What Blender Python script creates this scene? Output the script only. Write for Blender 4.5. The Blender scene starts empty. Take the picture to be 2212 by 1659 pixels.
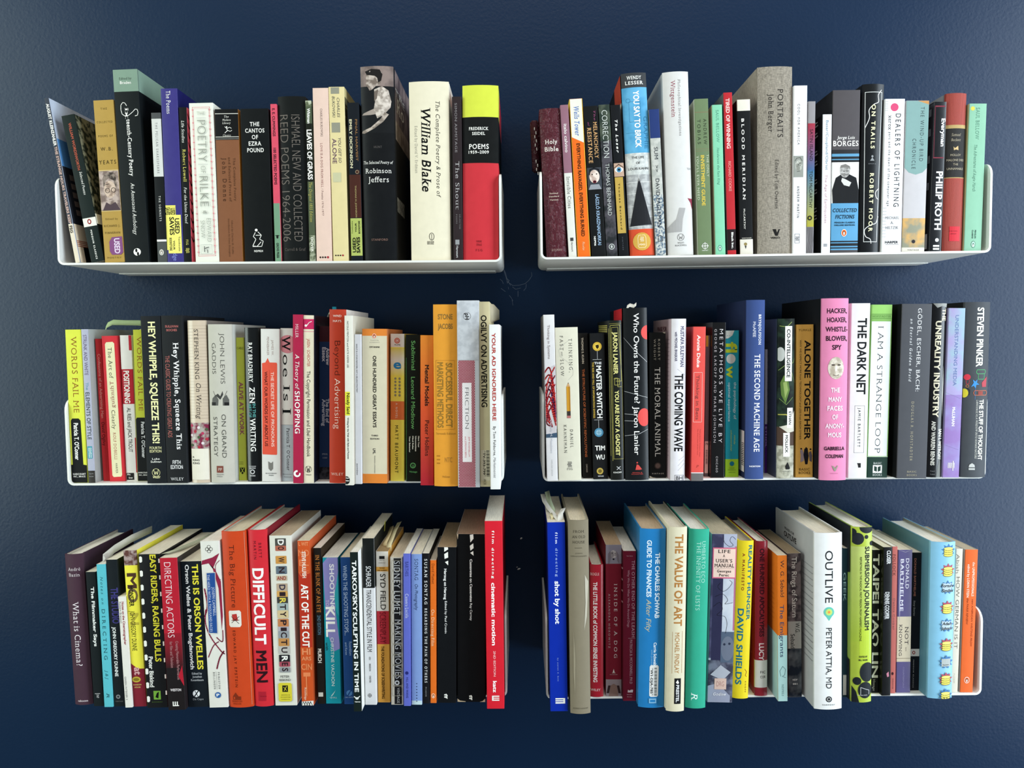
# Bookshelves on a dark blue wall: six bent white steel shelves and the books that stand on them.
import bpy, bmesh, math, random
from mathutils import Vector, Matrix
from mathutils.geometry import tessellate_polygon
random.seed(7)
scene = bpy.context.scene
COL = scene.collection
CAM = dict(f=1668.69, pitch=0.05904, yaw=0.01152, roll=-0.01076, dist=1.04526)
WALL_Y = 0.1677; FLANGE_H = 0.1190; SHEET = 0.0028
# ------------------------------------------------------------------ camera
def camera():
    c = bpy.data.cameras.new('camera'); c.sensor_fit = 'HORIZONTAL'; c.sensor_width = 36.0
    c.lens = CAM['f'] / 2212 * 36.0; c.clip_start = .02
    o = bpy.data.objects.new('camera', c); COL.objects.link(o)
    p, y, r = CAM['pitch'], CAM['yaw'], CAM['roll']
    fwd = Vector((0, math.cos(p), -math.sin(p))); up = Vector((0, math.sin(p), math.cos(p))); rt = Vector((1, 0, 0))
    Z = Matrix.Rotation(y, 3, 'Z'); fwd, up, rt = Z @ fwd, Z @ up, Z @ rt
    rt2 = rt * math.cos(r) + up * math.sin(r); up2 = -rt * math.sin(r) + up * math.cos(r)
    m = Matrix((rt2, up2, -fwd)).transposed().to_4x4(); m.translation = Vector((0, -CAM['dist'], 0))
    o.matrix_world = m; scene.camera = o
camera()
# ------------------------------------------------------------------ light and exposure
scene.view_settings.view_transform = 'Standard'; scene.view_settings.look = 'None'
scene.view_settings.gamma = 1.0; scene.view_settings.use_curve_mapping = False
scene.view_settings.exposure = -0.04
world = bpy.data.worlds.new('room_light'); scene.world = world; world.use_nodes = True
wn = world.node_tree.nodes; wl = world.node_tree.links
wn['Background'].inputs['Color'].default_value = (.86, .92, 1.0, 1); wn['Background'].inputs['Strength'].default_value = .17
def area(name, loc, target, sx, sy, power, col):
    l = bpy.data.lights.new(name, 'AREA'); l.shape = 'RECTANGLE'; l.size = sx; l.size_y = sy; l.energy = power; l.color = col
    o = bpy.data.objects.new(name, l); COL.objects.link(o); o.location = loc
    o.rotation_euler = (Vector(target) - Vector(loc)).to_track_quat('-Z', 'Y').to_euler()
    return o
area('window_daylight', (1.85, -.85, .0), (.5, .15, -.05), 1.0, 2.3, 84, (.78, .90, 1.0))
area('far_window_daylight', (-1.95, -.95, .30), (-.45, .15, 0), .9, 2.0, 42, (.86, 1.0, .93))
area('ceiling_bounce', (0, -1.9, 2.6), (0, 0, -.1), 2.6, 1.4, 62, (1.0, .95, .88))

# ------------------------------------------------------------------ materials
def srgb(h):
    h = h.lstrip('#'); o = []
    if len(h) == 3: h = ''.join(c * 2 for c in h)
    for i in (0, 2, 4):
        v = int(h[i:i + 2], 16) / 255; o.append(v / 12.92 if v <= .04045 else ((v + .055) / 1.055) ** 2.4)
    return (*o, 1.0)
MATS = {}
def new_mat(name):
    m = bpy.data.materials.new(name); m.use_nodes = True; MATS[name] = m
    return m, m.node_tree.nodes, m.node_tree.links, m.node_tree.nodes['Principled BSDF']
def node(N, t, **k):
    n = N.new(t)
    for a, b in k.items(): setattr(n, a, b)
    return n
def printed(name, rough, bump=None, coat=0.0, spec=.45):
    """Card, cloth or leather whose printed colours are stored on the mesh (Col, and Col2 mottled into it)."""
    m, N, L, b = new_mat(name)
    c1 = node(N, 'ShaderNodeAttribute', attribute_name='Col'); c2 = node(N, 'ShaderNodeAttribute', attribute_name='Col2'); sc = node(N, 'ShaderNodeAttribute', attribute_name='Sc')
    tc = node(N, 'ShaderNodeTexCoord')
    vs = node(N, 'ShaderNodeVectorMath', operation='SCALE'); L.new(tc.outputs['Object'], vs.inputs[0]); L.new(sc.outputs['Fac'], vs.inputs['Scale'])
    nz = node(N, 'ShaderNodeTexNoise'); nz.inputs['Scale'].default_value = 1; nz.inputs['Detail'].default_value = 3; L.new(vs.outputs[0], nz.inputs['Vector'])
    rp = node(N, 'ShaderNodeMapRange'); rp.inputs[1].default_value = .42; rp.inputs[2].default_value = .58; L.new(nz.outputs['Fac'], rp.inputs[0])
    mx = node(N, 'ShaderNodeMix', data_type='RGBA'); L.new(rp.outputs[0], mx.inputs[0]); L.new(c1.outputs['Color'], mx.inputs[6]); L.new(c2.outputs['Color'], mx.inputs[7])
    w = node(N, 'ShaderNodeTexNoise'); w.inputs['Scale'].default_value = 90; w.inputs['Detail'].default_value = 5; L.new(tc.outputs['Object'], w.inputs['Vector'])
    wr = node(N, 'ShaderNodeMapRange'); wr.inputs[1].default_value = .3; wr.inputs[2].default_value = .7; wr.inputs[3].default_value = .95; wr.inputs[4].default_value = 1.01; L.new(w.outputs['Fac'], wr.inputs[0])
    ml = node(N, 'ShaderNodeVectorMath', operation='SCALE'); L.new(mx.outputs[2], ml.inputs[0]); L.new(wr.outputs[0], ml.inputs['Scale'])
    L.new(ml.outputs[0], b.inputs['Base Color'])
    rr = node(N, 'ShaderNodeMapRange'); rr.inputs[3].default_value = rough * .85; rr.inputs[4].default_value = rough * 1.2; L.new(w.outputs['Fac'], rr.inputs[0]); L.new(rr.outputs[0], b.inputs['Roughness'])
    b.inputs['Specular IOR Level'].default_value = spec
    b.inputs['Coat Weight'].default_value = coat; b.inputs['Coat Roughness'].default_value = .12
    bp = node(N, 'ShaderNodeBump'); bp.inputs['Strength'].default_value = .06; bp.inputs['Distance'].default_value = .0003; L.new(w.outputs['Fac'], bp.inputs['Height'])
    if bump == 'weave':
        h = None
        for ax, s in (('X', 700), ('Z', 620)):
            wv = node(N, 'ShaderNodeTexWave', bands_direction=ax); wv.inputs['Scale'].default_value = s; wv.inputs['Distortion'].default_value = 1.5; wv.inputs['Detail'].default_value = 1; L.new(tc.outputs['Object'], wv.inputs['Vector'])
            if h is None: h = wv
            else:
                a = node(N, 'ShaderNodeMath', operation='ADD'); L.new(h.outputs['Fac'], a.inputs[0]); L.new(wv.outputs['Fac'], a.inputs[1]); h = a
        L.new(h.outputs[0], bp.inputs['Height']); bp.inputs['Strength'].default_value = .2; bp.inputs['Distance'].default_value = .0003
    if bump == 'linen':
        mp = node(N, 'ShaderNodeMapping'); mp.inputs['Scale'].default_value = (1, 1, .12); L.new(tc.outputs['Object'], mp.inputs[0])
        n1 = node(N, 'ShaderNodeTexNoise'); n1.inputs['Scale'].default_value = 1500; n1.inputs['Detail'].default_value = 2; L.new(mp.outputs[0], n1.inputs['Vector'])
        mp2 = node(N, 'ShaderNodeMapping'); mp2.inputs['Scale'].default_value = (.12, 1, 1); L.new(tc.outputs['Object'], mp2.inputs[0])
        n2 = node(N, 'ShaderNodeTexNoise'); n2.inputs['Scale'].default_value = 1500; n2.inputs['Detail'].default_value = 2; L.new(mp2.outputs[0], n2.inputs['Vector'])
        a = node(N, 'ShaderNodeMath', operation='ADD'); L.new(n1.outputs['Fac'], a.inputs[0]); L.new(n2.outputs['Fac'], a.inputs[1])
        cr = node(N, 'ShaderNodeMapRange'); cr.inputs[1].default_value = .75; cr.inputs[2].default_value = 1.25; cr.inputs[3].default_value = .62; cr.inputs[4].default_value = 1.3; L.new(a.outputs[0], cr.inputs[0])
        m2 = node(N, 'ShaderNodeVectorMath', operation='SCALE'); L.new(ml.outputs[0], m2.inputs[0]); L.new(cr.outputs[0], m2.inputs['Scale']); L.new(m2.outputs[0], b.inputs['Base Color'])
        L.new(a.outputs[0], bp.inputs['Height']); bp.inputs['Strength'].default_value = .6
    if bump == 'leather':
        v = node(N, 'ShaderNodeTexVoronoi', feature='DISTANCE_TO_EDGE'); v.inputs['Scale'].default_value = 170
        n3 = node(N, 'ShaderNodeTexNoise'); n3.inputs['Scale'].default_value = 70; L.new(tc.outputs['Object'], n3.inputs['Vector'])
        ad = node(N, 'ShaderNodeVectorMath', operation='MULTIPLY_ADD'); L.new(n3.outputs['Color'], ad.inputs[0]); ad.inputs[1].default_value = (.012, .012, .03); L.new(tc.outputs['Object'], ad.inputs[2]); L.new(ad.outputs[0], v.inputs['Vector'])
        rg = node(N, 'ShaderNodeMapRange'); rg.inputs[2].default_value = .12; L.new(v.outputs['Distance'], rg.inputs[0])
        cr = node(N, 'ShaderNodeMapRange'); cr.inputs[3].default_value = 1.35; cr.inputs[4].default_value = .95; L.new(rg.outputs[0], cr.inputs[0])
        m2 = node(N, 'ShaderNodeVectorMath', operation='SCALE'); L.new(ml.outputs[0], m2.inputs[0]); L.new(cr.outputs[0], m2.inputs['Scale']); L.new(m2.outputs[0], b.inputs['Base Color'])
        bp.invert = True; L.new(rg.outputs[0], bp.inputs['Height']); bp.inputs['Strength'].default_value = .8; bp.inputs['Distance'].default_value = .0008
    if bump == 'ribs':
        wv = node(N, 'ShaderNodeTexWave', bands_direction='X'); wv.inputs['Scale'].default_value = 190; L.new(tc.outputs['Object'], wv.inputs['Vector'])
        cr = node(N, 'ShaderNodeMapRange'); cr.inputs[3].default_value = .6; cr.inputs[4].default_value = 1.2; L.new(wv.outputs['Fac'], cr.inputs[0])
        m2 = node(N, 'ShaderNodeVectorMath', operation='SCALE'); L.new(ml.outputs[0], m2.inputs[0]); L.new(cr.outputs[0], m2.inputs['Scale']); L.new(m2.outputs[0], b.inputs['Base Color'])
        L.new(wv.outputs['Fac'], bp.inputs['Height']); bp.inputs['Strength'].default_value = .5
    L.new(bp.outputs[0], b.inputs['Normal'])
    return m
printed('card_matt', .5, spec=.1); printed('card_gloss', .34, coat=.06, spec=.18); printed('card_film', .25, coat=.3, spec=.25)
printed('book_cloth', .7, 'weave', spec=.15); printed('book_linen', .85, 'linen', spec=.1); printed('book_leather', .42, 'leather', spec=.25); printed('ribbed_cloth', .6, 'ribs', spec=.2)
printed('ink', .5, spec=.1)
def page_mat():
    m, N, L, b = new_mat('page_edges')
    c1 = node(N, 'ShaderNodeAttribute', attribute_name='Col'); tc = node(N, 'ShaderNodeTexCoord')
    mp = node(N, 'ShaderNodeMapping'); mp.inputs['Scale'].default_value = (1, .03, .03); L.new(tc.outputs['Object'], mp.inputs[0])
    nz = node(N, 'ShaderNodeTexNoise'); nz.inputs['Scale'].default_value = 2200; nz.inputs['Detail'].default_value = 3; L.new(mp.outputs[0], nz.inputs['Vector'])
    cr = node(N, 'ShaderNodeMapRange'); cr.inputs[1].default_value = .3; cr.inputs[2].default_value = .7; cr.inputs[3].default_value = .8; cr.inputs[4].default_value = 1.12; L.new(nz.outputs['Fac'], cr.inputs[0])
    ml = node(N, 'ShaderNodeVectorMath', operation='SCALE'); L.new(c1.outputs['Color'], ml.inputs[0]); L.new(cr.outputs[0], ml.inputs['Scale']); L.new(ml.outputs[0], b.inputs['Base Color'])
    b.inputs['Roughness'].default_value = .9; b.inputs['Specular IOR Level'].default_value = .15
    bp = node(N, 'ShaderNodeBump'); bp.inputs['Strength'].default_value = .4; bp.inputs['Distance'].default_value = .0004; L.new(nz.outputs['Fac'], bp.inputs['Height']); L.new(bp.outputs[0], b.inputs['Normal'])
page_mat()
def simple(name, col, rough, metal=0.0, spec=.5):
    m, N, L, b = new_mat(name); b.inputs['Base Color'].default_value = srgb(col); b.inputs['Roughness'].default_value = rough
    b.inputs['Metallic'].default_value = metal; b.inputs['Specular IOR Level'].default_value = spec
    tc = node(N, 'ShaderNodeTexCoord'); nz = node(N, 'ShaderNodeTexNoise'); nz.inputs['Scale'].default_value = 900; L.new(tc.outputs['Object'], nz.inputs['Vector'])
    bp = node(N, 'ShaderNodeBump'); bp.inputs['Strength'].default_value = .06; bp.inputs['Distance'].default_value = .0003; L.new(nz.outputs['Fac'], bp.inputs['Height']); L.new(bp.outputs[0], b.inputs['Normal'])
    return m
simple('white_steel', '#dcdcd6', .38); simple('web_silk', '#55606c', .8)
def wall_mat():
    m, N, L, b = new_mat('navy_wall_paint')
    tc = node(N, 'ShaderNodeTexCoord')
    n1 = node(N, 'ShaderNodeTexNoise'); n1.inputs['Scale'].default_value = 260; n1.inputs['Detail'].default_value = 4; n1.inputs['Roughness'].default_value = .55; L.new(tc.outputs['Object'], n1.inputs['Vector'])
    v = node(N, 'ShaderNodeTexVoronoi', feature='SMOOTH_F1'); v.inputs['Scale'].default_value = 240; L.new(tc.outputs['Object'], v.inputs['Vector'])
    a = node(N, 'ShaderNodeMath', operation='MULTIPLY_ADD'); L.new(v.outputs['Distance'], a.inputs[0]); a.inputs[1].default_value = .5; L.new(n1.outputs['Fac'], a.inputs[2])
    bp = node(N, 'ShaderNodeBump'); bp.inputs['Strength'].default_value = .3; bp.inputs['Distance'].default_value = .0006; L.new(a.outputs[0], bp.inputs['Height']); L.new(bp.outputs[0], b.inputs['Normal'])
    n2 = node(N, 'ShaderNodeTexNoise'); n2.inputs['Scale'].default_value = 3; L.new(tc.outputs['Object'], n2.inputs['Vector'])
    mx = node(N, 'ShaderNodeMix', data_type='RGBA'); mx.inputs[6].default_value = srgb('#071e36'); mx.inputs[7].default_value = srgb('#09223d'); L.new(n2.outputs['Fac'], mx.inputs[0]); L.new(mx.outputs[2], b.inputs['Base Color'])
    b.inputs['Roughness'].default_value = .36; b.inputs['Specular IOR Level'].default_value = .22
wall_mat()

# ------------------------------------------------------------------ mesh helpers
def link(name, me, parent=None, mat=None):
    o = bpy.data.objects.new(name, me); COL.objects.link(o)
    if parent: o.parent = parent
    if mat: me.materials.append(MATS[mat])
    return o
def tag(o, label=None, cat=None, group=None, kind=None):
    for k, v in (('label', label), ('category', cat), ('group', group), ('kind', kind)):
        if v: o[k] = v
    return o
class PB:
    """Collects polygons with two colours and a mottle scale per corner."""
    def __init__(s): s.v = []; s.f = []; s.c = []
    def poly(s, pts, c1, c2=None, sc=1.0):
        i = len(s.v); s.v += [tuple(p) for p in pts]; s.f.append(tuple(range(i, i + len(pts))))
        if not isinstance(c1, list): c1 = [c1] * len(pts)
        c2 = c2 or c1
        if not isinstance(c2, list): c2 = [c2] * len(pts)
        s.c.append((c1, c2, sc))
    def mesh(s, name, merge=False):
        me = bpy.data.meshes.new(name); me.from_pydata(s.v, [], s.f)
        me.attributes.new('Col', 'FLOAT_COLOR', 'CORNER'); me.attributes.new('Col2', 'FLOAT_COLOR', 'CORNER'); me.attributes.new('Sc', 'FLOAT', 'CORNER')
        A = []; Bv = []; K = []
        for c1, c2, sc in s.c:
            for x in c1: A += x
            for x in c2: Bv += x
            K += [sc] * len(c1)
        me.attributes['Col'].data.foreach_set('color', A); me.attributes['Col2'].data.foreach_set('color', Bv); me.attributes['Sc'].data.foreach_set('value', K)
        if merge:
            bm = bmesh.new(); bm.from_mesh(me); bmesh.ops.remove_doubles(bm, verts=bm.verts, dist=1e-6); bm.normal_update(); bm.to_mesh(me); bm.free()
        return me
def colspec(c):
    """'#rrggbb' plain, 'N#a,#b,scale' mottled, 'G#a,#b' gradient top to bottom."""
    if c[0] == 'N':
        a, b, s = c[1:].split(','); return 'N', srgb(a), srgb(b), float(s) * 2.2
    if c[0] == 'G':
        a, b = c[1:].split(','); return 'G', srgb(a), srgb(b), 1.0
    return 'P', srgb(c), srgb(c), 1.0
def mixc(a, b, t): return tuple(x + (y - x) * t for x, y in zip(a, b))

# ------------------------------------------------------------------ lettering: every glyph is made once from the built-in font, then set by hand
CHARS = "ABCDEFGHIJKLMNOPQRSTUVWXYZabcdefghijklmnopqrstuvwxyz0123456789.,:;!?&'\"()|/-–*·>ÁÓÖéó "
GLYPH = {}; CAPH = {}
def make_glyphs():
    obs = []
    def t(body, off):
        c = bpy.data.curves.new('glyph', 'FONT'); c.body = body; c.size = 1; c.offset = off; c.resolution_u = 3; c.dimensions = '2D'; c.fill_mode = 'FRONT'
        o = bpy.data.objects.new('glyph', c); COL.objects.link(o); return o
    for w, off in (('b', .026), ('r', .004), ('t', -.014), ('m', -.004), ('n', .014)):
        obs.append((w, None, t('||', off)))
        for ch in CHARS:
            obs.append((w, ch, t('|' + ch + '|', off)))
    single = []
    for w, off in (('b', .026), ('r', .004), ('t', -.014), ('m', -.004), ('n', .014)):
        for ch in CHARS:
            if ch != ' ': single.append((w, ch, t(ch, off)))
    bpy.context.view_layer.update(); dg = bpy.context.evaluated_depsgraph_get()
    base = {}; adv = {}
    for w, ch, o in obs:
        e = o.evaluated_get(dg); bb = [p[0] for p in e.bound_box]; wd = max(bb) - min(bb)
        if ch is None: base[w] = wd
        else: adv[w, ch] = wd
    hs = {}
    for w, ch, o in single:
        if ch in 'Hxd': hs[w, ch] = max(p[1] for p in o.evaluated_get(dg).bound_box)
    for w, ch, o in single:
        CAP = hs[w, 'H']; XH = hs[w, 'x']; ASC = hs[w, 'd']; CAPH[w] = CAP
        e = o.evaluated_get(dg); me = e.to_mesh()
        vs = [(v.co.x, v.co.y) for v in me.vertices]; fs = [tuple(p.vertices) for p in me.polygons]
        cnt = {}
        for f in fs:
            for i in range(len(f)):
                k = (min(f[i], f[i - 1]), max(f[i], f[i - 1])); cnt[k] = cnt.get(k, 0) + 1
        ser = []
        if ch.isalpha():
            for (a, b), n in cnt.items():
                if n != 1: continue
                (x0, y0), (x1, y1) = vs[a], vs[b]
                if abs(y0 - y1) > .012: continue
                L = abs(x1 - x0)
                if .03 < L < .2:
                    yy = (y0 + y1) / 2
                    for ref, sg in ((0, 1), (CAP, -1), (XH, -1), (ASC, -1)):
                        if abs(yy - ref) < .035:
                            ser.append((min(x0, x1), max(x0, x1), yy, sg)); break
        if ch == 'M':   # drawn by hand: two posts and two diagonals
            sw = {'b': .15, 'n': .12, 'r': .1, 'm': .085, 't': .07}[w]; a0, a1 = .07, .71; C = CAP; d = sw * 1.5; yb = C * .32; xm = (a0 + a1) / 2
            vs = [(a0, 0), (a0 + sw, 0), (a0 + sw, C), (a0, C), (a1 - sw, 0), (a1, 0), (a1, C), (a1 - sw, C), (a0 + sw, C - d), (xm, yb), (xm, yb + d), (a1 - sw, C - d)]
            fs = [(0, 1, 2, 3), (4, 5, 6, 7), (8, 9, 10, 2), (9, 11, 7, 10)]; ser = [(a0, a0 + sw, 0, 1), (a1 - sw, a1, 0, 1)]
        GLYPH[w, ch] = (vs, fs, ser)
        e.to_mesh_clear()
    for w in 'brtmn':
        for ch in CHARS: GLYPH[w, 'adv', ch] = adv[w, ch] - base[w]
    for _, _, o in obs + single:
        c = o.data; bpy.data.objects.remove(o); bpy.data.curves.remove(c)
make_glyphs()
def set_text(text, style):
    """Flat outlines of a line of text: list of polygons in em units, and its left and right ends."""
    w = 'b' if 'b' in style else ('t' if 't' in style else 'r')
    if 'f' in style: w = {'b': 'n', 'r': 'm', 't': 't'}[w]   # serif faces: lighter stems with feet
    serif = 'f' in style; extra = .22 if 'w' in style else .0; sh = .22 if 'i' in style else 0
    polys = []; x = 0
    for ch in text:
        if (w, 'adv', ch) not in GLYPH: ch = '-'
        a = GLYPH[w, 'adv', ch]
        if ch != ' ':
            vs, fs, ser = GLYPH[w, ch]
            for f in fs: polys.append([(vs[i][0] + x + sh * vs[i][1], vs[i][1]) for i in f])
            if serif:
                e = .085; th = .04
                for x0, x1, yy, sg in ser:
                    q = [(x0 - e, yy), (x1 + e, yy), (x1 + e * .7, yy + sg * th), (x0 - e * .7, yy + sg * th)]
                    if sg < 0: q = q[::-1]
                    polys.append([(a_ + x + sh * b_, b_) for a_, b_ in q])
            if serif: a += .065
        x += a + extra
    return polys
# ------------------------------------------------------------------ books
def circle(x, y, rx, ry, n=20): return [(x + rx * math.cos(6.28318 * i / n), y + ry * math.sin(6.28318 * i / n)) for i in range(n)]
def stroke(pts, th):
    """Quads along a polyline, in metres."""
    out = []
    for i in range(len(pts) - 1):
        a = Vector(pts[i]); b = Vector(pts[i + 1]); d = b - a
        if d.length < 1e-7: continue
        d.normalize(); n = Vector((-d.y, d.x)) * th / 2; e = d * th * .25
        out.append([tuple(a - e - n), tuple(b + e - n), tuple(b + e + n), tuple(a - e + n)])
    return out
def smooth(p):
    out = []
    for i in range(len(p) - 1):
        a, b, c, d = p[max(i - 1, 0)], p[i], p[i + 1], p[min(i + 2, len(p) - 1)]
        for k in range(6):
            t = k / 6; out.append(tuple(.5 * (2 * b[j] + (c[j] - a[j]) * t + (2 * a[j] - 5 * b[j] + 4 * c[j] - d[j]) * t * t + (3 * b[j] - a[j] - 3 * c[j] + d[j]) * t ** 3) for j in (0, 1)))
    return out + [p[-1]]
MATOF = {'cloth': 'book_cloth', 'linen': 'book_linen', 'leather': 'book_leather', 'ribbed': 'ribbed_cloth'}
CA = 'cover_art'; EM = 'emblem'
def make_book(rec, tilt, sx, sz):
    shelf, u, ys, w, H, d, lean, kind, col, opt, label, items = rec
    hard = kind == 'h'
    root = bpy.data.objects.new('hardcover_book' if hard else 'paperback_book', None); COL.objects.link(root); root.empty_display_size = .01
    lift = SHEET + .0001 + w / 2 * abs(math.sin(lean))
    ct, st = math.cos(tilt), math.sin(tilt)
    root.location = (sx + u * ct - lift * st, ys, sz + u * st + lift * ct)
    root.rotation_euler = (0, lean - tilt, math.radians(opt.get('yaw', 0)))
    tag(root, label, 'book', 'books on the %s shelf' % shelf)
    mat = MATOF.get(opt.get('mat'), ('card_matt', 'card_gloss', 'card_film')[opt.get('gloss', 0)])
    hw = w / 2
    sag = min(.13 * w, .0035) if hard else 0
    rc = min(.0009, w * .1)
    if hard:
        pl = [(-hw, d), (-hw, sag + .0075), (-hw + .0008, sag + .0055), (-hw + .0006, sag + .004), (-hw, sag + .0022), (-hw + .0002, sag)]
        arc = [(-hw + .0002 + (2 * hw - .0004) * i / 12, sag * (abs(2 * i / 12 - 1)) ** 2.2) for i in range(1, 12)]
        outer = pl + arc + [(-x, y) for x, y in pl[::-1]]
        tb = min(.0021, w * .2)
        inner = [(math.copysign(max(abs(x) - tb, 0) if abs(x) > hw - tb else abs(x) * (hw - tb) / hw, x), (y if i in (0, len(outer) - 1) else y + .0012)) for i, (x, y) in enumerate(outer)]
    else:
        arc = [(-hw + rc * (1 - math.cos(a)), rc * (1 - math.sin(a))) for a in [math.pi / 2 * i / 4 for i in range(5)]]
        outer = [(-hw, d)] + arc + [(-x, y) for x, y in arc[::-1]] + [(hw, d)]
        tb = .00035
        inner = [(math.copysign(max(abs(x) - tb, 0), x), y if i in (0, len(outer) - 1) else y + tb) for i, (x, y) in enumerate(outer)]
    def prof(x):
        if hard: return sag * abs(min(abs(x) / hw, 1)) ** 2.2
        q = abs(x) - (hw - rc)
        return 0 if q <= 0 else rc - math.sqrt(max(rc * rc - q * q, 0))
    # the colour bands that run right across the spine belong to the cover itself
    bands = [(i[3], i[4], i[5]) for i in items if i[0] == 'r' and i[1] <= 0.001 and i[2] >= .999 and not i[7]]
    rest = [i for i in items if not (i[0] == 'r' and i[1] <= 0.001 and i[2] >= .999 and not i[7])]
    cuts = sorted({0.0, 1.0} | {min(max(t, 0), 1) for b in bands for t in b[:2]})
    cuts = [c for i, c in enumerate(cuts) if i == 0 or c - cuts[i - 1] > 1e-4]
    def band_at(t):
        r = ('P', srgb(col), srgb(col), 1.0, 0, 1)
        for a, b, c in bands:
            if a - 1e-6 <= t <= b + 1e-6: r = colspec(c) + (a, b)
        return r
    pb = PB(); n = len(outer)
    sl = srgb(opt.get('sl', col)); sr = srgb(opt.get('sr', col))
    edge = srgb('#c9c4b6') if not hard else None
    side_is = lambda i: (0 if i < 1 else 2 if i >= n - 2 else 1) if not hard else (0 if i < 2 else 2 if i >= n - 3 else 1)
    for k in range(len(cuts) - 1):
        t0, t1 = cuts[k], cuts[k + 1]; z0, z1 = H * (1 - t1), H * (1 - t0)
        bt = band_at((t0 + t1) / 2)
        for i in range(n - 1):
            (xa, ya), (xb, yb) = outer[i], outer[i + 1]
            s = side_is(i); pts = [(xa, ya, z0), (xb, yb, z0), (xb, yb, z1), (xa, ya, z1)]
            if s == 0: pb.poly(pts, sl)
            elif s == 2: pb.poly(pts, sr)
            elif bt[0] == 'G':
                ca = mixc(bt[1], bt[2], (t1 - bt[4]) / (bt[5] - bt[4])); cb = mixc(bt[1], bt[2], (t0 - bt[4]) / (bt[5] - bt[4]))
                pb.poly(pts, [ca, ca, cb, cb])
            else: pb.poly(pts, bt[1], bt[2], bt[3])
            (xa, ya), (xb, yb) = inner[i], inner[i + 1]
            pb.poly([(xa, ya, z1), (xb, yb, z1), (xb, yb, z0), (xa, ya, z0)], srgb('#b9b4a6'))
    for z, flip in ((H, False), (0, True)):
        bt = band_at(0 if z else 1)
        for i in range(n - 1):
            q = [(*outer[i], z), (*outer[i + 1], z), (*inner[i + 1], z), (*inner[i], z)]
            s = side_is(i); cc = edge or (sl if s == 0 else sr if s == 2 else bt[1])
            pb.poly(q[::-1] if flip else q, cc)
    for i, j in ((0, 0), (n - 1, 1)):
        q = [(*outer[i], 0), (*outer[i], H), (*inner[i], H), (*inner[i], 0)]; pb.poly(q if j else q[::-1], edge or (sr if j else sl))
    me = pb.mesh('cover', True)
    cover = link('cover', me, root, mat)
    me.polygons.foreach_set('use_smooth', [True] * len(me.polygons))
    bm = bmesh.new(); bm.from_mesh(me)
    for e in bm.edges:
        if len(e.link_faces) == 2 and e.calc_face_angle(0) > .6: e.smooth = False
    bm.to_mesh(me); bm.free()
    # page block
    top = H - (.0035 if hard else .0004); bot = .0035 if hard else .0003; back = d - (.0045 if hard else .0004)
    pc = srgb(opt.get('pages', random.choice(['#e2dccd', '#d8cfbb', '#e4e0d4', '#d0c4aa', '#ddd4bf'])))
    pg = PB(); ix = (hw - tb) - .0001; fr = (sag + .002) if hard else tb + .0001
    arcf = [(-ix + 2 * ix * i / 8, fr + (.0015 * (abs(i / 4 - 1)) ** 2 if hard else 0)) for i in range(9)]
    arcb = [(ix - 2 * ix * i / 8, back + (-.003 * (1 - (i / 4 - 1) ** 2) if hard else 0)) for i in range(9)]
    ring = arcf + arcb; m = len(ring)
    for i in range(m):
        a, b = ring[i], ring[(i + 1) % m]; pg.poly([(*a, bot), (*b, bot), (*b, top), (*a, top)], pc)
    for i in range(8):
        a, b, c, e = arcf[i], arcf[i + 1], arcb[7 - i], arcb[8 - i]
        sk = random.uniform(-.0004, .0004) if not hard else 0
        pg.poly([(*a, top), (*b, top), (*c, top), (*e, top)], pc); pg.poly([(*e, bot), (*c, bot), (*b, bot), (*a, bot)], pc)
    link('page_block', pg.mesh('page_block', True), root, 'page_edges')
    if hard and w > .012:
        hb = PB(); hc = srgb(random.choice(['#d8d2c0', '#8c2f30', '#e0dcd0', '#30405c']))
        for i in range(8):
            (xa, ya), (xb, yb) = arcf[i], arcf[i + 1]
            hb.poly([(xa, ya - .0007, top - .001), (xb, yb - .0007, top - .001), (xb, yb - .0007, top + .0009), (xa, ya - .0007, top + .0009)], hc)
            hb.poly([(xa, ya - .0007, top + .0009), (xb, yb - .0007, top + .0009), (xb, yb + .0006, top + .0009), (xa, ya + .0006, top + .0009)], hc)
            hb.poly([(xb, yb + .0006, top - .001), (xa, ya + .0006, top - .001), (xa, ya + .0006, top + .0009), (xb, yb + .0006, top + .0009)], hc)
        link('headband', hb.mesh('headband', True), root, 'book_cloth')
    # print: 2D (x, z) on the spine or (y, z) on a side, then laid onto that surface
    lay = [0]
    def place(polys, side):
        """polys: list of (pts, spec, tr) in local metres; returns PB laid on the surface, just proud of it."""
        lay[0] += 1; off = .00006 + .000022 * lay[0]
        out = PB()
        for pts, spec, rng in polys:
            if len(pts) < 3: continue
            lim = hw - .0002
            if not side:
                pts = [(min(max(x, -lim), lim), min(max(z, .0002), H - .0002)) for x, z in pts]
                chunks = [pts]
                if hard:
                    xs = [p[0] for p in pts]
                    if max(xs) - min(xs) > w / 9: chunks = slice_x(pts, [-hw + w * i / 9 for i in range(1, 9)])
                elif max(abs(p[0]) for p in pts) > hw - rc:
                    chunks = slice_x(pts, [-hw + rc * .12, -hw + rc * .4, -hw + rc, hw - rc, hw - rc * .4, hw - rc * .12])
                for ch in chunks:
                    P3 = [(x, prof(x) - off, z) for x, z in ch]
                    add(out, P3, spec, rng, H)
            else:
                sg = -1 if side == 'L' else 1
                P3 = [(sg * (hw + off), y, z) for y, z in [(min(max(y, .0085 if hard else .0015), d - .0006), min(max(z, .0002), H - .0002)) for y, z in pts]]
                add(out, P3, spec, rng, H)
        return out
    def add(out, P3, spec, rng, H):
        k, a, b, s = spec
        if k == 'G':
            cs = [mixc(a, b, min(max(((1 - p[2] / H) - rng[0]) / (rng[1] - rng[0]), 0), 1)) for p in P3]; out.poly(P3, cs)
        else: out.poly(P3, a, b, s)
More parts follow.
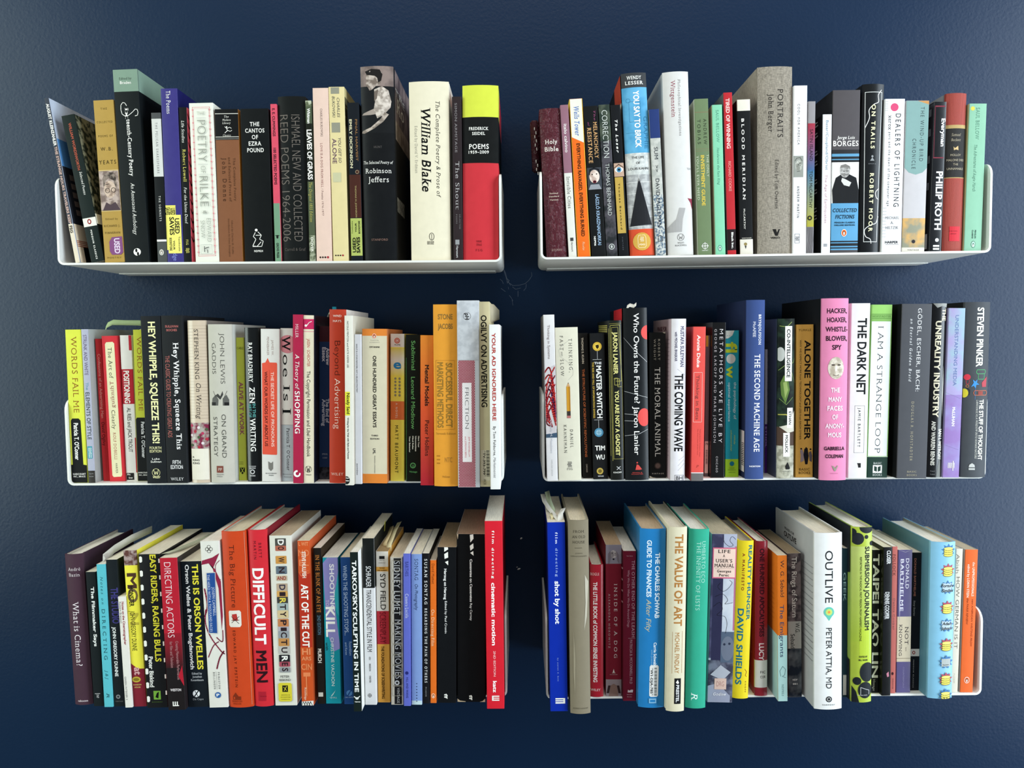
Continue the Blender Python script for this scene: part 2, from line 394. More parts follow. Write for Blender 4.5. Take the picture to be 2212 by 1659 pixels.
    X = lambda xf, side: (xf - .5) * w if not side else xf * d
    Z = lambda t: H * (1 - t)
    groups = {}; order = []
    for it in items if False else rest:
        k = it[0]; polys = []
        if k == 'v':
            _, t0, t1, xc, hh, text, c, sty, side = it
            tp = set_text(text, sty); xs = [p[0] for q in tp for p in q]
            if not xs: continue
            x0, x1 = min(xs), max(xs); L = (t1 - t0) * H; S = L / (x1 - x0); ref = w if not side else d
            V = hh * ref / CAPH['r']; cx = X(xc, side); sp = colspec(c)
            for q in tp:
                if '^' in sty: pts = [(cx - (y - CAPH['r'] / 2) * V, Z(t1) + (x - x0) * S) for x, y in q]
                else: pts = [(cx + (y - CAPH['r'] / 2) * V, Z(t0) - (x - x0) * S) for x, y in q]
                if side == 'L': pts = [(2 * cx - a, b) for a, b in pts]
                polys.append((pts, sp, (0, 1)))
            o = link('lettering', place(polys, side).mesh('lettering'), root, 'ink'); continue
        if k == 'h':
            _, t, ww, hh, text, c, sty, xc, side = it
            tp = set_text(text, sty); xs = [p[0] for q in tp for p in q]
            if not xs: continue
            ref = w if not side else d
            x0, x1 = min(xs), max(xs); S = ww * ref / (x1 - x0); V = hh * w / CAPH['r'] if not side else hh * w / CAPH['r']; cx = X(xc, side); sp = colspec(c)
            for q in tp:
                pts = [((x - (x0 + x1) / 2) * S, Z(t) + (y - CAPH['r'] / 2) * V) for x, y in q]
                pts = [((cx - a) if side == 'L' else (cx + a), b) for a, b in pts]
                polys.append((pts, sp, (0, 1)))
            link('lettering', place(polys, side).mesh('lettering'), root, 'ink'); continue
        if k == 'r':
            _, a, b, t0, t1, c, name, side = it
            polys.append(([(X(a, side), Z(t1)), (X(b, side), Z(t1)), (X(b, side), Z(t0)), (X(a, side), Z(t0))], colspec(c), (t0, t1)))
        elif k == 'c':
            _, x, t, rx, ry, c, name, side = it
            ref = w if not side else d
            q = circle(X(x, side), Z(t), rx * ref, ry * ref, 20 if rx * ref > .002 else 10); polys.append((q, colspec(c), (0, 1)))
        elif k == 'o':
            _, x, t, rx, ry, th, c, name, side = it
            ref = w if not side else d; q = circle(X(x, side), Z(t), rx * ref, ry * ref, 18); q.append(q[0])
            for s in stroke(q, th * ref): polys.append((s, colspec(c), (0, 1)))
        elif k == 'p':
            _, pts, c, name, side = it
            q = [(X(a, side), Z(b)) for a, b in pts]
            for tri in tessellate_polygon([[Vector((a * 1000, b * 1000, 0)) for a, b in q]]): polys.append(([q[i] for i in tri], colspec(c), (0, 1)))
        elif k == 'l':
            _, pts, th, c, name, side = it
            ref = w if not side else .12
            q = [(X(a, side), Z(b)) for a, b in pts]
            if name in ('puzzle_line', 'path_line', 'coil_line', 'swirl_line'): q = smooth(q)
            for s in stroke(q, th * ref): polys.append((s, colspec(c), (0, 1)))
        elif k == 'd':
            _, xa, xb, ta, tb_, r, c, bg = it; name = 'dot_pattern'; side = ''
            polys.append(([(X(xa, ''), Z(tb_)), (X(xb, ''), Z(tb_)), (X(xb, ''), Z(ta)), (X(xa, ''), Z(ta))], colspec(bg), (0, 1)))
            link('pattern_ground', place(polys, '').mesh('pattern_ground'), root, 'ink'); polys = []
            R = r * w; zz = Z(ta) - R; row = 0; sp = colspec(c)
            while zz > Z(tb_) + R:
                xx = X(xa, '') + R * (1 if row % 2 else 2.25)
                while xx < X(xb, '') - R * .8: polys.append((circle(xx, zz, R, R, 6), sp, (0, 1))); xx += R * 2.5
                zz -= R * 2.15; row += 1
        # a wrapped counter-clockwise order keeps normals outward on the spine
        fixed = []
        for pts, sp, rg in polys:
            ar = sum(pts[i - 1][0] * pts[i][1] - pts[i][0] * pts[i - 1][1] for i in range(len(pts)))
            if (ar < 0) != (side == 'L'): pts = pts[::-1]
            fixed.append((pts, sp, rg))
        out = place(fixed, side)
        if not out.v: continue
        # print that touches earlier print of the same kind belongs to the same picture; apart, it is a piece of its own
        bb = [min(p[i] for p in out.v) for i in range(3)] + [max(p[i] for p in out.v) for i in range(3)]
        for g, gb, gn in order:
            if gn == name and all(bb[i] - .0022 <= gb[i + 3] and gb[i] - .0022 <= bb[i + 3] for i in range(3)):
                b0 = len(g.v); g.v += out.v; g.f += [tuple(i + b0 for i in f) for f in out.f]; g.c += out.c
                for i in range(3): gb[i] = min(gb[i], bb[i]); gb[i + 3] = max(gb[i + 3], bb[i + 3])
                break
        else: order.append((out, bb, name))
    for g, gb, gn in order: link(gn, g.mesh(gn), root, 'ink')
    return root
def slice_x(pts, xs):
    """Cut a polygon by vertical lines (for wrapping print round a curved spine)."""
    res = [pts]
    for c in xs:
        nxt = []
        for q in res:
            a = clip(q, c, 1); b = clip(q, c, -1)
            if len(a) >= 3: nxt.append(a)
            if len(b) >= 3: nxt.append(b)
        res = nxt
    return res
def clip(q, c, s):
    out = []
    for i in range(len(q)):
        a, b = q[i - 1], q[i]; ia = (a[0] - c) * s <= 0; ib = (b[0] - c) * s <= 0
        if ia != ib:
            t = (c - a[0]) / (b[0] - a[0]); out.append((c, a[1] + t * (b[1] - a[1])))
        if ib: out.append(b)
    return out if max([p[0] for p in out], default=0) - min([p[0] for p in out], default=0) > 1e-7 else []

# ------------------------------------------------------------------ the wall
def box(name, lo, hi, mat, parent=None, bevel=0):
    bm = bmesh.new(); bmesh.ops.create_cube(bm, size=1)
    for v in bm.verts: v.co = Vector([lo[i] + (v.co[i] + .5) * (hi[i] - lo[i]) for i in range(3)])
    if bevel: bmesh.ops.bevel(bm, geom=list(bm.edges), offset=bevel, segments=2, affect='EDGES')
    me = bpy.data.meshes.new(name); bm.to_mesh(me); bm.free(); return link(name, me, parent, mat)
tag(box('wall_back', (-3.2, WALL_Y, -1.5), (3.2, WALL_Y + .1, 1.4), 'navy_wall_paint'), kind='structure')

# ------------------------------------------------------------------ the shelves
def shelf_tray(name, x, z, tilt, label):
    root = bpy.data.objects.new('wall_shelf', None); COL.objects.link(root); root.location = (x, 0, z); root.rotation_euler = (0, -tilt, 0)
    tag(root, label, 'shelf', 'white steel wall shelves')
    W = .6; Hf = FLANGE_H; R = .0075; T = SHEET; D = WALL_Y - .0002
    def path(rad, off, top):  # U outline
        pts = []
        for s in range(9): pts.append((off, top - (top - rad - off * 0) * s / 8))
        for s in range(1, 7):
            a = math.pi / 2 * s / 6; pts.append((off + (rad - off) * (1 - math.cos(a)), off + (rad - off) * (1 - math.sin(a)) + (rad - rad)))
        right = [(W - a, b) for a, b in pts[::-1]]
        return pts + [(W * .25, off), (W * .5, off), (W * .75, off)] + right
    yl = [0, .0006, .002, .0045, .008, .012, .016, .04, .09, .13, D]
    bm = bmesh.new(); O = []; I = []; Rc = .016
    for y in yl:
        cut = Rc - math.sqrt(max(Rc * Rc - max(Rc - y, 0) ** 2, 0)) if y < Rc else 0
        po = path(R + .001, 0, Hf - cut); pi = path(R + .001, T, Hf - cut)
        pi = [(a, b) for a, b in pi]
        O.append([bm.verts.new((a, y, b)) for a, b in po]); I.append([bm.verts.new((a, y, b)) for a, b in pi])
    n = len(O[0])
    for k in range(len(yl) - 1):
        for i in range(n - 1):
            bm.faces.new((O[k][i], O[k + 1][i], O[k + 1][i + 1], O[k][i + 1])); bm.faces.new((I[k][i + 1], I[k + 1][i + 1], I[k + 1][i], I[k][i]))
        bm.faces.new((O[k][0], I[k][0], I[k + 1][0], O[k + 1][0])); bm.faces.new((O[k][n - 1], O[k + 1][n - 1], I[k + 1][n - 1], I[k][n - 1]))
    for i in range(n - 1):
        bm.faces.new((O[0][i], O[0][i + 1], I[0][i + 1], I[0][i])); bm.faces.new((O[-1][i + 1], O[-1][i], I[-1][i], I[-1][i + 1]))
    bmesh.ops.recalc_face_normals(bm, faces=bm.faces)
    me = bpy.data.meshes.new('tray'); bm.to_mesh(me); bm.free()
    me.polygons.foreach_set('use_smooth', [True] * len(me.polygons))
    bm = bmesh.new(); bm.from_mesh(me)
    for e in bm.edges:
        if len(e.link_faces) == 2 and e.calc_face_angle(0) > .5: e.smooth = False
    bm.to_mesh(me); bm.free()
    link('tray', me, root, 'white_steel')
    box('mounting_rail', (.0125, WALL_Y - .034, -.0013), (W - .0125, WALL_Y - .0002, .0), 'white_steel', root, .0006)
    return root
SHELVES = {
    'upper left': (-.6242,.1055,-.00468),
    'upper right': (.0284,.1052,.00349),
    'middle left': (-.6243,-.1955,-.00057),
    'middle right': (.0286,-.1955,-.00169),
    'lower left': (-.6231,-.4968,-.00000),
    'lower right': (.0308,-.5005,.00413),
}
# shelf, spine centre along shelf (m), spine distance in front of (-) / behind (+) the shelf edge, width, height, depth, lean (rad), binding, colour, options, label, print on the spine
BOOKS = [
 ('upper left',.0247,.0040,.0059,.2217,.1463,-.1525,'p','#3a3f48',{'sr':'#b9c3d3'},'thin leaning paperback with pale sky cover, leftmost book on the upper left shelf',
  [('v',.033,.287,.5,.62,'AUGUST KLEINZAHLER','#ecebe4','b',''),('v',.292,.762,.5,.55,'THE STRANGE HOURS TRAVELERS KEEP','#c9a99d','b',''),('r',0,1,.762,1.0,'#d9cdb8',CA,''),('v',.773,.817,.5,.6,'FSG','#0b0d0e','b',''),('r',.0,1,.002,.25,'#b9c3d3',CA,'R'),('r',0,1,.242,.417,'#4f86bd',CA,'R'),('c',.3,.367,.12,.12,'#2c4f78',CA,'R'),('c',.6,.325,.14,.14,'#bcd0e4',CA,'R'),('r',0,1,.408,.762,'#23252b',CA,'R'),('r',.1,.19,.45,.485,'#6a5c55',CA,'R'),('r',.1,.19,.504,.539,'#6a5c55',CA,'R'),('r',.1,.19,.558,.593,'#6a5c55',CA,'R'),('r',.1,.19,.613,.647,'#6a5c55',CA,'R'),('r',.1,.19,.667,.702,'#6a5c55',CA,'R'),('r',.26,.35,.45,.485,'#6a5c55',CA,'R'),('r',.26,.35,.504,.539,'#6a5c55',CA,'R'),('r',.26,.35,.558,.593,'#6a5c55',CA,'R'),('r',.26,.35,.613,.647,'#6a5c55',CA,'R'),('r',.26,.35,.667,.702,'#6a5c55',CA,'R'),('r',.42,.51,.45,.485,'#6a5c55',CA,'R'),('r',.42,.51,.504,.539,'#6a5c55',CA,'R'),('r',.42,.51,.558,.593,'#6a5c55',CA,'R'),('r',.42,.51,.613,.647,'#6a5c55',CA,'R'),('r',.42,.51,.667,.702,'#6a5c55',CA,'R'),('r',.58,.6699999999999999,.45,.485,'#6a5c55',CA,'R'),('r',.58,.6699999999999999,.504,.539,'#6a5c55',CA,'R'),('r',.58,.6699999999999999,.558,.593,'#6a5c55',CA,'R'),('r',.58,.6699999999999999,.613,.647,'#6a5c55',CA,'R'),('r',.58,.6699999999999999,.667,.702,'#6a5c55',CA,'R'),('r',.74,.83,.45,.485,'#6a5c55',CA,'R'),('r',.74,.83,.504,.539,'#6a5c55',CA,'R'),('r',.74,.83,.558,.593,'#6a5c55',CA,'R'),('r',.74,.83,.613,.647,'#6a5c55',CA,'R'),('r',.74,.83,.667,.702,'#6a5c55',CA,'R'),('r',0,1,.762,1.0,'#e6d3b6',CA,'R'),('o',.34,.95,.16,.16,.06,'#0b0d0e',CA,'R'),('r',.1,.17,.9,1.0,'#0b0d0e',CA,'R'),('l', [(.0,.867),(.5,.858),(1.0,.871)], .01,'#a85f4a',CA,'R'),('l', [(.0,.877),(.5,.869),(1.0,.882)], .01,'#a85f4a',CA,'R'),('l', [(.0,.888),(.5,.88),(1.0,.892)], .01,'#a85f4a',CA,'R'),('l', [(.0,.899),(.5,.891),(1.0,.903)], .01,'#a85f4a',CA,'R')]),
 ('upper left',.0519,.0040,.0178,.1984,.1310,-.1673,'p','#16201e',{'sr':'#141a18'},'black paperback tilting left with a white band, second on the upper left shelf',
  [('v',.053,.373,.52,.19,'WILLIAM WORDSWORTH','#a8503c','b',''),('v',.385,.542,.6,.2,'Selected Poems','#ecebe4','if',''),('r',0,1,.698,.756,'#dfdcd2',CA,''),('c',.5,.724,.15,.2,'#8e2f2b',EM,''),('c',.5,.724,.07,.11,'#ecebe4',EM,''),('v',.781,.98,.5,.12,'PENGUIN CLASSICS','#ecebe4','bw',''),('r',0,1,.0,.675,'N#1d241c,#71705a,60',CA,'R'),('r',0,1,.675,.744,'#dfdcc8',CA,'R')]),
 ('upper left',.0755,.0040,.0271,.2159,.1425,-.0371,'p','#a98a46',{},'gold paperback with a sepia portrait photo mid-spine, upper left shelf',
  [('h',.052,.32,.1,'THE','#5b4a1f','w',.5,''),('h',.133,.78,.1,'COLLECTED','#5b4a1f','w',.5,''),('h',.219,.72,.1,'POEMS OF','#5b4a1f','w',.5,''),('h',.298,.6,.17,'W.B.','#4a3c1a','w',.5,''),('h',.379,.85,.19,'YEATS','#4a3c1a','w',.5,''),('r',0,1,.427,.682,'#c9b07a',CA,''),('r',.02,1,.433,.677,'N#77665f,#b3a198,45','portrait',''),('c',.52,.547,.3,.42,'N#c6b09e,#927c6e,60','portrait',''),('p', [(.22,.531),(.18,.481),(.3,.454),(.5,.441),(.74,.444),(.86,.473),(.88,.539),(.8,.527),(.74,.493),(.5,.479),(.34,.492),(.27,.522)], 'N#3e3632,#8a7c72,60','portrait',''),('o',.4,.554,.11,.11,.025,'#1c1a1a','portrait',''),('o',.7,.552,.11,.11,.025,'#1c1a1a','portrait',''),('l', [(.3,.518),(.5,.514)], .025,'#2b2624','portrait',''),('l', [(.45,.61),(.62,.607)], .02,'#5d3e36','portrait',''),('p', [(.1,.677),(.3,.626),(.5,.643),(.75,.626),(1.0,.677)], '#4b3c42','portrait',''),('h',.729,.6,.09,'Edited by','#6b5626','w',.5,''),('h',.772,.8,.1,'RICHARD J.','#5b4a1f','w',.5,''),('h',.815,.75,.1,'FINNERAN','#5b4a1f','w',.5,''),('p', [(.3,.872),(.45,.843),(.95,.84),(.97,.938),(.85,.953),(.4,.952),(.3,.93)], '#7d4a78','sticker',''),('v',.851,.945,.68,.26,'USED','#d9c9dc','b',''),('h',.97,.7,.08,'POETRY','#6b5626','w',.5,'')]),
 ('upper left',.1059,.0040,.0332,.2558,.1607,-.0305,'p','#14191a',{'sr':'#101415'},'thick black paperback with sage green top band and swashed white title, upper left shelf',
  [('r',0,1,.0,.113,'#78907f',CA,''),('r',0,1,.0,.113,'#7d9685',CA,'R'),('h',.046,.5,.09,'Edited by','#3b4a40','f',.5,''),('h',.067,.45,.11,'Braden','#ecebe4','bf',.5,''),('v',.256,.551,.52,.17,'teenth-Century Poetry','#ecebe4','bf',''),('l', [(.48,.186),(.42,.172),(.33,.169),(.25,.182),(.24,.207),(.28,.228),(.4,.24),(.52,.237),(.62,.228),(.72,.218),(.82,.205),(.9,.207),(.93,.221),(.9,.237),(.8,.24)], .022,'#ecebe4',CA,''),('v',.196,.254,.48,.15,'ix','#ecebe4','bf',''),('v',.585,.857,.52,.15,'An Annotated Anthology','#ecebe4','if',''),('c',.53,.946,.15,.15,'#ecebe4',EM,''),('c',.5,.938,.045,.08,'#0b0d0e',EM,''),('c',.56,.956,.045,.08,'#0b0d0e',EM,''),('v',.094,.124,.62,.05,'Blackwell','#ecebe4','f','R')]),
 ('upper left',.1404,.0040,.0130,.1990,.1313,-.0133,'p','#15181a',{'sr':'#191c1d'},'small black and light grey paperback with a seabird oval foot, upper left shelf',
  [('r',0,1,.0,.04,'#4b4d4e',CA,''),('r',0,1,.04,.424,'#c9cac6',CA,''),('v',.065,.402,.5,.22,'THE PELICAN SHAKESPEARE','#55565a','fw',''),('v',.553,.722,.5,.2,'THE SONNETS','#ecebe4','fw',''),('r',0,1,.846,.859,'#ecebe4',CA,''),('r',0,1,.859,1.0,'#4a4d4c',CA,''),('c',.45,.932,.23,.3,'#ecebe4',EM,''),('c',.45,.932,.2,.26,'#b9b2a4',EM,''),('c',.45,.934,.1,.18,'#0b0d0e',EM,''),('c',.45,.935,.064,.14,'#ecebe4',EM,'')]),
 ('upper left',.1584,.0040,.0223,.2306,.1522,-.0093,'p','#3a3577',{'sr':'#1b1b52','gloss':1},'purple-blue paperback with two overlapping yellow stickers near its foot, upper left shelf',
  [('v',.013,.143,.45,.26,'The Poems','#ecebe4','f',''),('r',-.02,.62,.669,.928,'#d9d066','sticker',''),('v',.686,.725,.45,.26,'USED','#0b0d0e','b',''),('v',.682,.725,.14,.26,'SAVES','#0b0d0e','b',''),('r',.1,.92,.725,.948,'#e6dc72','sticker',''),('v',.745,.834,.68,.26,'USED','#0b0d0e','b',''),('v',.737,.842,.36,.26,'SAVES','#0b0d0e','b',''),('v',.873,.928,.45,.1,'YOUR','#0b0d0e','b',''),('v',.858,.932,.25,.13,'BOOKSTORE','#0b0d0e','b',''),('v',.85,.936,.78,.1,'Textbooks','#4c4a2a','',''),('v',.948,.991,.5,.25,'dge','#7c84c8','','')]),
 ('upper left',.1750,.0040,.0104,.2059,.1359,-.0042,'p','#131516',{'sr':'#e0596a'},'thin black paperback with yellow and white script titles beside the white decorated one',
  [('v',.086,.227,.45,.36,'Life Studies','#ecebe4','if',''),('v',.269,.478,.5,.42,'Robert Lowell','#d8cf6a','f',''),('v',.513,.749,.5,.36,'For the Union Dead','#ecebe4','if',''),('v',.852,.887,.5,.3,'FSG','#d8cf6a','f',''),('l', [(.34,.908),(.412,.916),(.268,.923),(.412,.931),(.34,.939)], .056,'#d8cf6a',EM,''),('l', [(.5,.908),(.572,.916),(.428,.923),(.572,.931),(.5,.939)], .056,'#d8cf6a',EM,''),('l', [(.66,.908),(.732,.916),(.588,.923),(.732,.931),(.66,.939)], .056,'#d8cf6a',EM,''),('l', [(.0,.042),(.05,.068),(.1,.046),(.2,.086)], .02,'#191213',CA,'R'),('l', [(.0,.103),(.05,.129),(.1,.107),(.2,.147)], .02,'#191213',CA,'R'),('l', [(.0,.164),(.05,.19),(.1,.168),(.2,.208)], .02,'#191213',CA,'R'),('l', [(.0,.225),(.05,.251),(.1,.229),(.2,.269)], .02,'#191213',CA,'R'),('l', [(.0,.286),(.05,.312),(.1,.291),(.2,.33)], .02,'#191213',CA,'R'),('l', [(.0,.347),(.05,.373),(.1,.352),(.2,.391)], .02,'#191213',CA,'R'),('l', [(.0,.408),(.05,.435),(.1,.413),(.2,.452)], .02,'#191213',CA,'R'),('l', [(.0,.469),(.05,.496),(.1,.474),(.2,.513)], .02,'#191213',CA,'R'),('l', [(.0,.531),(.05,.557),(.1,.535),(.2,.574)], .02,'#191213',CA,'R'),('l', [(.0,.592),(.05,.618),(.1,.596),(.2,.635)], .02,'#191213',CA,'R'),('l', [(.0,.653),(.05,.679),(.1,.657),(.2,.696)], .02,'#191213',CA,'R'),('l', [(.0,.714),(.05,.74),(.1,.718),(.2,.757)], .02,'#191213',CA,'R'),('l', [(.0,.775),(.05,.801),(.1,.779),(.2,.818)], .02,'#191213',CA,'R'),('l', [(.0,.836),(.05,.862),(.1,.84),(.2,.88)], .02,'#191213',CA,'R')]),
 ('upper left',.2016,.0040,.0322,.2111,.1393,-.0134,'p','#dedfd2',{'sr':'#d5d6cb'},'white paperback with pink scalloped border and thin grey ornamental title, upper left shelf',
  [('l', [(.14,.026),(.86,.026),(.86,.962),(.14,.962),(.14,.026)], .018,'#d9828a',CA,''),('l', [(.18,.035),(.82,.035),(.82,.953),(.18,.953),(.18,.035)], .01,'#d9828a',CA,''),('c',.14,.042,.03,.03,'#d9828a','ornament',''),('c',.14,.082,.03,.03,'#d9828a','ornament',''),('c',.14,.123,.03,.03,'#d9828a','ornament',''),('c',.14,.164,.03,.03,'#d9828a','ornament',''),('c',.14,.204,.03,.03,'#d9828a','ornament',''),('c',.14,.245,.03,.03,'#d9828a','ornament',''),('c',.14,.286,.03,.03,'#d9828a','ornament',''),('c',.14,.327,.03,.03,'#d9828a','ornament',''),('c',.14,.367,.03,.03,'#d9828a','ornament',''),('c',.14,.408,.03,.03,'#d9828a','ornament',''),('c',.14,.449,.03,.03,'#d9828a','ornament',''),('c',.14,.489,.03,.03,'#d9828a','ornament',''),('c',.14,.53,.03,.03,'#d9828a','ornament',''),('c',.14,.571,.03,.03,'#d9828a','ornament',''),('c',.14,.612,.03,.03,'#d9828a','ornament',''),('c',.14,.652,.03,.03,'#d9828a','ornament',''),('c',.14,.693,.03,.03,'#d9828a','ornament',''),('c',.14,.734,.03,.03,'#d9828a','ornament',''),('c',.14,.774,.03,.03,'#d9828a','ornament',''),('c',.14,.815,.03,.03,'#d9828a','ornament',''),('c',.14,.856,.03,.03,'#d9828a','ornament',''),('c',.14,.897,.03,.03,'#d9828a','ornament',''),('c',.14,.937,.03,.03,'#d9828a','ornament',''),('c',.86,.042,.03,.03,'#d9828a','ornament',''),('c',.86,.082,.03,.03,'#d9828a','ornament',''),('c',.86,.123,.03,.03,'#d9828a','ornament',''),('c',.86,.164,.03,.03,'#d9828a','ornament',''),('c',.86,.204,.03,.03,'#d9828a','ornament',''),('c',.86,.245,.03,.03,'#d9828a','ornament',''),('c',.86,.286,.03,.03,'#d9828a','ornament',''),('c',.86,.327,.03,.03,'#d9828a','ornament',''),('c',.86,.367,.03,.03,'#d9828a','ornament',''),('c',.86,.408,.03,.03,'#d9828a','ornament',''),('c',.86,.449,.03,.03,'#d9828a','ornament',''),('c',.86,.489,.03,.03,'#d9828a','ornament',''),('c',.86,.53,.03,.03,'#d9828a','ornament',''),('c',.86,.571,.03,.03,'#d9828a','ornament',''),('c',.86,.612,.03,.03,'#d9828a','ornament',''),('c',.86,.652,.03,.03,'#d9828a','ornament',''),('c',.86,.693,.03,.03,'#d9828a','ornament',''),('c',.86,.734,.03,.03,'#d9828a','ornament',''),('c',.86,.774,.03,.03,'#d9828a','ornament',''),('c',.86,.815,.03,.03,'#d9828a','ornament',''),('c',.86,.856,.03,.03,'#d9828a','ornament',''),('c',.86,.897,.03,.03,'#d9828a','ornament',''),('c',.86,.937,.03,.03,'#d9828a','ornament',''),('h',.065,.34,.14,'THE','#9a9c92','t',.5,''),('l', [(.3,.094),(.7,.094)], .012,'#aaa',CA,''),('v',.108,.368,.5,.36,'POETRY','#8f9187','t',''),('v',.394,.439,.5,.2,'OF','#8f9187','t',''),('l', [(.3,.383),(.7,.383)], .012,'#aaa',CA,''),('l', [(.3,.447),(.7,.447)], .012,'#aaa',CA,''),('v',.459,.648,.5,.36,'RILKE','#8f9187','t',''),('h',.684,.2,.12,'&','#8f9187','',.5,''),('v',.724,.873,.64,.17,'EDWARD','#8f9187','t',''),('v',.737,.847,.38,.17,'SNOW','#8f9187','t',''),('l', [(.27,.891),(.73,.891),(.73,.949),(.27,.949),(.27,.891)], .01,'#9aa09a',CA,''),('l', [(.42,.902),(.42,.936)], .03,'#444',CA,''),('l', [(.42,.915),(.6,.907)], .03,'#444',CA,''),('l', [(.55,.924),(.55,.941)], .03,'#444',CA,'')]),
 ('upper left',.2337,.0040,.0313,.2029,.1339,-.0055,'p','#7d5137',{'sr':'#c78237'},'brown paperback with a black library label band at the top, upper left shelf',
  [('r',0,1,.0,.2,'#101112',CA,''),('r',0,1,.027,.032,'#b9b7ae',CA,''),('r',0,1,.178,.183,'#b9b7ae',CA,''),('r',0,1,.192,.194,'#b9b7ae',CA,''),('h',.049,.2,.09,'The','#d9d7ce','if',.5,''),('h',.07,.36,.09,'Modern','#d9d7ce','if',.5,''),('h',.09,.36,.09,'Library','#d9d7ce','if',.5,''),('h',.17,.34,.09,'Classics','#d9d7ce','if',.5,''),('c',.5,.116,.03,.03,'#ecebe4',EM,''),('l', [(.42,.114),(.5,.127),(.62,.118),(.7,.125)], .02,'#ecebe4',EM,''),('l', [(.5,.125),(.53,.14),(.42,.154)], .025,'#ecebe4',EM,''),('l', [(.53,.138),(.65,.145),(.72,.138)], .02,'#ecebe4',EM,''),('v',.317,.6,.34,.17,'John Donne','#452a1b','fw',''),('v',.317,.6,.78,.09,'The Complete Poetry','#53331f','f',''),('v',.314,.604,.57,.09,'and Selected Prose of','#53331f','f',''),('v',.728,.949,.6,.06,'Edited by Charles M. Coffin','#53331f','f',''),('v',.715,.966,.46,.06,'Introduction by Denis Donoghue','#53331f','f','')]),
 ('upper left',.2715,.0040,.0378,.2031,.1340,-.0066,'p','#0f1213',{'sr':'#17191a'},'black paperback with centred white capitals and a line-drawn seated figure, upper left shelf',
  [('h',.1,.34,.14,'THE','#ecebe4','bf',.5,''),('h',.142,.68,.14,'CANTOS','#ecebe4','bf',.5,''),('h',.184,.22,.14,'OF','#ecebe4','bf',.5,''),('h',.226,.46,.14,'EZRA','#ecebe4','bf',.5,''),('h',.269,.6,.14,'POUND','#ecebe4','bf',.5,''),('c',.44,.792,.05,.05,'#ecebe4',EM,''),('l', [(.4,.808),(.33,.834),(.42,.852),(.3,.896),(.45,.9),(.6,.87)], .022,'#ecebe4',EM,''),('l', [(.5,.804),(.62,.826),(.55,.852),(.68,.865),(.62,.9),(.3,.9)], .02,'#ecebe4',EM,''),('l', [(.42,.826),(.6,.826)], .02,'#ecebe4',EM,''),('h',.93,.32,.07,'NDP824','#ecebe4','bf',.5,'')]),
 ('upper left',.2977,.0040,.0083,.2090,.1379,-.0080,'p','#cf4e62',{},'thin pink paperback with green lower part and condensed dark title, upper left shelf',
  [('v',.027,.203,.5,.4,'E. E. CUMMINGS','#3a1a22','b',''),('v',.276,.509,.5,.42,'100 SELECTED POEMS','#3a1a22','b',''),('r',0,1,.627,1.0,'#6f9377',CA,''),('c',.5,.841,.18,.3,'#1c241f',EM,''),('l', [(.2,.833),(.8,.833)], .1,'#1c241f',EM,''),('v',.88,.977,.5,.36,'GROVE PRESS','#25332a','b','')]),
 ('upper left',.3210,.0040,.0375,.2191,.1446,-.0059,'h','#111414',{},'black hardcover with thin embossed-looking two-line lettering, upper left shelf',
  [('v',.111,.877,.64,.3,'ISHMAEL NEW AND COLLECTED','#6d665f','t',''),('v',.111,.877,.22,.3,'REED POEMS 1964-2006','#6d665f','t',''),('h',.926,.75,.1,'Carroll & Graf','#5a544f','f',.5,'')]),
 ('upper left',.3444,.0040,.0081,.2131,.1407,-.0066,'p','#4b5540',{},'thin green-black paperback with bold white condensed title next to the pink-beige one',
  [('r',0,1,.0,.036,'N#b2b8a0,#5c644c,80',CA,''),('v',.047,.141,.5,.45,'Whitman','#ecebe4','b',''),('r',0,1,.141,.501,'#191d16',CA,''),('v',.179,.489,.5,.75,'LEAVES OF GRASS','#f2f1e8','b',''),('v',.505,.753,.5,.5,'The Original 1855 Edition','#b8b25c','if',''),('r',0,1,.837,1.0,'N#9aa088,#4e5640,80',CA,''),('v',.849,.941,.5,.4,'DOVER','#e0e0d0','b','')]),
 ('upper left',.3603,.0040,.0211,.2294,.1514,-.0032,'p','#dbbfb0',{},'pinkish beige paperback with small dark title and four dots at its foot, upper left shelf',
  [('v',.118,.278,.52,.13,'CHARLES BUKOWSKI','#4c3a3a','f',''),('v',.315,.57,.48,.13,'LOVE IS A DOG FROM HELL','#7a3434','f',''),('v',.578,.734,.48,.12,'/ Poems 1974-1977','#6b4a48','f',''),('c',.25,.977,.06,.06,'#2b2320',EM,''),('c',.41,.977,.06,.06,'#2b2320',EM,''),('c',.57,.977,.06,.06,'#2b2320',EM,''),('c',.74,.977,.075,.075,'#9c2f38',EM,'')]),
 ('upper left',.3828,.0040,.0209,.2306,.1522,-.0085,'p','#d6c794',{'sr':'#b5a877'},'pale yellow paperback with grey squares and mauve lettering, upper left shelf',
  [('r',.14,.68,.003,.039,'#8b8a7a',CA,''),('v',.062,.174,.6,.17,'CHARLES','#5a5a52','i',''),('v',.053,.174,.3,.17,'BUKOWSKI','#5a5a52','i',''),('r',.14,.68,.203,.259,'#8b8a7a',CA,''),('v',.29,.433,.62,.17,'YOU GET SO','#5f5b55','i',''),('v',.294,.437,.28,.26,'ALONE','#5b4057','',''),('r',.14,.66,.489,.543,'#bdbb97',CA,''),('c',.18,.967,.05,.05,'#2b2320',EM,''),('c',.33,.967,.05,.05,'#2b2320',EM,''),('c',.48,.967,.05,.05,'#2b2320',EM,''),('c',.64,.967,.06,.06,'#9c2f38',EM,''),('r',.0,.5,.054,.101,'#5a563f',CA,'R'),('r',.0,.5,.112,.159,'#5a563f',CA,'R'),('r',.0,.5,.17,.217,'#5a563f',CA,'R')]),
 ('upper left',.4045,.0040,.0152,.2098,.1384,-.0091,'p','#14191f',{},'dark paperback with a green sticker foot, left of the seated man hardcover',
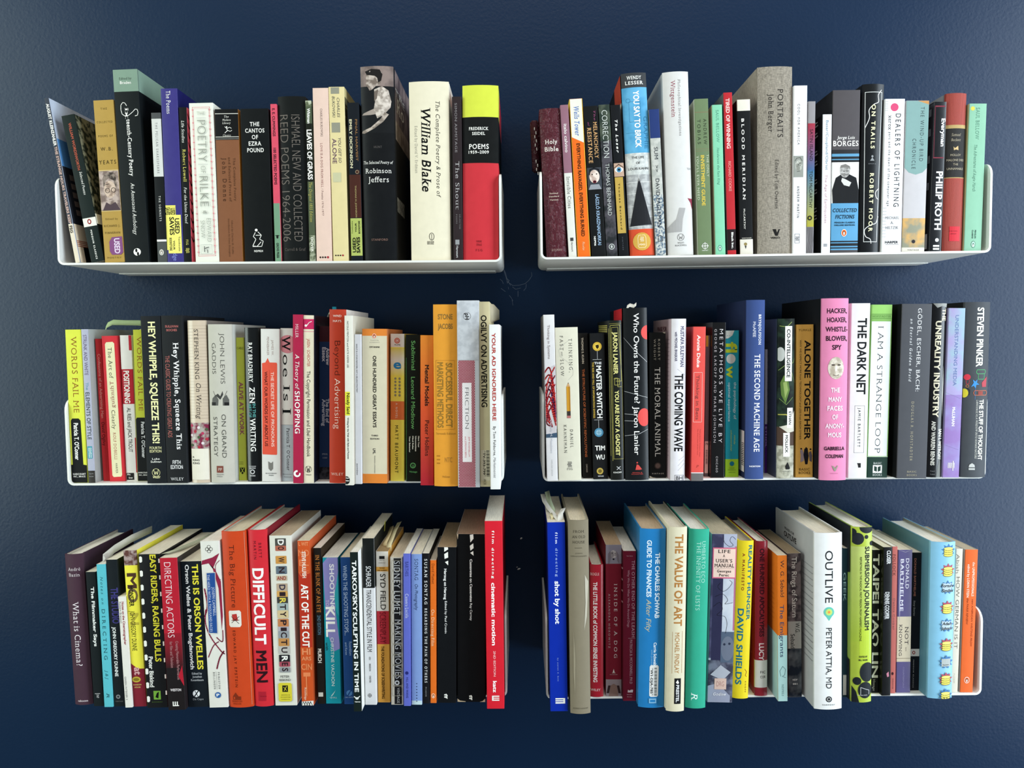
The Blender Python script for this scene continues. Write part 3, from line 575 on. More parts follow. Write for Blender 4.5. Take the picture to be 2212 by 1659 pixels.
  [('v',.104,.41,.25,.22,'EMILY DICKINSON','#cfc9a5','b',''),('v',.104,.367,.75,.18,'FINAL HARVEST','#7a5a3a','b',''),('r',0,1,.452,.724,'#43241d',CA,''),('c',.75,.435,.2,.2,'#43241d','ornament',''),('o',.72,.435,.14,.14,.035,'#bfae8c','ornament',''),('v',.52,.722,.55,.12,'THOMAS H. JOHNSON','#9a8a5c','b',''),('r',0,1,.728,.966,'#a7b260','sticker',''),('v',.745,.826,.16,.09,'Textbooks','#3b4420','^',''),('v',.758,.817,.48,.12,'YOUR','#0b0d0e','b^',''),('v',.745,.826,.78,.13,'BOOKSTORE','#0b0d0e','b^',''),('v',.851,.945,.3,.26,'USED','#0b0d0e','b^',''),('v',.847,.949,.66,.28,'SAVES','#0b0d0e','b^','')]),
 ('upper left',.4358,.0040,.0442,.2573,.1607,-.0042,'h','#121416',{'gloss':1,'pages':'#a04a52'},'very tall black hardcover whose spine photo shows a seated man in a white shirt',
  [('r',0,1,.0,.102,'N#8a7a74,#6b5e5a,25','photograph',''),('r',0,1,.102,.339,'#17191b','photograph',''),('p', [(.2,.039),(.3,.024),(.55,.018),(.66,.032),(.66,.06),(.6,.095),(.48,.102),(.36,.119),(.28,.124),(.24,.109),(.16,.095),(.2,.074),(.17,.06)], 'N#bdb0a6,#74685f,70','photograph',''),('p', [(.15,.026),(.35,.014),(.6,.018),(.68,.043),(.64,.074),(.55,.084),(.52,.06),(.45,.05),(.2,.043)], '#1d1b1b','photograph',''),('p', [(.42,.119),(.66,.102),(.85,.123),(.93,.179),(.9,.21),(.7,.248),(.5,.266),(.4,.22),(.45,.172)], 'N#d0c5ba,#958a80,60','photograph',''),('p', [(.42,.13),(.55,.119),(.5,.165),(.42,.179)], '#6b6058','photograph',''),('p', [(.72,.234),(.6,.269),(.3,.311),(.04,.328),(.02,.339),(.1,.342),(.4,.318),(.68,.283),(.85,.245)], 'N#b9aca0,#7d7268,60','photograph',''),('p', [(.4,.217),(.08,.238),(.03,.248),(.3,.248),(.45,.245)], '#9c9087','photograph',''),('h',.412,.25,.06,'HUNT','#5a5654','f',.5,''),('h',.491,.9,.09,'The Selected Poetry of','#ecebe4','if',.5,''),('h',.534,.8,.14,'Robinson','#ecebe4','f',.5,''),('h',.579,.62,.16,'Jeffers','#ecebe4','f',.5,''),('h',.89,.5,.06,'STANFORD','#8a6b60','f',.5,''),('r',.08,.9,.0,.262,'N#8a7a78,#5a4e50,15',CA,'R'),('r',.08,.9,.262,.36,'N#b3a294,#8a7a6e,20',CA,'R'),('v',.081,.119,.35,.12,'THE','#ecebe4','f','R'),('r',.1,.5,.66,.736,'N#b9b6ae,#6a6864,90','sticker','R'),('h',.109,.5,.2,'THE','#ecebe4','f',.35,'R'),('h',.168,.4,.45,'Ro','#e9e4d6','f',.35,'R')]),
 ('upper left',.5044,.0040,.0536,.2368,.1563,-.0014,'h','#ded6bd',{'sr':'#e9e6da'},'thick cream hardcover with large black italic title, upper left shelf',
  [('v',.11,.647,.72,.1,'The Complete Poetry & Prose of','#0b0d0e','if',''),('v',.146,.613,.42,.22,'William Blake','#0b0d0e','ifb',''),('v',.245,.508,.17,.07,'Edited by David V. Erdman','#a39f92','f',''),('o',.53,.865,.06,.09,.012,'#3b3a34',EM,''),('l', [(.53,.85),(.53,.884)], .01,'#3b3a34',EM,''),('h',.895,.18,.04,'ANCHOR','#3b3a34','bf',.5,''),('h',.905,.16,.04,'BOOKS','#3b3a34','bf',.5,'')]),
 ('upper left',.5413,.0040,.0126,.2165,.1429,.0003,'p','#2c2426',{},'thin dark brown paperback with pale serif title, between the cream and the yellow-black-red books',
  [('v',.039,.339,.4,.24,'SIMON ARMITAGE','#8c8788','f',''),('v',.392,.688,.5,.42,'The Shout','#aaa6a6','f',''),('v',.717,.807,.72,.13,'SELECTED','#7c7878','w',''),('v',.717,.774,.38,.13,'POEMS','#7c7878','w',''),('r',.22,.65,.873,.903,'#8e9092',EM,''),('v',.91,.984,.42,.22,'Harcourt','#b0b0b0','b','')]),
 ('upper left',.5720,.0040,.0482,.2312,.1526,.0043,'h','#c2343c',{'gloss':1},'colour-block hardcover in yellow, black and red, right end of upper left shelf',
  [('r',0,1,.0,.18,'#cdd647',CA,''),('r',0,1,.18,.442,'#131515',CA,''),('r',0,.25,.0,.242,'#c3cb4a',CA,'R'),('r',0,1,.18,.442,'#131515',CA,'R'),('h',.246,.55,.08,'FREDERICK','#ecebe4','bf',.45,''),('h',.274,.36,.08,'SEIDEL','#ecebe4','bf',.45,''),('h',.348,.56,.13,'POEMS','#ecebe4','bf',.45,''),('h',.38,.56,.08,'1959–2009','#ecebe4','bf',.45,''),('h',.892,.15,.06,'FARRAR','#7c1f26','',.45,''),('h',.911,.15,.06,'STRAUS','#7c1f26','',.45,''),('h',.943,.18,.06,'F S G','#7c1f26','',.45,'')]),
 ('upper right',.0221,.0040,.0276,.1969,.1299,-.0403,'h','#4e1d26',{'mat':'leather','sl':'#3a141b'},'burgundy leather-bound bible with silver title, left end of upper right shelf',
  [('h',.223,.62,.2,'Holy','#d8cfc6','bf',.5,''),('h',.272,.66,.2,'Bible','#d8cfc6','bf',.5,''),('h',.569,.42,.07,'Revised','#cbb9a8','bf',.5,''),('h',.59,.5,.07,'Standard','#cbb9a8','bf',.5,''),('h',.613,.42,.07,'Version','#cbb9a8','bf',.5,''),('h',.952,.5,.1,'HOLMAN','#a98f86','f',.5,'')]),
 ('upper right',.0433,.0040,.0107,.2013,.1329,-.0483,'p','#8d6573',{},'slim paperback, mauve above and white below, second on the upper right shelf',
  [('v',.124,.31,.5,.38,'italo calvino','#ecebe4','',''),('r',0,1,.445,1.0,'#d6d5cc',CA,''),('v',.469,.677,.48,.42,'Invisible Cities','#4c4c48','f',''),('r',.3,.7,.872,.894,'#3c3c3c',EM,''),('v',.9,.965,.5,.22,'Harcourt','#555','','')]),
 ('upper right',.0586,.0040,.0173,.2088,.1378,-.0457,'p','#e26a22',{'sl':'#cdb33c'},'orange paperback with a white top and yellow edges, upper right shelf',
  [('p', [(.0,.0),(1.0,.0),(1.0,.279),(.0,.238)], '#dedccd',CA,''),('v',.046,.233,.5,.36,'Wells Tower','#4b6cae','ifb',''),('v',.28,.87,.5,.25,'EVERYTHING RAVAGED, EVERYTHING BURNED','#381c10','b',''),('v',.904,.962,.5,.18,'Picador','#f0d0a8','if',''),('r',.95,1,.0,1.0,'#cdb33c',CA,''),('r',0,.04,.0,1.0,'#cdb33c',CA,'')]),
 ('upper right',.0785,.0040,.0190,.1990,.1313,-.0505,'p','#141617',{},'black paperback with a clown-white face halfway down its spine, upper right shelf',
  [('v',.031,.096,.75,.12,'The','#9b4f77','if',''),('v',.105,.349,.75,.26,'MELANCHOLY','#c79a68','bf',''),('v',.105,.134,.3,.12,'of','#9b4f77','if',''),('v',.141,.376,.32,.28,'RESISTANCE','#c79a68','bf',''),('r',0,1,.407,.552,'#3a3f45',CA,''),('c',.5,.466,.36,.46,'N#e2d2c6,#b59d90,60',CA,''),('c',.35,.452,.05,.04,'#0b0d0e',CA,''),('c',.66,.45,.05,.04,'#0b0d0e',CA,''),('c',.5,.501,.13,.1,'#6e2430',CA,''),('c',.5,.501,.07,.05,'#0b0d0e',CA,''),('p', [(.05,.552),(.2,.519),(.8,.519),(.95,.552)], '#8d9096',CA,''),('l', [(.15,.452),(.22,.421),(.5,.41),(.8,.421),(.88,.452)], .07,'#1c1c20',CA,''),('v',.586,.925,.6,.22,'LÁSZLÓ KRASZNAHORKAI','#8ba4bd','b',''),('v',.864,.927,.28,.12,'NDP936','#ecebe4','b','')]),
 ('upper right',.0963,.0040,.0147,.2006,.1324,-.0491,'p','#2f3637',{},'dark marbled grey paperback with thin wide capitals, upper right shelf',
  [('r',0,1,.0,.236,'N#2d3831,#4a5246,30',CA,''),('r',0,1,.236,1.0,'N#26292b,#4d4a50,30',CA,''),('v',.036,.347,.5,.5,'CORRECTION','#d5d8d2','t',''),('v',.387,.728,.5,.36,'THOMAS BERNHARD','#d5d8d2','t',''),('c',.5,.936,.27,.27,'#b9bcb8',EM,''),('c',.5,.936,.2,.2,'#34393a',EM,''),('c',.5,.936,.1,.14,'#b9bcb8',EM,'')]),
 ('upper right',.1121,.0040,.0132,.2000,.1320,-.0533,'p','#15171a',{},'black paperback with a painted eye and gold label, upper right shelf',
  [('v',.097,.315,.5,.24,'The Loser','#ecebe4','biw',''),('r',0,1,.382,.471,'#b99a86',CA,''),('c',.5,.426,.42,.28,'#e0dcd4',CA,''),('c',.5,.426,.24,.26,'#4a83a6',CA,''),('c',.5,.426,.11,.11,'#0b0d0e',CA,''),('l', [(.02,.413),(.5,.391),(.98,.413)], .07,'#3d2b24',CA,''),('r',0,.85,.475,.847,'#b7984a',CA,''),('v',.515,.822,.42,.16,'Thomas Bernhard','#2b2412','bw',''),('v',.871,.96,.45,.1,'VINTAGE','#5a5f66','w','')]),
 ('upper right',.1372,.0040,.0334,.2411,.1591,-.0456,'h','#4f96bd',{'sl':'#17191c'},'hardcover with sky blue upper spine, black wedge picture and orange foot, upper right shelf',
  [('r',0,1,.0,.079,'#3a3c3e',CA,''),('h',.026,.6,.13,'WENDY','#e6e6e0','bf',.5,''),('h',.054,.74,.13,'LESSER','#e6e6e0','bf',.5,''),('r',0,1,.079,.435,'N#4b93bb,#5fa6cc,18',CA,''),('v',.097,.407,.55,.22,'YOU SAY TO BRICK','#f3f3ec','b',''),('v',.237,.413,.88,.14,'GRAPHIE','#2f6f93','',''),('l', [(.25,.156),(.7,.156),(.7,.266),(.25,.266),(.25,.156)], .008,'#2e6c90',CA,''),('o',.22,.149,.08,.08,.008,'#2e6c90',CA,''),('l', [(.1,.325),(.8,.325)], .006,'#2e6c90',CA,''),('r',0,1,.435,.553,'N#b9bcb9,#cfd1cc,80',CA,''),('h',.46,.5,.09,'THE LIFE','#3c3e3f','',.5,''),('h',.49,.16,.09,'OF','#3c3e3f','',.5,''),('h',.521,.8,.09,'LOUIS KAHN','#3c3e3f','',.5,''),('r',0,1,.553,.853,'N#9a9b9b,#b5b6b4,70',CA,''),('r',0,1,.593,.596,'#d5d5d2',CA,''),('r',0,1,.656,.658,'#d5d5d2',CA,''),('r',0,1,.726,.728,'#d5d5d2',CA,''),('r',0,1,.785,.787,'#d5d5d2',CA,''),('p', [(.5,.568),(.94,.831),(.06,.836)], '#232427',CA,''),('l', [(.5,.553),(.5,.59)], .01,'#ecebe4',CA,''),('l', [(.0,.84),(1.0,.84)], .01,'#ecebe4',CA,''),('l', [(.5,.84),(.5,.853)], .01,'#ecebe4',CA,''),('r',0,1,.853,1.0,'#cf4f30',CA,''),('c',.5,.922,.36,.36,'#c99f48',EM,''),('l', [(.38,.887),(.62,.887),(.66,.902),(.66,.946),(.62,.956),(.38,.956),(.34,.946),(.34,.902),(.38,.887)], .014,'#f1e3c4',EM,''),('h',.939,.22,.06,'FSG','#f1e3c4','b',.5,''),('l', [(.45,.896),(.473,.903),(.427,.91),(.473,.916),(.45,.923)], .017,'#f1e3c4',EM,''),('l', [(.5,.896),(.522,.903),(.477,.91),(.522,.916),(.5,.923)], .017,'#f1e3c4',EM,''),('l', [(.55,.896),(.573,.903),(.528,.91),(.573,.916),(.55,.923)], .017,'#f1e3c4',EM,''),('r',0,.45,.0,.149,'#a3402c',CA,'L'),('r',.0,1,.149,.59,'#c9c4ae',CA,'L')]),
 ('upper right',.1619,.0040,.0134,.1935,.1277,-.0463,'p','#a4a6a0',{},'slim paperback, navy at the top and wave-patterned grey below, upper right shelf',
  [('r',0,1,.0,.196,'#27386b',CA,''),('r',0,1,.196,.583,'N#a9aba4,#c0c0b8,50',CA,''),('r',0,1,.583,1.0,'N#5c6f80,#c8c9c2,140',CA,''),('v',.256,.339,.5,.36,'SUM','#2c3038','',''),('v',.38,.426,.5,.3,'>>','#2c3038','',''),('v',.472,.804,.5,.36,'DAVID EAGLEMAN','#23262e','',''),('l', [(.3,.869),(.5,.86),(.7,.869),(.7,.901),(.3,.901),(.3,.869)], .06,'#3c3f45',EM,'')]),
 ('upper right',.1890,.0040,.0344,.2417,.1595,-.0304,'h','#cfcdc9',{'sl':'#a9a6a2'},'big white hardcover with small grey and maroon serif title at the top, upper right shelf',
  [('v',.042,.347,.62,.1,'Philosophical Investigations','#7b7876','f',''),('v',.046,.245,.38,.16,'Wittgenstein','#8e3a4c','f',''),('p', [(.82,.521),(1.0,.523),(1.0,.532),(.88,.534)], '#a9a7a5','ornament',''),('p', [(.82,.688),(1.0,.692),(1.0,.75),(.93,.714)], '#8b2f44','ornament',''),('p', [(.0,.872),(.0,.846),(.35,.802),(.48,.739),(.72,.742),(.6,.802),(.55,.872)], '#a5a3a1','ornament',''),('o',.5,.901,.13,.13,.012,'#2f3032',EM,''),('l', [(.43,.89),(.46,.912),(.5,.899),(.54,.912),(.57,.89)], .012,'#2f3032',EM,''),('h',.932,.28,.06,'WILEY-','#3b3c3e','f',.5,''),('h',.946,.46,.06,'BLACKWELL','#3b3c3e','f',.5,'')]),
 ('upper right',.2211,.0040,.0182,.2059,.1359,-.0266,'p','#6a7c5a',{'sl':'#aab19c'},'worn olive green paperback with yellow, white and dark lettering, upper right shelf',
  [('v',.128,.29,.72,.22,'ANDREW','#333c2c','w',''),('v',.13,.287,.28,.22,'TOBIAS','#333c2c','w',''),('r',0,1,.084,.086,'#8c5a4c',CA,''),('r',0,1,.318,.319,'#8c5a4c',CA,''),('r',0,1,.331,.332,'#8c5a4c',CA,''),('v',.355,.5,.85,.16,'THE ONLY','#c7ccb4','f',''),('v',.359,.682,.48,.24,'INVESTMENT GUIDE','#d5b94c','b',''),('v',.359,.645,.12,.17, "YOU'LL EVER NEED", '#c7ccb4','f',''),('o',.5,.942,.2,.2,.05,'#ecebe4',EM,''),('l', [(.25,.942),(.75,.942)], .04,'#ecebe4',EM,''),('l', [(.5,.919),(.5,.965)], .04,'#ecebe4',EM,''),('h',.971,.45,.07,'HARVEST','#ecebe4','',.5,'')]),
 ('upper right',.2417,.0040,.0134,.1978,.1306,-.0261,'p','#80c4a0',{'sl':'#c6b49a'},'slim mint green paperback with faded author name, left of the red one, upper right shelf',
  [('v',.034,.25,.5,.26,'SAUL BELLOW','#4d8a74','f',''),('v',.283,.532,.5,.22,'Henderson the Rain King','#4d8a74','if',''),('c',.45,.955,.2,.3,'#3d6f60',EM,''),('c',.45,.955,.16,.24,'#a9d8c2',EM,''),('c',.45,.958,.09,.17,'#27443c',EM,''),('c',.45,.961,.05,.12,'#ecebe4',EM,'')]),
 ('upper right',.2570,.0040,.0115,.2135,.1409,-.0297,'p','#b32a31',{'sl':'#4e5656'},'slim red paperback with white condensed title and a black foot panel, upper right shelf',
  [('v',.035,.343,.45,.4,'TIRED OF WINNING','#e9c9c2','b',''),('v',.422,.606,.5,.3,'RICHARD COOKE','#e29a92','',''),('r',0,1,.842,.973,'#241a1c',CA,''),('v',.861,.963,.6,.22,'Black Inc.','#ecebe4','b','')]),
 ('upper right',.2767,.0040,.0173,.2040,.1346,-.0247,'p','#161718',{'sl':'#1a1b1d'},'black paperback with cream ends and widely spaced white capitals, upper right shelf',
  [('r',0,1,.0,.072,'#d8d2c3',CA,''),('v',.122,.645,.4,.2,'BLOOD MERIDIAN','#f0ede4','bfw',''),('v',.702,.837,.38,.13,'McCARTHY','#d8d4ca','bf',''),('h',.894,.75,.07,'VINTAGE','#cfc9bb','bf',.5,''),('r',0,1,.902,1.0,'#d6d0c2',CA,''),('c',.42,.933,.12,.12,'#8b7a4a',EM,''),('p', [(.35,.944),(.5,.944),(.43,.965)], '#333',EM,'')]),
 ('upper right',.3147,.0040,.0463,.2463,.1607,-.0038,'h','#8f877a',{'mat':'linen'},'tall thick beige linen-covered hardcover with black serif title, upper right shelf',
  [('v',.117,.375,.64,.16,'PORTRAITS','#1f1c1b','f',''),('v',.145,.347,.37,.14,'John Berger','#1f1c1b','f',''),('v',.495,.757,.54,.1,'Edited by Tom Overton','#1f1c1b','f',''),('p', [(.42,.866),(.52,.866),(.55,.886),(.6,.866),(.64,.866),(.57,.902),(.5,.902)], '#1b1918',EM,''),('h',.913,.27,.05,'VERSO','#1b1918','b',.5,'')]),
 ('upper right',.3470,.0040,.0178,.2209,.1458,.0001,'p','#dedcdc',{},'white paperback with typewriter lettering and a small grey face picture, upper right shelf',
  [('v',.108,.349,.38,.17,'COOL FOR AMERICA','#5e5e60','w',''),('r',0,.75,.415,.542,'#8f9189',CA,''),('c',.4,.473,.26,.4,'N#b8b8ad,#85867c,90',CA,''),('o',.28,.469,.09,.09,.02,'#4a4b48',CA,''),('o',.5,.466,.09,.09,.02,'#4a4b48',CA,''),('l', [(.12,.445),(.25,.429),(.5,.425),(.65,.445)], .04,'#55564f',CA,''),('l', [(.28,.509),(.5,.506)], .03,'#4a4b48',CA,''),('v',.595,.784,.38,.17,'ANDREW MARTIN','#4f4f52','w',''),('l', [(.15,.881),(.5,.881),(.5,.936),(.15,.936),(.15,.881)], .025,'#8a8a8c',EM,''),('l', [(.23,.896),(.271,.903),(.19,.909),(.271,.916),(.23,.923)], .032,'#8a8a8c',EM,''),('l', [(.32,.896),(.36,.903),(.28,.909),(.36,.916),(.32,.923)], .032,'#8a8a8c',EM,''),('l', [(.41,.896),(.451,.903),(.37,.909),(.451,.916),(.41,.923)], .032,'#8a8a8c',EM,'')]),
 ('upper right',.3611,.0040,.0095,.2001,.1321,.0053,'p','#8e8a8c',{},'slim paperback with rainbow band from red through blue to yellow, upper right shelf',
  [('r',0,1,.143,.453,'G#9c3140,#3f6086',CA,''),('r',0,1,.453,.823,'G#3f6d8e,#a7a038',CA,''),('v',.181,.389,.5,.42,'SATIN ISLAND','#241a20','',''),('v',.453,.699,.5,.42,'TOM McCARTHY','#23281c','',''),('c',.4,.765,.34,.34,'#2a2a1e',EM,''),('c',.4,.765,.14,.14,'#a39b3d',EM,''),('l', [(.1,.825),(.2,.913),(.05,1.0)], .04,'#3d3b3d',CA,''),('l', [(.22,.825),(.32,.913),(.17,1.0)], .04,'#3d3b3d',CA,''),('l', [(.34,.825),(.44,.913),(.29,1.0)], .04,'#3d3b3d',CA,''),('l', [(.46,.825),(.56,.913),(.41,1.0)], .04,'#3d3b3d',CA,''),('l', [(.58,.825),(.68,.913),(.53,1.0)], .04,'#3d3b3d',CA,''),('l', [(.7,.825),(.8,.913),(.65,1.0)], .04,'#3d3b3d',CA,''),('l', [(.82,.825),(.92,.913),(.77,1.0)], .04,'#3d3b3d',CA,'')]),
 ('upper right',.3821,.0040,.0118,.1828,.1207,.0035,'p','#dfdfe1',{'sl':'#1a1b1d'},'slim white paperback with pale grey title and black back cover, upper right shelf',
  [('v',.042,.398,.5,.27,'Basar/Coupland/Obrist','#5d7f93','',''),('v',.432,.782,.45,.27,'The Age of Earthquakes','#b98f95','',''),('v',.932,.951,.5,.3,'||||','#2c2c2c','b',''),('h',.034,.42,.7,'ist','#ecebe4','b',.35,'L'),('h',.112,.42,.7,'nt','#ecebe4','b',.35,'L'),('h',.243,.42,.7,'st','#ecebe4','b',.35,'L'),('h',.316,.42,.7,'nt','#ecebe4','b',.35,'L'),('h',.451,.42,.7,'st','#ecebe4','b',.35,'L'),('h',.524,.42,.7,'nt','#ecebe4','b',.35,'L'),('h',.66,.42,.7,'st','#ecebe4','b',.35,'L'),('h',.714,.42,.7,'nt','#ecebe4','b',.35,'L')]),
 ('upper right',.4068,.0040,.0362,.2139,.1412,.0047,'p','#4e4a4c',{'sl':'#1a1b1e'},'grey and blue paperback picturing a man in dark jacket, upper right shelf',
  [('h',.289,.65,.11,'Jorge Luis','#e8e4de','ifb',.5,''),('h',.325,.92,.19,'BORGES','#e8e4de','bf',.5,''),('r',0,1,.363,.388,'#2b2b2d',CA,''),('r',0,1,.388,.405,'#5b93b5',CA,''),('r',0,1,.405,.42,'#222427',CA,''),('r',0,1,.42,.426,'#5b93b5',CA,''),('r',0,1,.426,.44,'#222427',CA,''),('r',0,1,.44,.692,'#d9d7d2','portrait',''),('p', [(.05,.692),(.02,.61),(.15,.536),(.38,.511),(.65,.515),(.9,.536),(1.0,.61),(1.0,.692)], '#1b1c1e','portrait',''),('c',.48,.494,.18,.24,'N#b3b0ac,#7d7a76,80','portrait',''),('p', [(.3,.478),(.33,.459),(.5,.451),(.66,.465),(.68,.486),(.6,.471),(.4,.473)], '#77736f','portrait',''),('p', [(.38,.536),(.5,.544),(.72,.565),(.65,.59),(.45,.581),(.35,.556)], '#c9c6c1','portrait',''),('l', [(.42,.496),(.48,.496)], .02,'#222','portrait',''),('l', [(.55,.494),(.62,.494)], .02,'#222','portrait',''),('l', [(.5,.517),(.6,.516)], .015,'#444','portrait',''),('r',0,1,.692,.925,'#5a95bb',CA,''),('h',.736,.88,.13,'COLLECTED','#1b2a38','ifb',.5,''),('h',.776,.72,.13,'FICTIONS','#1b2a38','ifb',.5,''),('h',.812,.75,.05,'PENGUIN CLASSICS','#1b2a38','b',.5,''),('h',.828,.75,.05,'DELUXE EDITION','#1b2a38','b',.5,''),('r',0,1,.925,.934,'#222427',CA,''),('r',0,1,.934,.94,'#5a95bb',CA,''),('r',0,1,.94,.957,'#222427',CA,''),('r',0,1,.957,.965,'#5a95bb',CA,''),('r',0,1,.965,.973,'#222427',CA,''),('r',0,1,.973,.982,'#5a95bb',CA,''),('c',.48,.876,.103,.135,'#ecebe4',EM,''),('c',.48,.876,.09,.117,'#d8632c',EM,''),('c',.48,.877,.045,.081,'#0b0d0e',EM,''),('c',.48,.879,.029,.063,'#ecebe4',EM,'')]),
 ('upper right',.4408,.0040,.0290,.2213,.1460,.0157,'h','#17191b',{'gloss':1},'black hardcover with a wandering white line inside a white frame, upper right shelf',
  [('l', [(.12,.048),(.88,.048),(.82,.936),(.22,.936),(.12,.048)], .022,'#dedfdc',CA,''),('l', [(.85,.035),(.7,.065),(.72,.105),(.5,.121),(.3,.153),(.32,.201),(.15,.257)], .03,'#e6e6e2','path_line',''),('l', [(.85,.617),(.7,.641),(.75,.673),(.85,.681)], .03,'#e6e6e2','path_line',''),('l', [(.85,.784),(.75,.824),(.5,.836),(.25,.864),(.3,.904),(.5,.92),(.55,.946)], .03,'#e6e6e2','path_line',''),('v',.121,.381,.5,.17,'ON TRAILS','#e3e0b2','bw',''),('c',.5,.427,.05,.05,'#8f9192',EM,''),('p', [(.4,.453),(.5,.433),(.6,.453)], '#8f9192',EM,''),('h',.471,.35,.04,'SIMON &','#7c7e80','',.5,''),('v',.527,.876,.5,.17,'ROBERT MOOR','#e3e0b2','bw','')]),
 ('upper right',.4696,.0040,.0262,.2013,.1329,.0114,'p','#dcdcdc',{},'white paperback with a pink dot and techno lettering, upper right shelf',
  [('c',.48,.054,.2,.2,'#c94a70',CA,''),('v',.096,.702,.68,.26,'DEALERS OF LIGHTNING','#2b2b2e','w',''),('v',.104,.202,.28,.18,'xerox','#2b2b2e','f',''),('v',.215,.697,.28,.12,'parc and the dawn of the computer age','#45454a','w',''),('h',.774,.7,.13,'MICHAEL','#4a4a4e','f',.5,''),('h',.807,.18,.13,'A.','#4a4a4e','f',.5,''),('h',.839,.66,.13,'HILTZIK','#4a4a4e','f',.5,''),('h',.935,.66,.12,'HARPER','#2b2b2e','b',.5,''),('l', [(.2,.951),(.86,.951)], .012,'#2b2b2e',CA,''),('l', [(.02,.018),(.16,.018)], .012,'#9a9a9a',CA,''),('l', [(.02,.032),(.16,.032)], .012,'#9a9a9a',CA,''),('l', [(.02,.046),(.16,.046)], .012,'#9a9a9a',CA,''),('l', [(.02,.06),(.16,.06)], .012,'#9a9a9a',CA,''),('l', [(.02,.074),(.16,.074)], .012,'#9a9a9a',CA,''),('l', [(.02,.711),(.2,.711)], .012,'#9a9a9a',CA,''),('l', [(.02,.732),(.2,.732)], .012,'#9a9a9a',CA,''),('l', [(.02,.753),(.2,.753)], .012,'#9a9a9a',CA,''),('l', [(.02,.774),(.2,.774)], .012,'#9a9a9a',CA,''),('l', [(.02,.795),(.2,.795)], .012,'#9a9a9a',CA,''),('l', [(.02,.816),(.2,.816)], .012,'#9a9a9a',CA,''),('l', [(.02,.837),(.2,.837)], .012,'#9a9a9a',CA,''),('l', [(.02,.858),(.2,.858)], .012,'#9a9a9a',CA,''),('l', [(.02,.879),(.2,.879)], .012,'#9a9a9a',CA,''),('l', [(.02,.9),(.2,.9)], .012,'#9a9a9a',CA,'')]),
 ('upper right',.4987,.0040,.0302,.1984,.1309,.0154,'p','#b9b5b6',{},'paperback with teal-grey upper spine curving into pale grey and a tan foot, upper right shelf',
  [('p', [(.0,.0),(1.0,.0),(1.0,.442),(.8,.473),(.5,.487),(.2,.473),(.0,.442)], '#7b9a96',CA,''),('p', [(.5,.0),(1.0,.0),(1.0,.025)], '#b8864f',CA,''),('v',.041,.398,.72,.16,'THE WIND-UP BIRD','#39494b','w',''),('v',.25,.449,.4,.16,'CHRONICLE','#39494b','w',''),('r',0,1,.776,.972,'N#8b8b78,#c99f62,22',CA,''),('c',.5,.932,.08,.08,'#2d2a2e',EM,''),('r',0,1,.972,1.0,'#d2ccbf',CA,''),('h',.988,.5,.06,'VINTAGE','#5e5a58','w',.5,'')]),
 ('upper right',.5282,.0040,.0162,.1965,.1297,.0188,'p','#17181b',{'gloss':2,'sl':'#1b1c20'},'glossy black paperback with white block author name wrapping its edge, upper right shelf',
  [('r',.05,.9,.025,.034,'#7a2f3c',CA,''),('r',.05,.12,.025,.375,'#55222c',CA,''),('r',.05,.9,.368,.375,'#7a2f3c',CA,''),('v',.111,.296,.78,.3,'Everyman','#efefef','b',''),('v',.463,.854,.62,.5,'PHILIP ROTH','#f4f4f4','b',''),('c',.6,.923,.15,.15,'#e8e8e8',EM,''),('r',.3,.8,.957,.969,'#ecebe4',CA,''),('r',.3,.8,.977,.989,'#ecebe4',CA,''),('r',.05,.5,.039,.088,'#6b6c70',CA,'L'),('r',.05,.5,.17,.219,'#6b6c70',CA,'L'),('r',.05,.5,.35,.4,'#6b6c70',CA,'L'),('r',.05,.5,.531,.58,'#6b6c70',CA,'L'),('r',.05,.7,.878,.98,'#c9c7c2','sticker','L'),('r',.15,.19,.919,.977,'#0b0d0e','sticker','L'),('r',.22999999999999998,.27,.919,.977,'#0b0d0e','sticker','L'),('r',.31,.35,.919,.977,'#0b0d0e','sticker','L'),('r',.39,.43,.919,.977,'#0b0d0e','sticker','L'),('r',.47,.51,.919,.977,'#0b0d0e','sticker','L'),('r',.55,.5900000000000001,.919,.977,'#0b0d0e','sticker','L')]),
 ('upper right',.5517,.0040,.0273,.2075,.1370,.0116,'h','#9a4238',{'mat':'ribbed','sl':'#7d7f84'},'red ribbed cloth hardcover with a black label and gold band, upper right shelf',
  [('r',0,1,.199,.221,'#b59a62',CA,''),('r',0,1,.221,.53,'#23211f',CA,''),('r',0,1,.53,.535,'#b59a62',CA,''),('h',.261,.45,.13,'Samuel','#a59a84','if',.5,''),('h',.293,.46,.13,'Beckett','#a59a84','if',.5,''),('p', [(.38,.336),(.45,.346),(.6,.331),(.62,.359),(.5,.354),(.4,.359)], '#c4a878',EM,''),('h',.389,.5,.1,'MOLLOY','#a59a84','',.5,''),('h',.421,.82,.1,'MALONE DIES','#a59a84','',.5,''),('h',.448,.24,.1,'THE','#a59a84','',.5,''),('h',.476,.78,.1,'UNNAMABLE','#a59a84','',.5,''),('r',.3,.82,.842,.936,'#c0303a','sticker',''),('h',.872,.4,.05, "EVERYMAN'S", '#7c1f26','',.5,''),('h',.889,.3,.05,'LIBRARY','#7c1f26','',.5,'')]),
 ('upper right',.5778,.0040,.0229,.1932,.1275,.0182,'p','#84b196',{'sl':'#a99c70'},'pale green paperback with a small yellow dot, right end of upper right shelf',
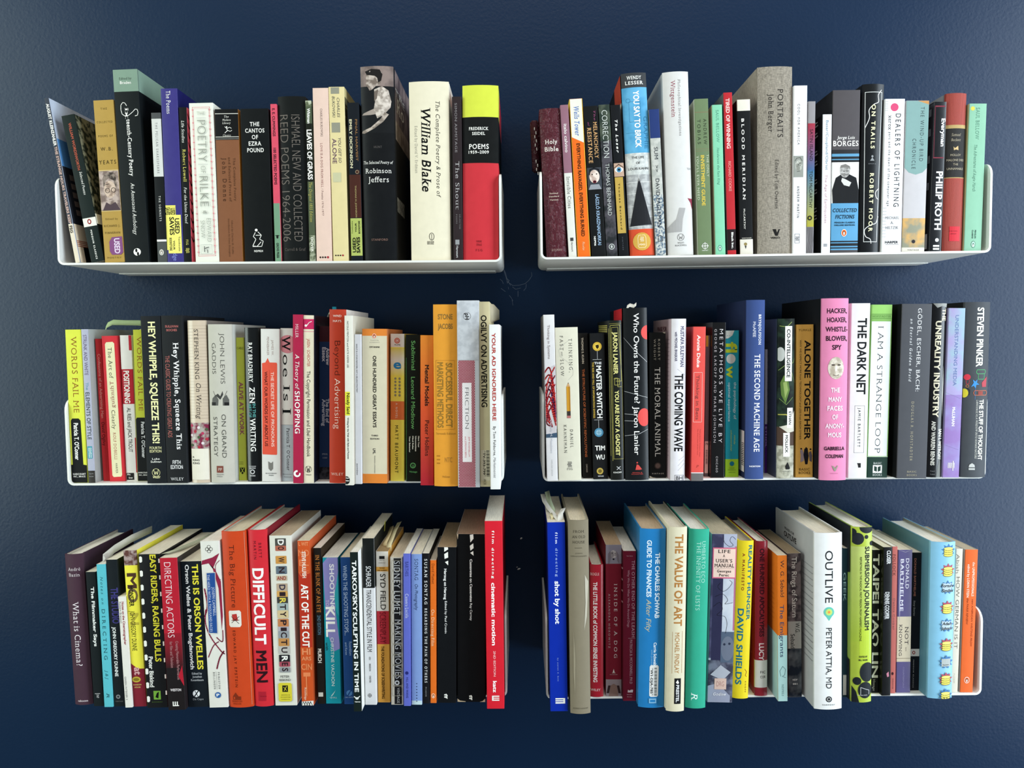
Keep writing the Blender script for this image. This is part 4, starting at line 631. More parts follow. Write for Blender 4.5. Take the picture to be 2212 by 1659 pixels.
  [('c',.2,.033,.12,.12,'#c9bb4a','sticker',''),('v',.027,.242,.5,.2,'SAUL BELLOW','#4f7a66','f',''),('v',.277,.594,.45,.16,'The Adventures of Augie March','#4f7a66','if',''),('v',.857,.915,.62,.08,'PENGUIN','#2f4a40','b',''),('v',.857,.915,.46,.08,'CLASSICS','#2f4a40','b',''),('c',.52,.956,.13,.2,'#3d6352',EM,''),('c',.52,.956,.11,.17,'#a3c6b2',EM,''),('c',.52,.96,.06,.11,'#35453e',EM,''),('c',.52,.963,.035,.08,'#ecebe4',EM,'')]),
 ('middle left',.0144,.0040,.0221,.2109,.1392,-.0006,'p','#cfd548',{},'chartreuse paperback with a rounded black author tab, leftmost on the middle left shelf',
  [('v',.042,.539,.5,.34,'WORDS FAIL ME','#8c5a20','f',''),('p', [(.12,1.0),(.12,.591),(.2,.577),(.6,.577),(.72,.591),(.78,.88),(1.0,.884),(1.0,1.0)], '#131516',CA,''),('p', [(.0,.88),(.15,.88),(.15,1.0),(.0,1.0)], '#131516',CA,''),('v',.607,.849,.42,.26, "Patricia T. O'Conner", '#ecebe4','b',''),('h',.942,.8,.11,'HARCOURT','#ecebe4','bf',.5,''),('h',.958,.75,.09,'INC., BRACE','#ecebe4','bf',.5,'')]),
 ('middle left',.0316,.0032,.0094,.2112,.1394,-.0062,'p','#a7a9ba',{'sr':'#9ba09c','gloss':1},'slim silver paperback with blue-grey lettering, second on the middle left shelf',
  [('v',.036,.296,.5,.5,'STRUNK AND WHITE','#5b4a6a','',''),('v',.344,.392,.5,.4,'The','#5d8fa0','',''),('v',.408,.716,.5,.55,'ELEMENTS OF STYLE','#2b3538','',''),('r',.1,.8,.76,.84,'#3f8fa0',CA,''),('v',.77,.834,.6,.16,'FOURTH','#ecebe4','b',''),('v',.77,.834,.35,.16,'EDITION','#ecebe4','b',''),('r',0,1,.92,1.0,'#34312e',CA,''),('h',.94,.6,.13,'ALLYN','#aaa','',.5,''),('h',.958,.6,.13,'BACON','#aaa','',.5,'')]),
 ('middle left',.0448,.0164,.0088,.1981,.1308,-.0184,'p','#b42c30',{},'thin red paperback with pale lettering, third on the middle left shelf',
  [('v',.106,.555,.5,.42,'Confessions of an Advertising Man','#d98a80','',''),('v',.585,.75,.5,.45,'David Ogilvy','#3f1214','','')]),
 ('middle left',.0622,.0128,.0221,.2018,.1332,-.0160,'p','#c9323a',{},'red paperback with a long rounded cream title panel, middle left shelf',
  [('p', [(.2,.056),(.28,.043),(.68,.041),(.78,.052),(.82,.955),(.76,.968),(.28,.97),(.2,.958)], '#dfd9b0','title_panel',''),('v',.079,.291,.48,.24,'The Art of','#222','f',''),('v',.309,.491,.48,.22,'guiknihT','#8a3038','f^',''),('v',.508,.64,.48,.22,'Clearly','#222','f',''),('v',.662,.848,.48,.17,'ROLF DOBELLI','#a04a40','f',''),('v',.875,.943,.5,.13,'HARPER','#333','w','')]),
 ('middle left',.0816,.0148,.0162,.2026,.1337,-.0064,'p','#d9d6cf',{},'white paperback with a red block, between red and chartreuse ones, middle left shelf',
  [('r',.75,1,.0,.103,'#a8232f',CA,''),('r',0,1,.231,.469,'#a8232f',CA,''),('v',.242,.463,.42,.45,'POSITIONING','#ecebe4','b',''),('v',.495,.8,.5,.32,'AL RIES and JACK TROUT','#222','',''),('r',.9,1,.701,.941,'#a8232f',CA,''),('r',.05,.7,.944,.992,'#1c1c1c',EM,''),('h',.954,.3,.15,'Mc','#ecebe4','bf',.25,''),('h',.977,.35,.15,'Graw','#ecebe4','bf',.4,'')]),
 ('middle left',.0986,.0140,.0172,.2100,.1386,.0060,'p','#b4b93a',{},'dull chartreuse paperback half hidden left of the tall black one with yellow lettering',
  [('v',.042,.533,.45,.34,'WORDS FAIL ME','#8c5a20','f',''),('p', [(.0,1.0),(.0,.59),(.1,.578),(1.0,.578),(1.0,1.0)], '#131516',CA,''),('v',.606,.846,.55,.26, "Patricia T. O'Conner", '#cfcfcf','b',''),('h',.944,.9,.11,'HARCOURT','#ecebe4','bf',.5,''),('h',.96,.8,.09,'INC., BRACE','#ecebe4','bf',.5,'')]),
 ('middle left',.1255,-.0044,.0266,.2280,.1505,-.0038,'p','#1b1e21',{},'tall black paperback with hand-drawn pale yellow title, middle left shelf',
  [('v',.034,.759,.55,.34,'HEY WHIPPLE, SQUEEZE THIS!','#e3dfa8','b',''),('h',.786,.6,.13,'FOURTH','#e3dfa8','',.5,''),('h',.806,.6,.13,'EDITION','#e3dfa8','',.5,''),('h',.852,.38,.1,'Luke','#e8e8e0','',.5,''),('h',.869,.55,.1,'Sullivan','#e8e8e0','',.5,''),('o',.48,.935,.2,.2,.02,'#e3dfa8',EM,''),('l', [(.36,.916),(.42,.949),(.48,.927),(.54,.949),(.6,.916)], .03,'#e3dfa8',EM,''),('h',.963,.4,.1,'WILEY','#e3dfa8','b',.5,'')]),
 ('middle left',.1534,-.0038,.0286,.2284,.1507,-.0017,'p','#1e2022',{'sr':'#222427'},'tall black paperback with heavy white slab title and salmon subtitle, middle left shelf',
  [('h',.064,.62,.1,'SULLIVAN','#a8605c','b',.5,''),('h',.086,.5,.1,'BOCHES','#a8605c','b',.5,''),('v',.16,.797,.66,.25,'Hey Whipple, Squeeze This','#efefef','fb',''),('v',.237,.724,.24,.2,'THE CLASSIC GUIDE TO CREATING GREAT ADS','#a4605a','',''),('h',.874,.38,.18,'FIFTH','#efefef','',.5,''),('h',.903,.58,.18,'EDITION','#efefef','',.5,''),('h',.975,.64,.14,'WILEY','#d9d9d9','f',.5,'')]),
 ('middle left',.1847,-.0034,.0251,.2215,.1462,.0040,'h','#c9b8a2',{'gloss':2,'sr':'#7d7670'},'film-wrapped library hardcover with ruled-paper spine and flowers, middle left shelf',
  [('v',.054,.359,.5,.22,'STEPHEN KING','#33302e','f',''),('v',.384,.607,.55,.26,'On Writing','#3b3634','if',''),('r',0,1,.628,.796,'N#7d2a44,#a9a49a,55',CA,''),('c',.1,.645,.08,.08,'#b03a5a',CA,''),('c',.5,.657,.08,.08,'#d9cfd0',CA,''),('c',.9,.669,.08,.08,'#4a5a40',CA,''),('c',.3,.681,.08,.08,'#a83040',CA,''),('c',.7,.693,.08,.08,'#b03a5a',CA,''),('c',.1,.705,.08,.08,'#d9cfd0',CA,''),('c',.5,.717,.08,.08,'#4a5a40',CA,''),('c',.9,.729,.08,.08,'#a83040',CA,''),('c',.3,.741,.08,.08,'#b03a5a',CA,''),('c',.7,.754,.08,.08,'#d9cfd0',CA,''),('c',.1,.766,.08,.08,'#4a5a40',CA,''),('c',.5,.778,.08,.08,'#a83040',CA,''),('r',.03,.97,.788,.981,'#ded8c8','call_label',''),('h',.84,.1,.08,'B','#333','b',.15,''),('h',.859,.4,.1,'KING','#333','b',.3,''),('h',.878,.4,.1,'KING','#333','b',.3,''),('r',0,1,.033,.034,'#9a8878',CA,''),('r',0,1,.051,.053,'#9a8878',CA,''),('r',0,1,.07,.072,'#9a8878',CA,''),('r',0,1,.089,.091,'#9a8878',CA,''),('r',0,1,.108,.11,'#9a8878',CA,''),('r',0,1,.127,.128,'#9a8878',CA,''),('r',0,1,.146,.147,'#9a8878',CA,''),('r',0,1,.165,.166,'#9a8878',CA,''),('r',0,1,.184,.185,'#9a8878',CA,''),('r',0,1,.203,.204,'#9a8878',CA,''),('r',0,1,.221,.223,'#9a8878',CA,''),('r',0,1,.24,.242,'#9a8878',CA,''),('r',0,1,.259,.261,'#9a8878',CA,''),('r',0,1,.278,.28,'#9a8878',CA,''),('r',0,1,.297,.299,'#9a8878',CA,''),('r',0,1,.316,.317,'#9a8878',CA,''),('r',0,1,.335,.336,'#9a8878',CA,''),('r',0,1,.354,.355,'#9a8878',CA,''),('r',0,1,.373,.374,'#9a8878',CA,''),('r',0,1,.392,.393,'#9a8878',CA,''),('r',0,1,.41,.412,'#9a8878',CA,''),('r',0,1,.429,.431,'#9a8878',CA,''),('r',0,1,.448,.45,'#9a8878',CA,''),('r',0,1,.467,.469,'#9a8878',CA,''),('r',0,1,.486,.488,'#9a8878',CA,''),('r',0,1,.505,.506,'#9a8878',CA,''),('r',0,1,.524,.525,'#9a8878',CA,''),('r',0,1,.543,.544,'#9a8878',CA,''),('r',0,1,.562,.563,'#9a8878',CA,''),('r',0,1,.58,.582,'#9a8878',CA,''),('r',0,1,.599,.601,'#9a8878',CA,'')]),
 ('middle left',.2151,-.0043,.0325,.2158,.1425,.0097,'h','#bcb9ad',{'sr':'#b7b7ae'},'wide stone-grey hardcover with spaced serif capitals and two engraved figures, middle left shelf',
  [('v',.055,.373,.62,.18,'JOHN LEWIS','#2c2c2a','t',''),('v',.117,.311,.26,.17,'GADDIS','#2c2c2a','t',''),('p', [(.12,.51),(.15,.466),(.3,.442),(.42,.473),(.4,.51)], '#5c5c58','engraving',''),('p', [(.6,.51),(.6,.466),(.75,.442),(.85,.473),(.85,.51)], '#5c5c58','engraving',''),('p', [(.3,.446),(.4,.435),(.5,.452),(.6,.419),(.62,.442),(.5,.473)], '#3c3c3a','engraving',''),('r',.12,.3,.49,.51,'#222','engraving',''),('r',.66,.85,.49,.51,'#222','engraving',''),('l', [(.3,.458),(.2,.419)], .012,'#333','engraving',''),('l', [(.66,.458),(.78,.418)], .012,'#333','engraving',''),('v',.566,.841,.62,.18,'ON GRAND','#2c2c2a','t',''),('v',.582,.833,.26,.17,'STRATEGY','#2c2c2a','t',''),('r',.28,.56,.893,.936,'#7a4438',EM,''),('h',.915,.16,.12,'PP','#d9cfc4','f',.42,''),('h',.947,.3,.05,'PENGUIN','#777','',.42,''),('h',.96,.24,.05,'PRESS','#777','',.4,'')]),
 ('middle left',.2372,.0131,.0112,.1978,.1305,.0097,'p','#b7c04a',{},'slim olive-yellow paperback with scratchy purple capitals, middle left shelf',
  [('h',.073,.8,.28,'CABLE','#3c4018','',.5,''),('v',.308,.682,.5,.5,'ALIVE AT WORK','#8b4a5a','b',''),('l', [(.1,.871),(.6,.871)], .04,'#3c4018',CA,''),('l', [(.1,.884),(.6,.884)], .04,'#3c4018',CA,''),('p', [(.15,.91),(.78,.91),(.75,.94),(.46,.957),(.18,.94)], '#1b2016',EM,''),('l', [(.3,.914),(.65,.948)], .08,'#b7c04a',EM,''),('l', [(.65,.914),(.3,.948)], .08,'#b7c04a',EM,'')]),
 ('middle left',.2563,.0030,.0191,.2111,.1393,.0066,'h','#111415',{'gloss':2},'glossy black hardcover with white and teal condensed lettering, middle left shelf',
  [('v',.095,.354,.42,.3,'RAY BRADBURY','#e4e4de','bf',''),('v',.384,.49,.5,.36,'ZEN','#f0f0ea','bf',''),('v',.491,.581,.62,.2,'IN THE','#4f8f8c','b',''),('v',.491,.581,.32,.2,'ART OF','#4f8f8c','b',''),('v',.585,.802,.5,.36,'WRITING','#f0f0ea','bf',''),('l', [(.15,.9),(.65,.9)], .04,'#bbb',CA,''),('h',.912,.45,.09,'BANTAM','#ccc','b',.4,''),('o',.4,.936,.14,.14,.06,'#ccc',EM,''),('h',.962,.4,.09,'BOOKS','#ccc','b',.4,'')]),
 ('middle left',.2810,.0001,.0258,.2089,.1379,.0202,'p','#d4d2cc',{},'white paperback with a coral speech-bubble panel on its spine, middle left shelf',
  [('v',.071,.173,.62,.11,'JAMES W.','#a08f88','',''),('v',.052,.171,.38,.11,'PENNEBAKER','#a08f88','',''),('p', [(.06,.223),(.24,.218),(.36,.189),(.46,.218),(.82,.219),(.86,.226),(.82,.818),(.78,.823),(.06,.82),(.04,.814)], '#d95540','title_panel',''),('v',.28,.769,.6,.15,'THE SECRET LIFE OF PRONOUNS','#eed9cd','',''),('v',.277,.767,.26,.15,'WHAT OUR WORDS SAY ABOUT US','#571c18','b',''),('l', [(.44,.267),(.44,.769)], .01,'#7b2a22',CA,''),('p', [(.34,.866),(.5,.878),(.6,.866),(.6,.914),(.48,.93),(.36,.914)], '#77756f',EM,''),('h',.945,.6,.05,'BLOOMSBURY','#777','b',.5,''),('h',.958,.26,.05,'PRESS','#777','b',.5,'')]),
 ('middle left',.3028,.0028,.0172,.2096,.1383,.0203,'p','#c9c7c0',{},'white paperback with a dusty pink circle and big serif letters, partly behind the crimson one',
  [('c',.55,.103,.72,.72,'#b9747c',CA,''),('c',.55,.103,.68,.68,'#c07b82',CA,''),('v',.045,.151,.45,.62,'W','#0b0d0e','fb',''),('v',.171,.315,.42,.5,'oe','#0b0d0e','f',''),('v',.368,.472,.45,.5,'Is','#0b0d0e','f',''),('v',.52,.56,.45,.62,'I','#0b0d0e','fb',''),('r',0,1,.628,1.0,'#a5aeb2',CA,''),('r',0,1,.628,.63,'#777',CA,''),('r',0,1,.721,.722,'#8b9498',CA,''),('r',0,1,.777,.778,'#8b9498',CA,''),('v',.65,.928,.55,.24, "Patricia T. O'Conner", '#33363a','f',''),('h',.953,.8,.07,'Grosset /','#555','f',.5,''),('h',.971,.6,.07,'Putnam','#555','f',.5,'')]),
 ('middle left',.3214,-.0133,.0132,.2275,.1502,.0250,'p','#a52344',{},'tall slim crimson paperback with white serif title, middle left shelf',
  [('v',.055,.137,.42,.3,'MILLER','#e4c9cd','f',''),('v',.231,.444,.45,.4,'A Theory of','#ecebe4','if',''),('v',.451,.702,.45,.5,'SHOPPING','#ecebe4','fb',''),('c',.42,.942,.36,.36,'#ecebe4',EM,''),('c',.45,.942,.18,.18,'#a52344',EM,''),('p', [(.45,.916),(.8,.916),(.8,.938),(.5,.938)], '#a52344',EM,'')]),
 ('middle left',.3354,-.0113,.0141,.2264,.1495,.0245,'p','#dcd3ba',{'sr':'#1b2130'},'cream paperback with a magenta square bearing a quill at its top, middle left shelf',
  [('r',0,1,.022,.082,'#c22d5c',CA,''),('l', [(.8,.036),(.55,.043),(.3,.065)], .06,'#ecebe4',EM,''),('c',.25,.061,.12,.12,'#ecebe4',EM,''),('r',0,1,.094,.098,'#d08a92',CA,''),('v',.138,.303,.5,.28,'JASSIN · SCHECHTER','#b5584c','',''),('v',.329,.843,.5,.34,'The Copyright Permission and Libel Handbook','#2b2622','',''),('o',.48,.917,.3,.3,.03,'#333',EM,''),('l', [(.32,.9),(.4,.936),(.48,.911),(.56,.936),(.64,.9)], .05,'#333',EM,''),('h',.951,.55,.11,'WILEY','#333','',.5,'')]),
 ('middle left',.3508,.0155,.0161,.2120,.1399,.0244,'p','#1f3559',{},'dark blue paperback with maroon top, mostly hidden left of the tall red hardcover',
  [('r',0,1,.0,.1,'#3c1f26',CA,''),('v',.136,.23,.42,.3,'Essex','#c9d0da','b',''),('v',.14,.252,.75,.3,'Andrew','#c9d0da','b',''),('v',.473,.649,.4,.28,'Advertising','#b4bfcc','b',''),('v',.469,.629,.72,.28,'The End of','#b4bfcc','b',''),('h',.834,.5,.14,'SPIEGEL','#8a97aa','',.5,''),('h',.858,.4,.14,'& GRAU','#8a97aa','',.5,''),('r',0,1,.92,1.0,'N#3c4048,#15181e,60',CA,'')]),
 ('middle left',.3750,-.0156,.0222,.2336,.1542,.0239,'h','#b03a26',{'sr':'#c9c4be'},'tall red-orange hardcover with thin pale sans title, middle left shelf',
  [('h',.037,.5,.13,'WIND','#e9d5cb','',.5,''),('h',.066,.5,.13,'HAYS','#e9d5cb','',.5,''),('v',.179,.375,.52,.34,'Beyond','#4c1a10','t',''),('v',.395,.684,.52,.34,'Advertising','#eed5c8','t',''),('h',.947,.76,.16,'WILEY','#efc4b4','f',.5,'')]),
 ('middle left',.3949,-.0295,.0109,.2249,.1485,.0166,'p','#d8d6ca',{'sr':'#c6c2b2'},'white paperback with a yellow highlighted title, right of the tall red hardcover',
  [('v',.032,.305,.4,.2,'NICOLE FENTON and KATE KIEFER LEE','#3b3b38','',''),('r',0,.62,.446,.586,'#d5d23c',CA,''),('v',.454,.577,.4,.34,'Nicely Said','#1c1c1a','b',''),('v',.598,.844,.38,.17,'Writing for the Web with Style and Purpose','#3b3b38','b',''),('c',.15,.971,.4,.5,'#1d1d1d',EM,''),('h',.957,.4,.14,'New','#ecebe4','b',.25,''),('h',.973,.45,.14,'Riders','#ecebe4','b',.28,'')]),
 ('middle left',.4052,-.0213,.0091,.2004,.1323,.0166,'p','#d5d7da',{},'thin white paperback with tiny lettering, left of the tan and orange essays volume',
  [('v',.064,.387,.35,.18,'SHOUT IS A STAIN REMOVER, NOT A SELLING STRATEGY','#66686c','b',''),('v',.861,.939,.35,.26,'zomino','#444','','')]),
 ('middle left',.4265,-.0178,.0330,.2072,.1368,.0181,'p','#cfc8ae',{'sr':'#c07a48'},'thick tan paperback with orange bands at both ends, middle left shelf',
  [('r',0,1,.0,.045,'#d98136',CA,''),('r',0,1,.939,1.0,'#d98136',CA,''),('h',.074,.32,.035,'PENGUIN','#888','w',.5,''),('h',.087,.4,.035,'ACADEMICS','#888','w',.5,''),('h',.117,.4,.065,'DIYANNI','#222','b',.5,''),('v',.173,.637,.5,.13,'ONE HUNDRED GREAT ESSAYS','#1f1d1a','b',''),('h',.689,.28,.055,'THIRD','#333','b',.5,''),('h',.71,.36,.055,'EDITION','#333','b',.5,''),('v',.773,.809,.48,.1,'LML','#333','b',''),('v',.82,.934,.5,.035,'PEARSON LONGMAN','#444','',''),('c',.49,.047,.081,.105,'#ecebe4',EM,''),('c',.49,.047,.07,.091,'#d8632c',EM,''),('c',.49,.048,.035,.063,'#0b0d0e',EM,''),('c',.49,.05,.022,.049,'#ecebe4',EM,'')]),
 ('middle left',.4545,-.0038,.0190,.2005,.1323,.0198,'p','#e6da58',{},'yellow paperback with a blue letter, dots and an orange block, middle left shelf',
  [('r',0,1,.0,.09,'#d6d1c5',CA,''),('c',.48,.046,.2,.2,'#c2553a',EM,''),('o',.48,.046,.12,.12,.03,'#ecebe4',EM,''),('c',.48,.046,.05,.05,'#ecebe4',EM,''),('h',.074,.4,.07,'PLUME','#555','b',.5,''),('r',0,1,.094,.177,'G#d5c957,#dcdccc',CA,''),('r',0,1,.177,.286,'G#dcdccc,#e6da58',CA,''),('h',.204,.55,.62,'e','#2b82b8','b',.5,''),('r',0,1,.455,.581,'#d2703c',CA,''),('v',.467,.569,.45,.14,'A NOVEL','#eed9c4','w',''),('v',.619,.943,.45,.22,'MATT BEAUMONT','#2d2a18','w',''),('c',.36,.301,.08,.08,'#86866a',CA,''),('c',.36,.323,.08,.08,'#86866a',CA,''),('c',.36,.346,.08,.08,'#86866a',CA,''),('c',.36,.368,.08,.08,'#86866a',CA,''),('c',.36,.391,.08,.08,'#86866a',CA,''),('c',.36,.413,.08,.08,'#86866a',CA,''),('c',.66,.301,.08,.08,'#86866a',CA,''),('c',.66,.323,.08,.08,'#86866a',CA,''),('c',.66,.346,.08,.08,'#86866a',CA,''),('c',.66,.368,.08,.08,'#86866a',CA,''),('c',.66,.391,.08,.08,'#86866a',CA,''),('c',.66,.413,.08,.08,'#86866a',CA,'')]),
 ('middle left',.4768,-.0066,.0196,.1994,.1316,.0152,'p','#10140f',{},'black paperback with green lettering and a green seal, middle left shelf',
  [('v',.042,.24,.52,.26,'Subliminal','#5fa25e','',''),('v',.286,.641,.5,.26,'Leonard Mlodinow','#5fa25e','',''),('l', [(.03,.157),(.03,.992)], .025,'#47804a',CA,''),('v',.689,.766,.88,.09,'How Your','#cfd8cc','b',''),('v',.689,.793,.68,.09,'Unconscious','#cfd8cc','b',''),('v',.689,.779,.48,.09,'Mind Rules','#cfd8cc','b',''),('v',.689,.801,.26,.09,'Your Behavior','#cfd8cc','b',''),('c',.48,.89,.2,.2,'#4c8a52',EM,''),('c',.48,.89,.13,.13,'#10140f',EM,''),('h',.893,.12,.14,'D','#4c8a52','b',.5,''),('h',.933,.55,.11,'Vintage','#4c8a52','b',.5,'')]),
 ('middle left',.4989,-.0347,.0173,.1980,.1307,.0157,'p','#cf5527',{},'orange-to-red paperback with black condensed lettering, middle left shelf',
  [('r',0,1,.0,.475,'G#cf7c2c,#c9502a',CA,''),('r',0,1,.475,1.0,'G#c9502a,#a52330',CA,''),('v',.196,.469,.5,.3,'Mental Models','#1d1412','b',''),('v',.565,.803,.5,.3,'Peter Hollins','#1d1412','','')]),
 ('middle left',.5251,-.0435,.0321,.2375,.1567,.0087,'h','#e29a34',{'mat':'cloth'},'tall thick orange cloth hardcover with worn gilt title, middle left shelf',
  [('h',.067,.6,.2,'STONE','#8a6a38','b',.5,''),('h',.119,.6,.2,'JACOBS','#8a6a38','b',.5,''),('l', [(.1,.305),(.86,.305),(.86,.683),(.1,.686),(.1,.305)], .012,'#b07326',CA,''),('v',.318,.673,.64,.24,'SUCCESSFUL DIRECT','#94702f','b',''),('v',.315,.675,.28,.24,'MARKETING METHODS','#94702f','b',''),('h',.707,.8,.08,'Seventh Edition','#94702f','f',.5,''),('v',.828,.875,.2,.1,'|||','#b07326','',''),('h',.852,.3,.2,'NTC','#b58038','',.6,''),('h',.946,.3,.08,'McGraw','#a87832','',.5,'')]),
 ('middle left',.5555,-.0507,.0284,.2419,.1597,.0070,'p','#b9bcc0',{},'tall grey hardback-sized paperback with red honeycomb dots on its lower spine, middle left shelf',
  [('r',0,1,.0,.315,'N#b0b3b8,#c2c5c9,40',CA,''),('o',.46,.083,.17,.17,.012,'#333',EM,''),('v',.068,.101,.46,.17,'pH','#222','b',''),('l', [(.0,.316),(1.0,.316)], .01,'#888',CA,''),('d',.04,.8,.318,.999,.028,'#7a1a2c','#b98a90'),('r',.22,.64,.437,.863,'#ddd8d6','title_panel',''),('v',.463,.683,.43,.17,'FRICTION','#3b3b40','t',''),('v',.726,.834,.52,.07,'JEFF ROSENBLUM','#c4606a','',''),('v',.725,.839,.36,.07,'and JORDAN BERG','#c4606a','','')]),
 ('middle left',.5768,-.0467,.0140,.2404,.1587,.0037,'p','#beb38e',{'pages':'#8c8672'},'worn khaki paperback with heavy black title and a barcode sticker, middle left shelf',
  [('v',.072,.567,.46,.5,'OGILVY ON ADVERTISING','#16140f','b',''),('r',.1,.92,.8,.966,'#c4bca2','sticker',''),('v',.803,.946,.4,.2,'*TV-393-799*','#1d1b18','b',''),('r',.6,.88,.803,.807,'#1d1b18','sticker',''),('r',.6,.88,.809,.811,'#1d1b18','sticker',''),('r',.6,.88,.815,.817,'#1d1b18','sticker',''),('r',.6,.88,.821,.825,'#1d1b18','sticker',''),('r',.6,.88,.827,.829,'#1d1b18','sticker',''),('r',.6,.88,.833,.835,'#1d1b18','sticker',''),('r',.6,.88,.839,.843,'#1d1b18','sticker',''),('r',.6,.88,.845,.847,'#1d1b18','sticker',''),('r',.6,.88,.851,.853,'#1d1b18','sticker',''),('r',.6,.88,.857,.861,'#1d1b18','sticker',''),('r',.6,.88,.863,.865,'#1d1b18','sticker',''),('r',.6,.88,.869,.871,'#1d1b18','sticker',''),('r',.6,.88,.875,.879,'#1d1b18','sticker',''),('r',.6,.88,.881,.883,'#1d1b18','sticker',''),('r',.6,.88,.887,.889,'#1d1b18','sticker',''),('r',.6,.88,.893,.897,'#1d1b18','sticker',''),('r',.6,.88,.899,.901,'#1d1b18','sticker',''),('r',.6,.88,.905,.907,'#1d1b18','sticker',''),('r',.6,.88,.911,.915,'#1d1b18','sticker',''),('r',.6,.88,.917,.919,'#1d1b18','sticker',''),('r',.6,.88,.923,.925,'#1d1b18','sticker',''),('r',.6,.88,.929,.933,'#1d1b18','sticker',''),('r',.6,.88,.935,.937,'#1d1b18','sticker',''),('r',.6,.88,.941,.943,'#1d1b18','sticker',''),('v',.958,.989,.45,.2,'ACE','#6a6248','','')]),
 ('middle left',.5904,-.0650,.0127,.2107,.1391,.0025,'p','#e3e2df',{'sl':'#a9a9ab'},'white paperback with bold red title, right end of the middle left shelf',
  [('v',.05,.581,.45,.34,'YOUR AD IGNORED HERE','#a8322c','b',''),('v',.616,.796,.45,.26,'By Tom Fishburne,','#2c2c2e','',''),('v',.804,.93,.45,.24,'Marketoonist','#77787c','i',''),('r',.0,.3,.83,.941,'#9a9a9c',CA,'L')]),
 ('middle right',.0127,-.0106,.0147,.2235,.1475,-.0163,'p','#dcdad8',{'sl':'#77736f'},'white paperback with a red woven coil picture, leftmost on the middle right shelf',
  [('v',.061,.264,.45,.22,'Thinking in Systems','#6a5a58','',''),('p', [(.0,.332),(1.0,.298),(1.0,.709),(.0,.717)], '#c9c4c4',CA,''),('l', [(.0,.346),(.45,.317),(.75,.406),(.95,.554)], .13,'#b5262c','coil_line',''),('l', [(.0,.387),(.45,.361),(.75,.446),(.95,.576)], .13,'#c93a34','coil_line',''),('l', [(.0,.428),(.45,.406),(.75,.487),(.95,.598)], .13,'#8e1f28','coil_line',''),('l', [(.0,.469),(.45,.45),(.75,.528),(.95,.62)], .13,'#4a2a55','coil_line',''),('l', [(.0,.509),(.45,.494),(.75,.568),(.95,.642)], .13,'#b5262c','coil_line',''),('l', [(.0,.55),(.45,.539),(.75,.609),(.95,.665)], .13,'#c93a34','coil_line',''),('l', [(.95,.313),(.3,.398),(.1,.517),(.6,.672)], .11,'#c23a36','coil_line',''),('l', [(.95,.365),(.3,.444),(.1,.55),(.6,.672)], .11,'#7c1f2c','coil_line',''),('l', [(.95,.417),(.3,.49),(.1,.583),(.6,.672)], .11,'#a82c30','coil_line',''),('l', [(.95,.469),(.3,.536),(.1,.617),(.6,.672)], .11,'#c23a36','coil_line',''),('l', [(.95,.52),(.3,.582),(.1,.65),(.6,.672)], .11,'#7c1f2c','coil_line',''),('r',0,1,.687,.739,'#3f5468',CA,''),('v',.631,.833,.5,.2,'Donella H. Meadows','#c4c4c8','',''),('v',.872,.97,.5,.1,'CHELSEA GREEN','#999','w','')]),
 ('middle right',.0366,-.0097,.0306,.2063,.1361,-.0210,'p','#d8d4bf',{},'cream paperback with a yellow pencil picture on its spine, middle right shelf',
  [('v',.074,.292,.66,.15,'THINKING,','#4a4a46','fw',''),('v',.053,.148,.28,.14,'FAST','#4a4a46','fw',''),('v',.157,.186,.28,.08,'AND','#6a6a66','fw',''),('v',.208,.316,.28,.14,'SLOW','#4a4a46','fw',''),('l', [(.65,.08),(.3,.116),(.15,.148),(.2,.188),(.5,.22),(.75,.268),(.75,.308),(.55,.341)], .006,'#999',CA,''),('p', [(.45,.385),(.53,.357),(.6,.385)], '#c9a070','pencil_picture',''),('p', [(.51,.366),(.53,.357),(.55,.366)], '#0b0d0e','pencil_picture',''),('r',.44,.6,.385,.545,'#c9912e','pencil_picture',''),('r',.54,.6,.385,.545,'#a87420','pencil_picture',''),('r',.44,.6,.545,.575,'#3a3430','pencil_picture',''),('r',.44,.6,.575,.591,'#b3706a','pencil_picture',''),('v',.666,.784,.62,.12,'DANIEL','#4a4a46','fw',''),('v',.634,.818,.34,.12,'KAHNEMAN','#4a4a46','fw',''),('h',.925,.24,.09,'FSG','#555','f',.5,''),('l', [(.44,.876),(.467,.886),(.413,.895),(.467,.904),(.44,.913)], .021,'#666',EM,''),('l', [(.5,.876),(.527,.886),(.473,.895),(.527,.904),(.5,.913)], .021,'#666',EM,''),('l', [(.56,.876),(.587,.886),(.533,.895),(.587,.904),(.56,.913)], .021,'#666',EM,'')]),
 ('middle right',.0618,.0067,.0131,.1988,.1312,-.0302,'p','#191817',{},'slim black paperback with small orange title, third on the middle right shelf',
  [('v',.031,.209,.42,.2,'THOMAS S. KUHN','#d0c4b4','b',''),('v',.246,.854,.42,.22,'THE STRUCTURE OF SCIENTIFIC REVOLUTIONS','#b9653c','b',''),('v',.903,.96,.45,.14,'CHICAGO','#c8bcb0','','')]),
 ('middle right',.0788,-.0023,.0196,.1984,.1309,-.0227,'p','#1a1b1c',{},'black paperback with a yellow badge, a blue globe badge and white title, middle right shelf',
